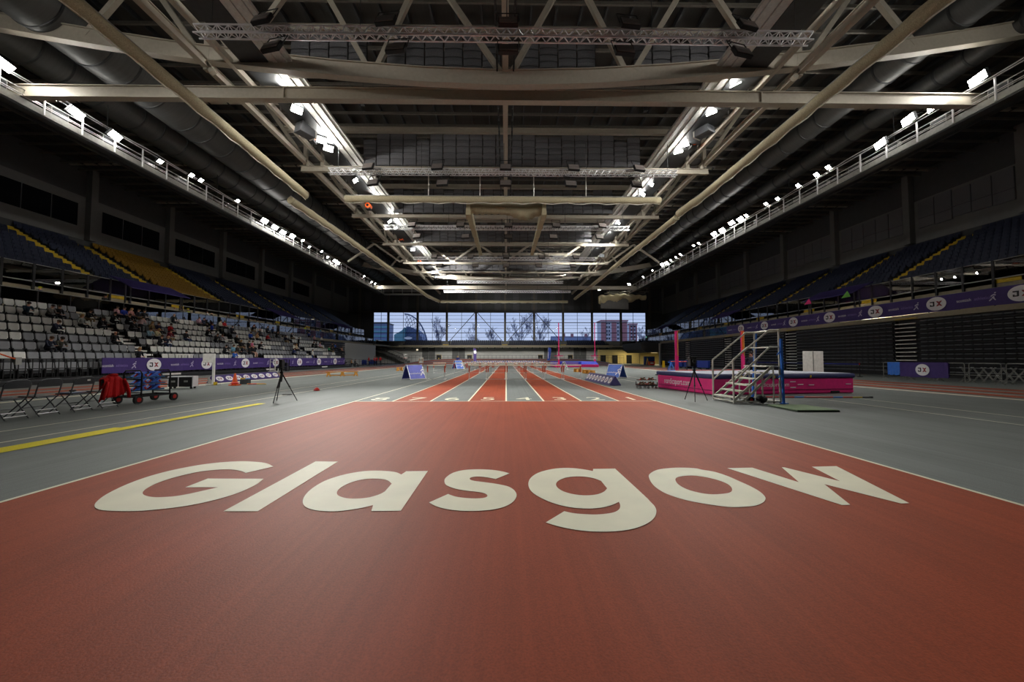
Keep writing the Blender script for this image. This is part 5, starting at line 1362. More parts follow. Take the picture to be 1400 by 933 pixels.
mb.add(vs, fs, M_REDC); o = mb.done('body', t, smooth=True); so = o.modifiers.new('thick', 'SOLIDIFY'); so.thickness = .018
for y0, y1, zt, zb in ((.24, .40, .8, .27), (-.22, -.36, .74, .26)):
    mb = MB(); mb.path([(.1, y0, zt), (.12, (y0 * .6 + y1 * .4), zt * .7 + zb * .3), (.13, (y0 * .2 + y1 * .8), zt * .3 + zb * .7), (.12, y1, zb)], [.035, .045, .045, .04], M_REDC, 10); mb.done('sleeve', t, smooth=True)
mb = MB(); mb.path([(.0, -.14, .9), (.06, -.06, .935), (.06, .06, .935), (.0, .14, .9)], .03, M_REDC, 8); mb.done('collar', t, smooth=True)

# ---- trolley of starting blocks on the left
tc = thing('block_trolley', 'black wheeled trolley racked with blue starting blocks beside the red jacket', 'trolley', (-11.35, 12.78, G0), PI / 2 - .1)
mb = MB()
for y in (-.3, .3): mb.box(-.7, .62, y - .02, y + .02, .2, .25, M_BLACK)
for x in (-.7, .6): mb.box(x - .02, x + .02, -.3, .3, .2, .25, M_BLACK)
mb.done('base_frame', tc)
for x in (-.42, .5):
    mb = MB(); mb.path([(x, -.3, .24), (x, -.3, .92), (x, -.24, 1.0), (x, .24, 1.0), (x, .3, .92), (x, .3, .24)], .022, M_BLACK, 7)
    for z in (.33, .53, .73): mb.tube((x, -.3, z), (x, .3, z), .018, M_BLACK, 6)
    mb.done('rack_post', tc)
for x in (-.55, .6):
    for y in (-.34, .34):
        mb = MB(); mb.tube((x, y - .035, .13), (x, y + .035, .13), .13, M_BLACK, 18); w = mb.done('wheel', tc)
        mb = MB(); mb.tube((x, y - .045, .13), (x, y + .045, .13), .065, M_REDP, 14); mb.done('hub', w)
def starting_block(mp, mr):
    t = thing('starting_block', '', 'starting block')
    mb = MB(); mb.box(-.42, .42, -.035, .035, 0, .04, mr); mb.done('rail', t)
    for x, s in ((-.2, 1), (.16, 1)):
        y = .07 * s
        mb = MB(); mb.prism([(x - .08, .03), (x + .0, .03), (x + .18, .19), (x + .13, .22)], 'y', y - .06, y + .06, mp); mb.done('foot_pad', t)
        mb = MB(); mb.bar((x + .12, y, .16), (x + .2, y, .03), .04, .03, M_REDP); mb.done('pad_strut', t)
    return t
SB = Proto(starting_block(mat('bright blue pad', (66, 116, 224), .5), mat('teal blue rail', (28, 92, 140), .5))); kk = 0
for z, nmz in ((.36, 'lowest'), (.56, 'middle'), (.76, 'top')):
    for k, (dx, dy) in enumerate(((-.12, -.2), (.02, .0), (.1, .2))):
        Mx = Matrix.Translation(tc.location) @ Matrix.Rotation(PI / 2 - .1, 4, 'Z'); w = Mx @ Vector((dx, dy, z + .02))
        q = SB.place(w, PI / 2 - .1 + (.03, -.03, .02)[(k + kk) % 3] + (PI if k == 1 else 0), 'blue starting block on the %s level of the left trolley, %s from the camera' % (nmz, ORD[k]), 'starting blocks on the left trolley'); q.scale = (1.25, .7, .85)
    kk += 1

# ---- left hand floor items
p = gr(250, 532); t = thing('flight_case', 'black and silver flight case on castors behind the block trolley', 'case', (p.x, p.y, G0), .3)
mb = MB(); mb.box(-.46, .46, -.25, .25, .1, .55, M_BLACK); mb.done('body', t)
for x in (-.46, -.08, .46):
    mb = MB(); mb.box(x - .018, x + .018, -.265, .265, .09, .56, M_ALU); mb.done('edge_trim', t)
mb = MB(); mb.box(-.47, .47, -.262, .262, .53, .57, M_ALU); mb.done('lid_trim', t)
for x in (-.38, .38):
    for y in (-.18, .18):
        mb = MB(); mb.tube((x, y - .02, .05), (x, y + .02, .05), .05, M_BLACK, 10); mb.done('castor', t)
for x in (-.27, .2):
    mb = MB(); mb.box(x - .07, x + .07, -.27, -.25, .3, .38, M_STEEL2); mb.done('catch', t)
p = gr(291.5, 527); t = thing('indicator_board', 'white sign panel on a white post beside the left track', 'sign', (p.x, p.y, G0))
mb = MB(); mb.box(-.05, .05, -.04, .04, .05, 1.62, M_WHITE); mb.done('post', t)
mb = MB(); mb.box(-.56, -.05, -.03, .03, 1.15, 1.62, M_WHITE); mb.done('panel', t, bevel=.01)
mb = MB(); mb.box(-.36, .2, -.05, .05, 0, .05, M_WHITE); mb.box(-.06, .06, -.05, .5, 0, .05, M_WHITE); mb.done('base', t)
mb = MB(); mb.prism([(-.0, 0), (.5, 0), (0, .45)], 'x', -.3, -.27, M_STEEL2); mb.done('brace_plate', t)
mb = MB(); mb.box(.08, .2, -.1, .02, .0, .16, M_NUMY); mb.done('weight', t)
p = gr(321, 527.6)
t = thing('traffic_cone', 'tall orange traffic cone in front of the purple logo board', 'cone', (p.x, p.y, G0))
mb = MB(); mb.lathe([(.15, .04), (.13, .12), (.04, .6), (.03, .62)], (0, 0, 0), M_ORANGE, 18); mb.done('body', t, smooth=True)
mb = MB(); mb.box(-.2, .2, -.2, .2, 0, .05, M_ORANGE); mb.done('base', t, bevel=.02); mb = MB(); mb.lathe([(.2, .1), (.21, .12), (.14, .17)], (0, 0, 0), M_REDP, 18); mb.done('lower_ring', t)
p = gr(332, 526); t = thing('toolbox', 'grey box with yellow and blue things on top beside the traffic cone', 'box', (p.x, p.y + .2, G0))
mb = MB(); mb.box(-.2, .2, -.15, .15, 0, .26, M_DGREY); mb.done('body', t, bevel=.015); mb = MB(); mb.box(-.2, -.05, -.1, .1, .26, .33, M_NUMY); mb.done('yellow_tray', t); mb = MB(); mb.box(.05, .2, -.1, .1, .26, .31, M_BLUEC); mb.done('blue_lid', t)
t = thing('marker_flags', 'red and yellow sticks lying on the floor beside the grey box', 'sticks', (p.x + .15, p.y - .05, G0))
for k, (c, L, a) in enumerate(((M_REDP, .9, .05), (M_NUMY, 1.0, -.04), (M_REDP, .7, .25))):
    mb = MB(); mb.tube((.1 + k * .1, -.12 * k, .03), (.1 + k * .1 + L * math.cos(a), -.12 * k + L * math.sin(a), .03), .022, c, 6); mb.done('stick', t)
p = gr(433, 534.6); mb = MB(); mb.lathe([(.13, 0), (.12, .03), (.07, .1), (.03, .13)], (0, 0, 0), M_REDP, 18); o = mb.done('marker_dome', smooth=True); o.location = (p.x, p.y, G0); tag(o, 'small red dome marker alone on the grey floor', 'marker')
p = gr(393, 540.2); mb = MB(); mb.box(-.16, .16, -.1, .1, 0, .02, M_BLACK); o = mb.done('floor_plate', bevel=.005); o.location = (p.x, p.y, G0); o.rotation_euler = (0, 0, .3); tag(o, 'flat black plate on the floor by the left tripod', 'plate')

def bench(p, rz, L, h, label, grp=None):
    t = thing('wooden_bench', label, 'bench', p, rz, grp)
    mb = MB(); mb.box(-L / 2, L / 2, -.12, .12, h - .05, h, M_WOOD); mb.done('seat_board', t, bevel=.008)
    for x in (-L * .42, 0, L * .42):
        if L < 1 and x == 0: continue
        mb = MB(); mb.prism([(x - .16, 0), (x - .08, 0), (x - .04, .1), (x + .04, .1), (x + .08, 0), (x + .16, 0), (x + .08, h - .05), (x - .08, h - .05)], 'y', -.1, .1, M_WOOD); mb.done('leg', t)
    mb = MB(); mb.box(-L * .4, L * .4, -.02, .02, h * .3, h * .55, M_WOOD) if L < 1 else mb.box(-L * .4, L * .4, -.02, .02, .05, .12, M_WOOD); mb.done('stretcher', t)
p = gr(468, 515); bench((p.x, p.y, G0), .55, 2.3, .36, 'long honey wood bench on the grey floor at the left')
p = gr(546.5, 507.5); bench((p.x, p.y, G0), 1.3, .9, .4, 'short wooden bench end on, left of the violet banner board')
for k, (px, py) in enumerate(((787.5, 509), (792.3, 509), (799.7, 511), (804.5, 511.3), (810, 512.2))):
    p = gr(px, py); bench((p.x, p.y, G0), PI / 2 + .15, .7, .34, 'small wooden bench, %s from the left in the line by the vault mat' % ORD[k], 'small benches by the vault mat')

# ---- tripods
def tripod(apex, feet, z, label, cam_):
    t = thing('camera_tripod', label, 'tripod', (apex[0], apex[1], 0)); A = Vector((0, 0, z))
    for f in feet:
        f = Vector((f.x - apex[0], f.y - apex[1], G0)); M_ = A + (f - A) * .5
        mb = MB(); mb.tube(A, M_, .02, M_BLACK, 7); mb.tube(M_, f, .013, M_BLACK, 6); mb.tube(M_ - (f - A) * .02, M_ + (f - A) * .02, .026, M_BLACK, 7); mb.done('leg', t)
    mb = MB(); mb.tube(A - Vector((0, 0, .3)), A + Vector((0, 0, .12)), .02, M_BLACK, 8); mb.lathe([(.05, z - .03), (.05, z + .03)], (0, 0, 0), M_BLACK, 12); mb.done('centre_column', t)
    mb = MB(); mb.box(-.05, .05, -.06, .06, z + .1, z + .16, M_BLACK); mb.tube((0, -.05, z + .12), (.1, -.34, z + .02), .01, M_BLACK, 6); mb.done('head', t)
    return t
fl = [gr(373.5, 552), gr(378.3, 548.5), gr(406.3, 548.5)]
ap = atY(385, 509.5, (fl[0].y + fl[1].y + fl[2].y) / 3); tripod(ap, fl, ap.z, 'black tripod on the grey floor at the left, between the yellow line and the lanes', 0)
t = thing('video_camera', 'small dark camera on the left tripod', 'camera', (ap.x, ap.y, ap.z + .17)); mb = MB(); mb.box(-.05, .05, -.08, .08, 0, .24, M_BLACK); mb.done('body', t, bevel=.01); mb = MB(); mb.tube((0, .08, .16), (0, .16, .16), .035, M_BLACK, 10); mb.done('lens', t); mb = MB(); mb.tube((0, 0, -.42), (.02, .01, -.2), .03, M_DGREY, 8); mb.done('hanging_grip', t)
fl = [gr(936.4, 546.8), gr(950.4, 550.6), gr(967.3, 548.6)]
ap = atY(949, 506.5, (fl[0].y + fl[1].y + fl[2].y) / 3); tripod(ap, fl, ap.z, 'black tripod standing before the pink landing mat', 1)
t = thing('video_camera', 'black camera with hood on the right tripod before the pink mat', 'camera', (ap.x - .04, ap.y, ap.z + .17)); mb = MB(); mb.box(-.12, .06, -.1, .1, -.04, .06, M_BLACK); mb.box(-.14, .08, -.1, .1, .2, .27, M_BLACK); mb.box(-.12, -.05, -.1, .1, .05, .2, M_BLACK); mb.box(.03, .08, -.08, .08, .05, .2, M_DGREY); mb.done('body', t, bevel=.008); mb = MB(); mb.tube((-.03, -.16, .13), (-.03, .1, .13), .045, M_BLACK, 10); mb.done('lens', t)
mb = MB(); mb.box(-.13, .02, .1, .11, -.12, -.05, M_BLACK); mb.done('plate', t)

# white frame and dark cart in front of the left banner
p = gr(372.5, 508.6); t = thing('white_frame_stand', 'white tubular frame standing in front of the left stand banner', 'frame', (p.x, p.y, G0))
mb = MB()
for x in (-.26, .26): mb.box(x - .035, x + .035, -.03, .03, 0, 1.3, M_WHITE)
for z in (.12, .32, 1.0, 1.28): mb.box(-.26, .26, -.03, .03, z - .03, z + .03, M_WHITE)
mb.done('frame', t); mb = MB(); mb.box(-.3, .62, -.3, .3, 0, .06, M_WHITE); mb.box(.55, .62, -.03, .03, .06, .3, M_WHITE); mb.done('foot', t)
p = gr(389, 508); t = thing('equipment_cart', 'dark open cart behind the left tripod, against the banner', 'cart', (p.x, p.y, G0))
mb = MB()
for x in (-.4, .35):
    for y in (-.25, .25): mb.box(x - .03, x + .03, y - .03, y + .03, .08, 1.25, M_BLACK)
for z in (.15, .55, 1.2): mb.box(-.42, .38, -.28, .28, z, z + .05, M_BLACK)
mb.done('frame', t); mb = MB(); mb.box(-.3, .3, -.2, .2, .2, .5, M_DGREY); mb.done('crate', t); mb = MB(); mb.box(-.25, .3, -.18, .18, .6, .9, M_BLACK); mb.done('box', t)
for x in (-.35, .3):
    mb = MB(); mb.tube((x, -.3, .06), (x, .3, .06), .06, M_BLACK, 10); mb.done('wheel', t)
p = atX(3, 482, -24.2); t = thing('orange_pole', 'orange pole slanting over the stand front at the left edge', 'pole', (-24.2, p.y, 1.42))
mb = MB(); a = atX(0, 480, -24.2); b = atX(22, 492, -24.2); mb.tube(Vector((.05, a.y - 1.0 - p.y, a.z + .25 - 1.42)), Vector((.05, b.y - p.y, b.z - 1.42)), .035, M_ORANGE, 8); mb.done('pole', t)
mb = MB(); mb.box(-.0, .1, b.y - p.y - .1, b.y - p.y + .15, -.35, .02, M_STEEL2); mb.done('clamp', t)

# ---- high jump area
A = gr(910.7, 530); Bc = gr(975, 541.2); Cc = gr(1171, 538)
ang = math.atan2((Cc - Bc).y, (Cc - Bc).x); Wm = (Cc - Bc).length; Dm = (A - Bc).length
ux = Vector((math.cos(ang), math.sin(ang), 0)); uy = Vector((-ux.y, ux.x, 0)); Dm = max(3.6, (A - Bc).dot(uy))
t = thing('landing_mat', 'magenta high jump landing mat with white and navy top pad', 'landing mat', (Bc.x, Bc.y, G0), ang)
mb = MB(); mb.box(0.05, Wm - .05, .05, Dm - .05, 0, .62, M_PINK); mb.done('foam_base', t, bevel=.05)
mb = MB(); mb.box(0, Wm, 0, Dm, .6, .78, mat('navy mat edge', (46, 50, 96), .6)); top = mb.done('top_pad', t, bevel=.06)
mb = MB(); mb.box(.12, Wm - .12, .12, Dm - .12, .775, .79, mat('pale lilac mat top', (206, 208, 224), .6)); mb.done('white_cover', top)
mb = MB(); mb.box(.03, .05, .1, Dm - .1, .16, .175, mat('dark seam', (90, 20, 60), .6)); mb.box(.1, Wm - .1, .03, .05, .16, .175, MATS['dark seam']); mb.done('seam', t)
Mx = frame((.045, Dm * .60, .36), (0, -1, 0), (0, 0, 1)); mb = MB(); mb.text('nordicsport.com', Mx, .36, M_LOGOW, sx=.82); mb.done('lettering', t)
Mx = frame((Wm * .35 + .35, .045, .36), (1, 0, 0), (0, 0, 1)); mb = MB(); mb.text('nordicsport.com', Mx, .22, M_LOGOW); mb.done('lettering', t)
for x, z in ((.7, .42), (1.5, .42), (.8, .25), (1.6, .25), (Wm * .38 - .9, .36), (Wm * .38 + 1.4, .36), (Wm * .55, .47), (Wm * .55, .25), (Wm * .68, .34), (Wm * .95, .36)):
    mb = MB(); mb.box(x - .12, x + .12, .035, .05, z - .015, z + .015, M_LOGOW); mb.done('strap', t)
for x in (1.2, 2.6, 4.2): 
    mb = MB(); mb.box(x - .03, x + .03, -.02, .01, .63, .72, M_NUMY); mb.done('strap_buckle', top)
mb = MB(); mb.box(Wm * .82, Wm * .88, .02, .05, .02, .1, M_BLACK); mb.done('vent', t)
def mat_pt(u, v, z): q = Bc + ux * u + uy * v; return Vector((q.x, q.y, z))
# a crossbar and a coil lying on the mat
mb = MB(); mb.tube((0, 0, 0), (3.6, .4, 0), .02, M_REDP, 8); mb.tube((-.35, -.04, 0), (0, 0, 0), .021, M_BLUEC, 8); o = mb.done('crossbar'); o.location = mat_pt(.45, Dm - .9, .835); o.rotation_euler = (0, 0, ang); tag(o, 'red and blue crossbar lying on top of the magenta landing mat', 'crossbar')
for px, lab in ((925.5, 'left'), (1016, 'right')):
    Y = Bc.y + Dm + .75; p = atY(px, 508, Y); t = thing('jump_upright', 'pink high jump upright behind the landing mat, %s' % ('beside the blue trestle' if px < 950 else 'seen through the metal stairs'), 'upright', (p.x, Y, G0), 0, 'pink high jump uprights')
    top = atY(px, 453.5, Y).z
    mb = MB(); mb.box(-.07, .07, -.06, .06, .04, top, M_PINKP); mb.done('post', t, bevel=.01)
    mb = MB(); mb.box(-.3, .3, -.25, .25, 0, .05, M_PINKP); mb.done('base', t); mb = MB(); mb.box(.02, .05, -.075, -.06, top * .55, top * .99, M_NUMY); mb.done('scale', t)
    mb = MB(); mb.box(-.075, .075, -.07, .07, top, top + .03, mat('red cap', (190, 40, 60), .5)); mb.done('cap', t)
    if px > 950:
        mb = MB(); mb.box(-.076, -.0, -.066, -.05, 1.6, top, M_ORANGE); mb.done('orange_face', t)

# ---- metal judges' stairs
sA = gr(1002, 552.5); sB = gr(1069, 553); x0, x1 = sA.x, sB.x; y0 = (sA.y + sB.y) / 2; dp = 1.2
M_RAW = mat('galvanised stair tube', (204, 202, 192), .4, .25)
t = thing('platform_stairs', 'galvanised metal stairs with handrails standing before the magenta mat', 'stairs', (x0, y0, G0)); L = x1 - x0
zd = atY(1066, 501, y0).z; zr = atY(1065.5, 452, y0).z; zl = atY(999.6, 493, y0).z
for y in (0, dp):
    mb = MB(); T_ = lambda p, q, r=.028: mb.tube(p, q, r, M_RAW, 8)
    T_((0, y, 0), (0, y, zl)); T_((L, y, 0), (L, y, zr)); T_((L * .62, y, 0), (L * .62, y, .7 * zd), .024) ; T_((L * .86, y, 0), (L * .86, y, zd), .024)
    mb.done('post', t)
    mb = MB(); T_((0, y, zl), (L * .8, y, zr)); T_((L * .8, y, zr), (L, y, zr)); T_((0, y, zl * .5), (L * .8, y, zr - .52)); T_((L * .8, y, zr - .52), (L, y, zr - .52)); mb.done('handrail', t)
    mb = MB(); mb.bar((0, y, .1), (L * .84, y, zd - .02), .04, .07, M_RAW); mb.bar((L * .18, y, .05), (L * .84, y, zd * .78), .04, .06, M_RAW); T_((0, y, .06), (L, y, .06), .022); mb.done('stringer', t)
for k in range(6):
    f = k / 5; z = .19 + (zd - .19) * f; xx = .0 + L * .72 * f
    mb = MB(); mb.box(xx, xx + (.27 if k < 5 else L - xx), .02, dp - .02, z - .04, z, M_RAW); mb.done('tread', t, bevel=.005)
mb = MB(); mb.tube((L, 0, zr), (L, dp, zr), .028, M_RAW, 8); mb.tube((L, 0, zr - .52), (L, dp, zr - .52), .024, M_RAW, 8); mb.tube((0, 0, .06), (0, dp, .06), .022, M_RAW, 8); mb.tube((L, 0, .06), (L, dp, .06), .022, M_RAW, 8); mb.done('end_rail', t)
for y in (.15, dp - .15):
    mb = MB(); mb.tube((L * .42, y - .05, .1), (L * .42, y + .05, .1), .1, M_BLACK, 14); w = mb.done('wheel', t); mb = MB(); mb.tube((L * .42, y - .06, .1), (L * .42, y + .06, .1), .045, M_REDP, 10); mb.done('hub', w)
mb = MB(); mb.ball((L * .62, .05, .13), (.17, .12, .12), M_BLACK, 12, 8); mb.done('ballast_bag', t, smooth=True)
for px, py0, py1, Y, lab in ((1069, 464, 552.5, y0 - .06, 'blue post leaning at the front corner of the metal stairs'), (1032, 457, 534, y0 + dp + .12, 'blue post behind the metal stairs platform')):
    b = atY(px + (2.5 if px > 1050 else -3.5), py1, Y); a = atY(px - 1.5 if px > 1050 else px + 1.5, py0, Y)
    q = thing('blue_post', lab, 'post', (b.x, Y, G0)); zb = max(b.z, .0); mb = MB(); mb.bar((0, 0, .0 if px > 1050 else .0), (a.x - b.x, 0, a.z), .062, .05, M_BLUEC, up=(0, 1, 0)); mb.done('pole', q)
    mb = MB(); mb.box(-.08, .1, -.08, .08, 0, .03, M_BLUEC); mb.bar((a.x - b.x, 0, a.z * .82), (a.x - b.x - .13, 0, a.z * .75), .03, .03, M_BLUEC); mb.bar((a.x - b.x, 0, a.z * .45), (a.x - b.x - .12, 0, a.z * .4), .03, .03, M_BLUEC); mb.done('clip', q)
# green board, crossbar and small items on the right floor
o = thing('green_board', 'flat dull green board lying on the floor in front of the stairs', 'board', (8.08, 10.85, G0), -.03)
mb = MB(); mb.box(-.53, .53, -.62, .62, .012, .045, mat('dull green top', (104, 122, 92), .8)); mb.done('surface', o); mb = MB(); mb.box(-.54, .54, -.63, .63, 0, .03, mat('dark green edge', (40, 52, 36), .8)); mb.done('edge', o)
a = gr(1046, 544.6); b = gr(1192, 545); t = thing('crossbar', 'red crossbar with blue bands lying on the floor along the mat', 'crossbar', (a.x, a.y, G0 + .025)); L = (b - a)
mb = MB(); n = 11
for k in range(n): mb.tube(Vector((0, 0, 0)) + L * k / n, L * (k + 1) / n, .024, M_BLUEC if k in (3, 7) else M_NUMY if k == 9 else M_BLACK if k == 10 else M_REDP, 8)
mb.done('bar', t); mb = MB(); mb.box(L.x - .06, L.x + .02, L.y - .03, L.y + .03, -.024, .03, M_BLACK); mb.done('end_piece', t)
p = gr(884, 531.5); tc = thing('floor_trolley', 'low trolley with dark wooden starting blocks right of the lanes', 'trolley', (p.x, p.y, G0))
mb = MB()
for y in (-.25, .25): mb.box(-.42, .42, y - .02, y + .02, .12, .16, M_DGREY)
for x in (-.4, 0, .4): mb.box(x - .02, x + .02, -.25, .25, .12, .16, M_DGREY)
mb.done('frame', tc)
for x in (-.4, .4):
    mb = MB(); mb.tube((x, -.25, .14), (x, -.25, .3), .016, M_BLACK, 6); mb.tube((x, .25, .14), (x, .25, .3), .016, M_BLACK, 6); mb.done('post', tc)
for x in (-.36, .0, .36):
    for y in (-.22, .22): mb = MB(); mb.tube((x, y - .02, .06), (x, y + .02, .06), .06, M_STEEL2, 10); mb.done('castor', tc)
M_OLDW = mat('dark red brown rail', (104, 56, 42), .6)
DB = Proto(starting_block(mat('brown block pad', (96, 78, 52), .6), M_OLDW))
for k, (dx, dy, z, r) in enumerate(((-.04, -.2, .17, .05), (.02, .0, .17, PI - .1), (-.02, .18, .17, .1), (.0, -.08, .37, PI + .06), (.03, .14, .37, -.08))):
    q = DB.place((p.x + dx, p.y + dy, G0 + z), r, 'dark red starting block on the low trolley, %s' % ['front of the lower layer', 'middle of the lower layer', 'back of the lower layer', 'front of the upper layer', 'back of the upper layer'][k], 'dark starting blocks on the low trolley'); q.scale = (1.05, .62, .6)
p = gr(898.3, 513.4); mb = MB(); mb.lathe([(.16, 0), (.15, .05), (.05, .09)], (0, 0, 0), M_BLACK, 16); o = mb.done('floor_weight', smooth=True); o.location = (p.x, p.y, G0); tag(o, 'small dark weight alone on the grey floor left of the mat', 'weight')

# trestle with red bar, yellow sign, blue pads behind
p = gr(917.5, 507.5); t = thing('blue_trestle', 'blue A-shaped trestle behind the landing mat holding a red bar', 'trestle', (p.x, p.y, G0)); h = atY(917.5, 495.6, p.y).z
for y in (-.3, .3):
    mb = MB(); mb.bar((-.26, y, 0), (-.02, 0, h), .06, .05, M_BLUEC, up=(0, 1, 0)); mb.bar((.26, y, 0), (.02, 0, h), .06, .05, M_BLUEC, up=(0, 1, 0)); mb.done('leg_pair', t)
mb = MB(); mb.box(-.3, .08, -.06, .06, h - .05, h + .03, M_BLUEC); mb.done('top', t)
q = thing('crossbar', 'red bar resting level on the blue trestle', 'crossbar', (p.x, p.y, h + G0 + .06)); mb = MB(); mb.tube((0, 0, 0), (1.75, .0, 0), .035, M_ORANGE, 8); mb.done('bar', q); mb = MB(); mb.box(1.7, 1.78, -.05, .05, -h - .05, .03, M_DGREY); mb.done('support_leg', q)
p = gr(907.3, 502.8); t = thing('floor_sign', 'yellow folding wet floor sign near the folded stand', 'sign', (p.x, p.y, G0))
for s in (-1, 1):
    mb = MB(); mb.prism([(-.2, 0), (.2, 0), (.11, .98), (-.11, .98)], 'y', s * .1 - .02, s * .1 + .02, M_YEL2 if False else mat('warning yellow plastic', (226, 186, 30), .5)); mb.done('panel', t)
mb = MB(); mb.box(-.12, .12, -.13, .13, .95, 1.0, MATS['warning yellow plastic']); mb.done('handle', t)
for k, (a_, b_) in enumerate(((914, 932), (934, 950), (952, 968))):
    a = atX(a_, 500, 24.6).y; b = atX(b_, 500, 24.6).y; t = thing('crash_pad', 'blue padded barrier along the right track, %s from the far end' % ORD[k], 'pad', (24.8, (a + b) / 2, 0), 0, 'blue padded barriers')
    L = abs(a - b); mb = MB(); mb.box(-.15, .15, -L / 2 + .1, L / 2 - .1, .18, 1.1, mat('deep blue vinyl', (24, 50, 136), .5)); mb.done('pad', t, bevel=.05)
    for y in (-L / 3, L / 3):
        mb = MB(); mb.box(-.2, .2, y - .03, y + .03, 0, .2, M_DGREY); mb.done('foot', t)
# white screen and belt barrier behind the mat
p = atY(1112, 507, 24.5); t = thing('white_screen', 'white two-panel screen standing behind the landing mat', 'screen', (p.x, p.y, G0), .12); w = .36
for s, nm in ((-1, 'left'), (1, 'right')):
    mb = MB(); mb.box(s * w - w + .01, s * w + w - .01, -.02, .02, .08, 1.82, M_WHITE); mb.done('panel', t, bevel=.01)
mb = MB(); mb.box(-.03, .03, -.03, .03, 0, 1.84, M_STEEL2); mb.box(-.72, -.68, -.2, .2, 0, .08, M_STEEL2); mb.box(.68, .72, -.2, .2, 0, .08, M_STEEL2); mb.done('frame', t)
pts = [(26.2, 29.2), (26.4, 33.5), (26.6, 38.5), (26.6, 44.5)]
for k, (x, y) in enumerate(pts):
    t = thing('belt_post', 'black belt barrier post before the folded stand, %s from the camera' % ORD[k], 'barrier post', (x, y, 0), 0, 'belt barrier posts')
    mb = MB(); mb.lathe([(.17, 0), (.17, .03), (.03, .06)], (0, 0, .0), M_BLACK, 14); mb.done('base', t); mb = MB(); mb.tube((0, 0, .05), (0, 0, .98), .03, M_BLACK, 10); mb.done('post', t); mb = MB(); mb.tube((0, 0, .9), (0, 0, 1.02), .04, M_BLACK if k else M_REDP, 10); mb.done('belt_head', t)
    if k < 3:
        x2, y2 = pts[k + 1]; mb = MB(); mb.bar((0, .04, .95), (x2 - x, y2 - y - .04, .95), .008, .05, mat('navy belt', (36, 46, 140), .6)); mb.done('belt', t)

# ---- crowd barriers by the right stand with banners, folded frames behind
def barrier(L):
    t = thing('crowd_barrier', '', 'barrier'); mb = MB(); h = 1.12
    mb.path([(0, -L / 2, .04), (0, -L / 2, h - .08), (0, -L / 2 + .08, h), (0, L / 2 - .08, h), (0, L / 2, h - .08), (0, L / 2, .04)], .02, M_STEEL2, 7); mb.tube((0, -L / 2, .45), (0, L / 2, .45), .016, M_STEEL2, 6); mb.done('frame', t)
    for y in (-L / 2 + .08, L / 2 - .08):
        mb = MB(); mb.bar((-.28, y, .02), (0, y, .2), .03, .03, M_STEEL2); mb.bar((.28, y, .02), (0, y, .2), .03, .03, M_STEEL2); mb.done('foot', t)
    return t
CB = Proto(barrier(1.55)); by = []
for k, (a, b) in enumerate(((1208, 1238), (1243, 1276), (1282, 1319), (1325, 1369), (1376, 1420))):
    ya = atX(a, 508, 26).y; yb = atX(b, 508, 26).y; q = CB.place((26, (ya + yb) / 2, 0), 0, 'grey crowd barrier by the right folded stand, %s from the right edge' % ORD[4 - k], 'crowd barriers on the right'); q.scale = (1, abs(ya - yb) / 1.55, 1); by.append((ya, yb))
def drape(y0, y1, m, z0, z1, label, ov=False):
    t = thing('barrier_banner', label, 'banner', (25.96, (y0 + y1) / 2, 0)); L = abs(y1 - y0) / 2; mb = MB(); vs = []; n = 16
    for k in range(n + 1):
        y = -L + 2 * L * k / n
        for x, z in ((-.03 - .012 * math.sin(k * 1.7), z0 + .02 * math.sin(k)), (-.035, z1), (.05, z1), (.06, z0 + .1)): vs.append((x, y, z))
    fs = [(4 * k + i, 4 * k + (i + 1) % 4, 4 * k + 4 + (i + 1) % 4, 4 * k + 4 + i) for k in range(n) for i in (0, 1, 2)]
    mb.add(vs, fs, m); c = mb.done('cloth', t)
    if ov: oval('oval_logo', t, frame((-.065, 0, (z0 + z1) / 2), (0, -1, 0), (0, 0, 1)), .42, .36)
drape(atX(1215, 505, 26).y, atX(1231.5, 505, 26).y, M_BLUEC, .28, 1.13, 'bright blue cloth hung on the farthest crowd barrier')
drape(atX(1232, 505, 26).y, atX(1296, 505, 25.9).y, M_PURPLE, .2, 1.14, 'purple cloth with round logo hung over the crowd barriers', True)
def xframe():
    t = thing('folded_stand_frame', '', 'frame')
    for s in (-.045, .045):
        mb = MB(); mb.tube((-.0, -.28, 0), (.02, .28, .86), .016, M_STEEL2, 6); mb.v = [v + Vector((s, 0, 0)) for v in mb.v]; mb.done('leg', t)
        mb = MB(); mb.tube((.0, .28, 0), (.02, -.28, .86), .016, M_STEEL2, 6); mb.v = [v + Vector((s, 0, 0)) for v in mb.v]; mb.done('leg', t)
    mb = MB(); mb.tube((-.06, -.28, .86), (.08, -.28, .86), .015, M_ALU, 6); mb.tube((-.06, .28, .86), (.08, .28, .86), .015, M_ALU, 6); mb.box(-.06, .06, -.02, .02, .42, .45, M_ALU); mb.done('crossbar', t)
    return t
XF = Proto(xframe())
for k, px in enumerate((1317, 1334, 1347, 1359, 1375, 1388)):
    Y = atX(px, 515, 27).y; XF.place((27.2, Y, 0), .1 * (k % 3), 'silver X-shaped folding frame behind the crowd barriers, %s from the left' % ORD[k], 'silver folding frames')

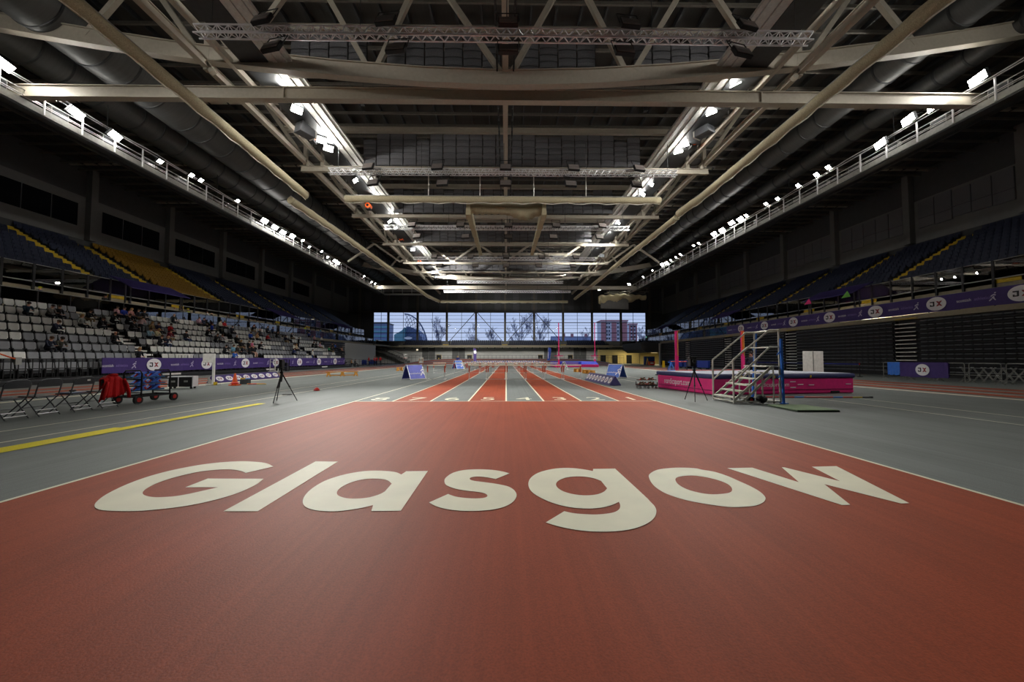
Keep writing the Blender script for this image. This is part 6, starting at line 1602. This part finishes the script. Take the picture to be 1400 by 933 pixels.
# ---- pole vault mat and uprights, flags and boards at the far end
p0 = gr(757.5, 502.4); p1 = gr(819, 502.4); t = thing('vault_mat', 'blue and magenta pole vault landing mat at the far right of the lanes', 'landing mat', (p0.x, p0.y, G0)); W_ = p1.x - p0.x; M_RB = mat('royal blue vinyl', (46, 66, 200), .5)
mb = MB(); mb.box(0, W_, 0, 5.5, 0, .42, M_PINK); mb.done('base', t, bevel=.05); 
mb = MB(); mb.box(0, W_ * .62, .3, 5.5, .4, .86, M_RB); mb.done('main_pad', t, bevel=.06); mb = MB(); mb.prism([(0, .42), (1.6, .42), (5.5, .86), (1.6, .86)], 'x', W_ * .6, W_, M_RB); mb.done('front_pad', t, bevel=.05)
mb = MB(); mb.box(W_ * .26, W_ * .55, .25, .3, .42, .8, mat('lilac vinyl', (120, 110, 190), .6)); mb.done('lilac_panel', t)
for px, lab in ((764, 'left'), (813.3, 'right')):
    Y = p0.y - .5 if px < 780 else p0.y + 5.8; q = atY(px, 497, Y); top = atY(px, 441.8, Y).z; t = thing('vault_upright', 'tall pink pole vault upright on the %s of the vault mat' % lab, 'upright', (q.x, Y, G0), 0, 'pink vault uprights')
    mb = MB(); mb.tube((0, 0, .9), (0, 0, top), .075, M_PINKP, 10); mb.box(-.13, .13, -.08, .08, .05, 2.1, M_PINKP); mb.done('post', t); mb = MB(); mb.box(-.6, .6, -.15, .15, 0, .3, M_PINKP); mb.done('base', t); mb = MB(); z = atY(px, 487, Y).z; mb.box(-.65, .65, -.03, .03, z - .05, z + .05, M_PINKP); mb.done('peg_arm', t)
    mb = MB(); mb.box(-.08, .08, -.1, -.076, 1.2, 1.7, M_LOGOW); mb.done('scale_plate', t)
p = gr(793.5, 503.5); mb = MB(); mb.lathe([(.14, 0), (.13, .06), (.03, .5)], (0, 0, 0), MATS['warning yellow plastic'], 12); o = mb.done('marker_cone', smooth=True); o.location = (p.x, p.y, G0); tag(o, 'small yellow cone before the pole vault mat', 'cone')
def feather(px, yb, yt, Y, m, lean, label, oval_=False):
    b = atY(px, yb, Y); top = atY(px, yt, Y).z; t = thing('feather_flag', label, 'flag', (b.x, Y, b.z)); h = top - b.z
    mb = MB(); mb.tube((-.3, 0, 0), (-.3 + lean, 0, h), .03, M_STEEL2, 6); mb.done('pole', t)
    mb = MB(); pr = [(-.28, .35), (.34, .35), (.36 + lean * .8, h * .82), (.2 + lean, h * .95), (-.28 + lean, h)]; mb.prism(pr, 'y', -.015, .015, m); mb.done('sail', t)
    mb = MB(); mb.lathe([(.35, 0), (.35, .05), (.05, .12)], (-.3, 0, 0), M_BLACK, 14); mb.done('base', t)
    if oval_: 
        mb = MB(); mb.ellipse(frame((.05, -.03, h * .72), (1, 0, 0), (0, 0, 1)), .3, .38, M_LOGOW); mb.done('round_logo', t)
    else: 
        mb = MB(); mb.box(-.02, .1, -.025, -.016, h * .25, h * .7, M_PRINT); mb.done('print', t)
feather(649.2, 496.6, 476, 86, M_PURPLE, 0, 'tall purple feather flag with white round logo left of the centre line', True)
feather(749.5, 495.6, 475, 82, mat('deep blue flag', (36, 62, 150), .6), .35, 'tall blue feather flag between the lanes and the vault mat')
def easel_board(px, yb, Y, w, h, label, legs=True, wood=False, z0=.55):
    b = gr(px, yb) if Y is None else atY(px, yb, Y); t = thing('display_board', label, 'board', (b.x, b.y, max(G0, b.z)))
    mb = MB(); mb.box(-w / 2, w / 2, -.03, .03, z0, z0 + h, M_WHITE); mb.done('panel', t)
    for s in (-1, 1):
        mb = MB(); mb.bar((s * w * .45, -.2 if wood else 0, 0), (s * w * .35, 0, z0 + h * .9), .06, .06, M_WOOD if wood else M_STEEL2); mb.done('leg', t)
    mb = MB()
    for k in range(3): mb.box(-w * .4 + k * w * .28, -w * .2 + k * w * .28, -.035, -.03, z0 + h * .35, z0 + h * .8, M_STEEL2)
    mb.box(-w * .4, w * .4, -.036, -.03, z0 + .06, z0 + .14, M_REDP if not wood else M_PRINT); mb.done('notices', t)
    return t
easel_board(831.5, 497.0, None, 1.5, .95, 'white board with six notices right of the vault mat') 
easel_board(859.5, 496.3, None, .75, .95, 'narrow white notice board near the yellow corner')
easel_board(575.5, 501.3, None, .8, .95, 'white board on a wooden easel left of the lanes', True, True)
easel_board(554.5, 494.0, 84, .85, 1.0, 'white shelf-like board at the foot of the far left stairs')
p = gr(573, 501.5); mb = MB(); mb.box(-.35, .35, -.2, .2, 0, .22, M_REDP); o = mb.done('red_box', bevel=.02); o.location = (p.x, p.y - .6, G0); tag(o, 'low red box at the foot of the wooden easel', 'box')
# yellow corner: blue cupboard, red crate, yellow tripod
p = atX(894.5, 493, 30.4); t = thing('blue_cupboard', 'blue cupboard against the yellow wall by the folded stand', 'cupboard', (29.6, p.y, 0))
mb = MB(); mb.box(-1.2, .9, 0, .6, 0, 1.75, mat('dark blue steel', (30, 52, 104), .5)); mb.done('body', t); mb = MB(); mb.box(-1.15, -.17, -.03, 0, .05, 1.7, MATS['dark blue steel']); mb.done('door', t); mb = MB(); mb.box(-.13, .85, -.03, 0, .05, 1.7, MATS['dark blue steel']); mb.done('door', t)
t = thing('red_crate', 'red crate on the floor before the blue cupboard', 'crate', (29.0, p.y - 2.2, 0)); mb = MB(); mb.box(-.6, .6, -.3, .3, .02, .75, M_REDP); mb.done('body', t, bevel=.03); mb = MB(); mb.box(-.3, .3, -.32, -.3, .3, .55, M_LOGOW); mb.done('label_plate', t)
t = thing('yellow_tripod', 'yellow survey tripod before the blue cupboard', 'tripod', (28.0, p.y - 2.8, 0))
for a in (0, 2.1, 4.2): mb = MB(); mb.tube((math.cos(a) * .5, math.sin(a) * .4, 0), (0, 0, 1.35), .03, MATS['warning yellow plastic'], 6); mb.done('leg', t)
mb = MB(); mb.box(-.1, .1, -.08, .08, 1.35, 1.6, mat('green head', (70, 120, 80), .5)); mb.done('head', t)
# low clutter by the far left corner
for k, (px, c, lab) in enumerate(((507, M_BLUEC, 'nearest'), (516, M_BLUEC, 'middle'), (521, M_BLUEC, 'farthest'))):
    p = gr(px, 499.5 - k * .5); t = thing('padded_barrier', 'blue padded board behind the red-shirted people, %s' % lab, 'barrier', (p.x - 1.6, p.y + .8, 0), 0, 'blue boards at the far left'); mb = MB(); mb.box(-.5, .5, -.06, .06, .08, 1.0, mat('deep blue vinyl', (24, 50, 136), .5)); mb.done('pad', t, bevel=.03); mb = MB(); mb.box(-.45, -.35, -.2, .2, 0, .08, M_BLACK); mb.box(.35, .45, -.2, .2, 0, .08, M_BLACK); mb.done('foot', t)
t = thing('guard_rails', 'dark rails fencing the far left corner below the white wall', 'railing', (-26.5, 66, 0))
for k in range(11):
    mb = MB(); mb.tube((.25 * k * .3, 1.9 * k, 0), (.25 * k * .3, 1.9 * k, 1.15), .035, M_BLACK, 6); mb.done('post', t)
mb = MB()
for z in (.35, .75, 1.12): mb.tube((0, 0, z), (.75, 19, z), .03, M_BLACK, 6)
mb.done('rail', t)
# ================================================================== PEOPLE
def V(*a): return Vector(a)
def skeleton(pose):
    """joint table for a 1.74 m person; faces +X, left is +Y"""
    if pose in ('sit', 'lean'):
        ln = .12 if pose == 'sit' else .42
        hip = V(0, 0, .52); 
        def tor(d, y=0, f=0): return hip + V(math.sin(ln) * d + f, y, math.cos(ln) * d)
        J = dict(hip=hip, belly=tor(.14), chest=tor(.34), neckb=tor(.47), neck=tor(.54, 0, .015), head=tor(.66, 0, .04), top=tor(.74, 0, .045))
        for n, s in (('l', 1), ('r', -1)):
            J[n + 'hip'] = hip + V(.03, s * .09, -.02); J[n + 'knee'] = hip + V(.44, s * .11, .0); J[n + 'ank'] = hip + V(.47 if pose == 'sit' else .40, s * .11, -.44); J[n + 'toe'] = J[n + 'ank'] + V(.17, s * .02, -.045)
            J[n + 'sho'] = tor(.45, s * .18)
            if pose == 'sit': J[n + 'elb'] = tor(.2, s * .24, .04); J[n + 'wri'] = hip + V(.3, s * .11, .13)
            else: J[n + 'elb'] = hip + V(.34, s * .2, .14); J[n + 'wri'] = hip + V(.52, s * .07, .16)
    else:
        hip = V(0, 0, .92); ln = .03 if pose == 'stand' else .6
        def tor(d, y=0, f=0): return hip + V(math.sin(ln) * d + f, y, math.cos(ln) * d)
        J = dict(hip=hip, belly=tor(.15), chest=tor(.36), neckb=tor(.5), neck=tor(.57, 0, .015), head=tor(.7, 0, .035), top=tor(.78, 0, .035))
        for n, s in (('l', 1), ('r', -1)):
            J[n + 'hip'] = hip + V(0, s * .09, -.03); J[n + 'knee'] = hip + V(.03, s * .1, -.44); J[n + 'ank'] = V(-.01, s * .11, .07); J[n + 'toe'] = V(.17, s * .13, .03)
            J[n + 'sho'] = tor(.47, s * .185); J[n + 'elb'] = tor(.22, s * .25, .03); J[n + 'wri'] = tor(.02, s * .22, .16) if pose == 'stand' else tor(.22, s * .16, .3)
    return J
RAD = dict(hip=.135, belly=.13, chest=.145, neckb=.085, neck=.052, head=.098, top=.07, hp=.09, knee=.062, ank=.042, toe=.036, sho=.068, elb=.047, wri=.032)
PROTO_BODY = {}
def body_mesh(pose):
    if pose in PROTO_BODY: return PROTO_BODY[pose]
    J = skeleton(pose); names = list(J); idx = {n: i for i, n in enumerate(names)}
    E = [('hip', 'belly'), ('belly', 'chest'), ('chest', 'neckb'), ('neckb', 'neck'), ('neck', 'head'), ('head', 'top')]
    for s in 'lr': E += [('hip', s + 'hip'), (s + 'hip', s + 'knee'), (s + 'knee', s + 'ank'), (s + 'ank', s + 'toe'), ('neckb', s + 'sho'), (s + 'sho', s + 'elb'), (s + 'elb', s + 'wri')]
    me = bpy.data.meshes.new('figure'); me.from_pydata([tuple(J[n]) for n in names], [(idx[a], idx[b]) for a, b in E], [])
    o = bpy.data.objects.new('figure', me); COL.objects.link(o)
    o.modifiers.new('skin', 'SKIN'); sm = o.modifiers.new('sub', 'SUBSURF'); sm.levels = 1; sm.render_levels = 1
    for i, n in enumerate(names):
        k = n if n in RAD else ('hp' if n[1:] == 'hip' else n[1:]); r = RAD[k]
        sv = me.skin_vertices[0].data[i]; sv.radius = (r, r) if n not in ('chest', 'belly', 'hip') else (r * .82, r * 1.12); sv.use_root = n == 'hip'
    dg = bpy.context.evaluated_depsgraph_get(); ev = bpy.data.meshes.new_from_object(o.evaluated_get(dg))
    segs = []
    for a, b in E:
        z = 'skin' if b in ('neck', 'head', 'top') else 'legs' if b[1:] in ('hip', 'knee', 'ank') else 'shoe' if b[1:] == 'toe' else 'top'
        segs.append((J[a], J[b], z))
    vs = [v.co.copy() for v in ev.vertices]; fs = [tuple(p.vertices) for p in ev.polygons]; zones = []
    for f in fs:
        c = sum((vs[i] for i in f), Vector()) / len(f); best = None
        for a, b, z in segs:
            d = b - a; t = max(0, min(1, (c - a).dot(d) / d.dot(d))); q = (c - a - d * t).length
            if best is None or q < best[0]: best = (q, z)
        zones.append({'top': 0, 'legs': 1, 'skin': 2, 'shoe': 3}[best[1]])
    bpy.data.objects.remove(o); bpy.data.meshes.remove(me); bpy.data.meshes.remove(ev)
    mb = MB(); Z4 = [mat('zone%d' % i, (128, 128, 128)) if False else M_SKIN for i in range(4)]
    mb.v = vs; mb.f = [list(f) for f in fs]; mb.k = zones
    # face, ears, hands with five fingers
    hd = J['head']; up = (J['top'] - J['neck']).normalized(); fw = Vector((0, 1, 0)).cross(up)
    def extra(geo, zone):
        o_ = len(mb.v); mb.v += geo.v; mb.f += [[i + o_ for i in f] for f in geo.f]; mb.k += [zone] * len(geo.f)
    g = MB(); g.tube(hd + fw * .085 + up * .01, hd + fw * .118 - up * .02, .01, M_SKIN, 5, .016)
    for s in (-1, 1): g.ball(hd + Vector((0, s * .092, 0)), (.022, .012, .03), M_SKIN, 6, 4)
    extra(g, 2)
    g = MB()
    for s in (-1, 1): g.ball(hd + fw * .088 + up * .025 + Vector((0, s * .035, 0)), (.012, .014, .008), M_SKIN, 5, 4)
    g.ball(hd + fw * .088 - up * .05, (.008, .028, .006), M_SKIN, 6, 4); extra(g, 3)
    for s in 'lr':
        w = J[s + 'wri']; d = (w - J[s + 'elb']).normalized(); sd = 1 if s == 'l' else -1
        side = d.cross(Vector((0, 0, 1))).normalized(); nrm = side.cross(d)
        g = MB(); R = Matrix((d, side, nrm)).transposed(); g.ball(w + d * .05, (.05, .04, .018), M_SKIN, 8, 5, R)
        for k, L in enumerate((.065, .078, .072, .055)):
            b0 = w + d * .085 + side * (.027 - .018 * k); m0 = b0 + d * L * .55 - nrm * .008; g.path([b0, m0, m0 + d * L * .35 - nrm * .022], [.009, .008, .006], M_SKIN, 5)
        b0 = w + d * .035 - side * .03 * sd; g.path([b0, b0 + d * .03 - side * .03 * sd, b0 + d * .06 - side * .034 * sd - nrm * .01], [.011, .009, .007], M_SKIN, 5); extra(g, 2)
    PROTO_BODY[pose] = (mb, J, hd, up, fw)
    return PROTO_BODY[pose]
HAIR = {0: (40, 32, 28), 1: (84, 58, 38), 2: (176, 140, 84), 3: (190, 156, 92), 4: (220, 150, 150), 5: (120, 44, 36), 6: (222, 232, 40)}
BCACHE = {}
def person(pose, col, legs, hair, loc, rz, label, vest=None, group=None):
    mb, J, hd, up, fw = body_mesh(pose); t = thing('person', label, 'person', loc, rz, group)
    nm = 'clothing %d %d %d' % tuple(col); ml = 'trousers %d %d %d' % tuple(legs)
    key = (pose, nm, ml)
    if key not in BCACHE:
        me = bpy.data.meshes.new('body'); me.from_pydata([tuple(v) for v in mb.v], [], mb.f)
        for m in (mat(nm, col, .85, bump=.2), mat(ml, legs, .85), M_SKIN, M_BLACK): me.materials.append(m)
        me.polygons.foreach_set('material_index', mb.k); me.polygons.foreach_set('use_smooth', [True] * len(mb.f)); me.update(); BCACHE[key] = me
    obj('body', BCACHE[key], t)
    if hair != 9:
        hm = mat('hair %d' % hair, HAIR[hair], .7); g = MB(); R = Matrix((fw, Vector((0, 1, 0)), up)).transposed()
        g.ball(hd + up * .028 - fw * .018, (.104, .102, .092), hm, 12, 7, R)
        if hair in (2, 3, 5): g.ball(hd - fw * .075 - up * .08, (.045, .085, .14), hm, 10, 6, R)
        if hair in (4, 6): g.ball(hd + up * .05 + fw * .1, (.07, .07, .012), hm, 10, 4, R)
        g.done('cap' if hair in (4, 6) else 'hair', t, smooth=True)
    g = MB(); a = J['neckb']; g.path([a + Vector((.05 * math.cos(k * PI / 5), .075 * math.sin(k * PI / 5), .03 + .012 * math.cos(k * PI / 5))) for k in range(10)], .022, MATS[nm], 5, closed=True); g.done('collar', t, smooth=True)
    if vest:
        c = J['chest']; b = J['belly']; g = MB(); vm = mat('hi-vis yellow cloth', (206, 222, 46), .7); n = 16; vs = []
        for q, rx, ry in ((b, .15, .185), (b + (c - b) * .6, .15, .19), (c + (J['neckb'] - c) * .7, .12, .18)):
            vs += [q + Vector((rx * math.cos(2 * PI * i / n), ry * math.sin(2 * PI * i / n), 0)) for i in range(n)]
        g.add(vs, [(k * n + i, k * n + (i + 1) % n, (k + 1) * n + (i + 1) % n, (k + 1) * n + i) for k in (0, 1) for i in range(n)], vm); g.done('hi_vis_vest', t, smooth=True)
    return t
DARK = (30, 32, 40); JEAN = (58, 74, 110); KHK = (150, 126, 90)
byrow = {}
for r in SEATED: byrow.setdefault(r[0], []).append(r)
rnd = random.Random(4)
for i, L in sorted(byrow.items()):
    L.sort(key=lambda r: r[1])
    for k, (_, j, col, word_, hair, pose) in enumerate(L):
        legs = JEAN if 'jeans' in word_ else (214, 170, 150) if 'pale trousers' in word_ else KHK if k % 7 == 3 else DARK
        person(pose, col, legs, hair, (row_x(i) + .17, slot_y(j), row_z(i) + .03), rnd.uniform(-.3, .3), 'person in %s, %s row of left stand, %s from camera' % (word_, RW[i], ORD[k]), None, 'spectators in the left stand')
def stand_at(px, py, X, floor, pose, col, legs, hair, rz, label, vest=None, group=None):
    y = atX(px, py, X).y; return person(pose, col, legs, hair, (X, y, floor), rz, label, vest, group)
stand_at(54, 395, -33, 4.75, 'stand', (30, 66, 110), DARK, 6, 0, 'steward in blue jacket and yellow cap standing on the near left concourse')
stand_at(143, 415, -32.0, 4.75, 'stand', (26, 26, 30), DARK, 0, 0, 'person in black leaning at the glass above the first aisle')
stand_at(257, 422, -32.4, 4.75, 'stand', (40, 60, 50), DARK, 6, -.4, 'steward in hi-vis vest and yellow cap on the left concourse before the round poster', True)
stand_at(248, 421, -32.6, 4.75, 'stand', (36, 70, 66), DARK, 0, -.3, 'person in dark green standing next to the hi-vis steward')
stand_at(238, 422, -32.9, 4.75, 'stand', (130, 134, 130), DARK, 9, .3, 'grey-haired person in pale grey standing on the left concourse')
stand_at(283, 427, -32.2, 4.75, 'stand', (170, 170, 176), DARK, 0, 0, 'person in pale top behind the glass, left of the dark pillar')
stand_at(289, 427, -32.3, 4.75, 'stand', (30, 30, 34), DARK, 0, .4, 'person in black behind the glass beside the pale-topped one')
stand_at(312, 430, -32.2, 4.75, 'stand', (70, 50, 44), DARK, 1, 0, 'person in brown behind the glass over the second aisle')
stand_at(378, 444, -32.4, 4.75, 'stand', (36, 60, 120), DARK, 6, 0, 'hi-vis steward by the lit doorway halfway along the left concourse', True)
for px, c, w in ((341, (40, 44, 60), 'dark blue'), (347, (120, 110, 100), 'beige'), (352, (200, 200, 206), 'white')): stand_at(px, 440, -32.6, 4.75, 'stand', c, DARK, 0, .2, 'person in %s behind the glass in the middle of the left concourse' % w)
stand_at(417, 456, -31.7, 4.75, 'stand', (206, 222, 46), DARK, 1, 0, 'person in hi-vis yellow before the tall yellow poster')
stand_at(438, 455, -31.8, 4.75, 'stand', (60, 140, 170), DARK, 0, 0, 'person in turquoise standing at the end of the left stand top')
for (px, py, row, pose, col, hair, lab) in ((195, 449, 5, 'bend', (210, 176, 176), 0, 'person in pale pink bending over seats beside the first aisle'), (429, 481, 1, 'stand', (216, 214, 206), 0, 'person in white coat walking down the front rows near the far end'), (410, 464, 4, 'stand', (26, 26, 30), 0, 'tall person in black standing among the far seats')):
    p = atX(px, py, row_x(row) + .5); x_ = row_x(row) + .32; ya = p.y
    person(pose, col, JEAN if row == 1 else DARK, hair, (x_, ya, row_z(row)), .4 if pose != 'bend' else 1.9, lab)
for k, (px, col, lab) in enumerate(((504, (206, 40, 44), 'first'), (511.5, (206, 36, 40), 'second'), (514.5, (196, 36, 44), 'third'), (519.8, (210, 34, 40), 'fourth'))):
    p = gr(px, 500.2 - .2 * k); person('stand', (206, 34 + k, 42), DARK, 9 if k != 1 else 1, (p.x, p.y, G0), .5 - .4 * k, 'person in red jacket standing at the far left, %s from the left' % lab, None, 'red-jacketed people at the far left')
p = atY(1021.5, 498, 20.9); person('stand', (56, 58, 70), DARK, 0, (p.x, 20.9 if False else Bc.y + Dm + 1.6, G0), -2.4, 'person in dark top standing behind the landing mat, seen through the stairs')
p = gr(623, 504.0); person('stand', (34, 46, 130), DARK, 2, (p.x, p.y + 2.2, G0 - .0), PI / 2, 'person in blue behind the small A-frame board down the left of the lanes')
for k, (px, lab) in enumerate(((480, 'tan'), (485, 'dark'))): 
    p = gr(px, 501.5); person('sit', ((190, 140, 80), (50, 50, 56))[k], DARK, 0, (p.x, p.y, G0 - .05), .2, 'person in %s seated behind the rails at the end of the left stand' % lab)
    t = thing('plastic_stool', 'low stool under the %s-clothed person behind the rails' % lab, 'stool', (p.x - .02, p.y, 0)); mb = MB(); mb.box(-.2, .2, -.2, .2, .32, .38, M_BLACK); mb.done('seat', t)
    for a in (-.15, .15):
        for b in (-.15, .15): mb = MB(); mb.box(a - .02, a + .02, b - .02, b + .02, 0, .32, M_BLACK); mb.done('leg', t)
p = gr(561, 495.0); person('stand', (60, 170, 206), DARK, 0, (p.x, 100.6, .0), -1.2, 'person in sky blue beyond the far left bend')
p = gr(558, 495.0); person('stand', (150, 40, 50), DARK, 0, (p.x * 1.0 - 1.2, 100.8, .0), -1.2, 'person in dark red beyond the far left bend')
person('stand', (40, 44, 40), DARK, 6, (atY(866, 464, 106.9).x, 107.4, 4.6), -1.6, 'steward with yellow cap at the right end of the far balcony')
person('stand', (34, 36, 40), DARK, 0, (atY(514.5, 464, 106.9).x, 107.4, 4.6), -1.6, 'person in dark clothes at the left end of the far balcony')
for k, px in enumerate((593, 599)): person('sit', (30, 30, 34), DARK, 0, (atY(px, 464, 107.6).x, 107.7, 4.75), -PI / 2, 'dark figure seated on the far balcony, %s of the pair' % ('left' if k == 0 else 'right'))
SC.view_settings.view_transform = 'Standard'; SC.view_settings.look = 'None'
SC.view_settings.gamma = 1; SC.view_settings.use_curve_mapping = False
SC.view_settings.exposure = 0
SC.cycles.max_bounces = 6; SC.cycles.diffuse_bounces = 3; SC.cycles.glossy_bounces = 3; SC.cycles.transparent_max_bounces = 16
SC.cycles.sample_clamp_indirect = 4; SC.cycles.use_denoising = True
SC.cycles.caustics_reflective = False; SC.cycles.caustics_refractive = False
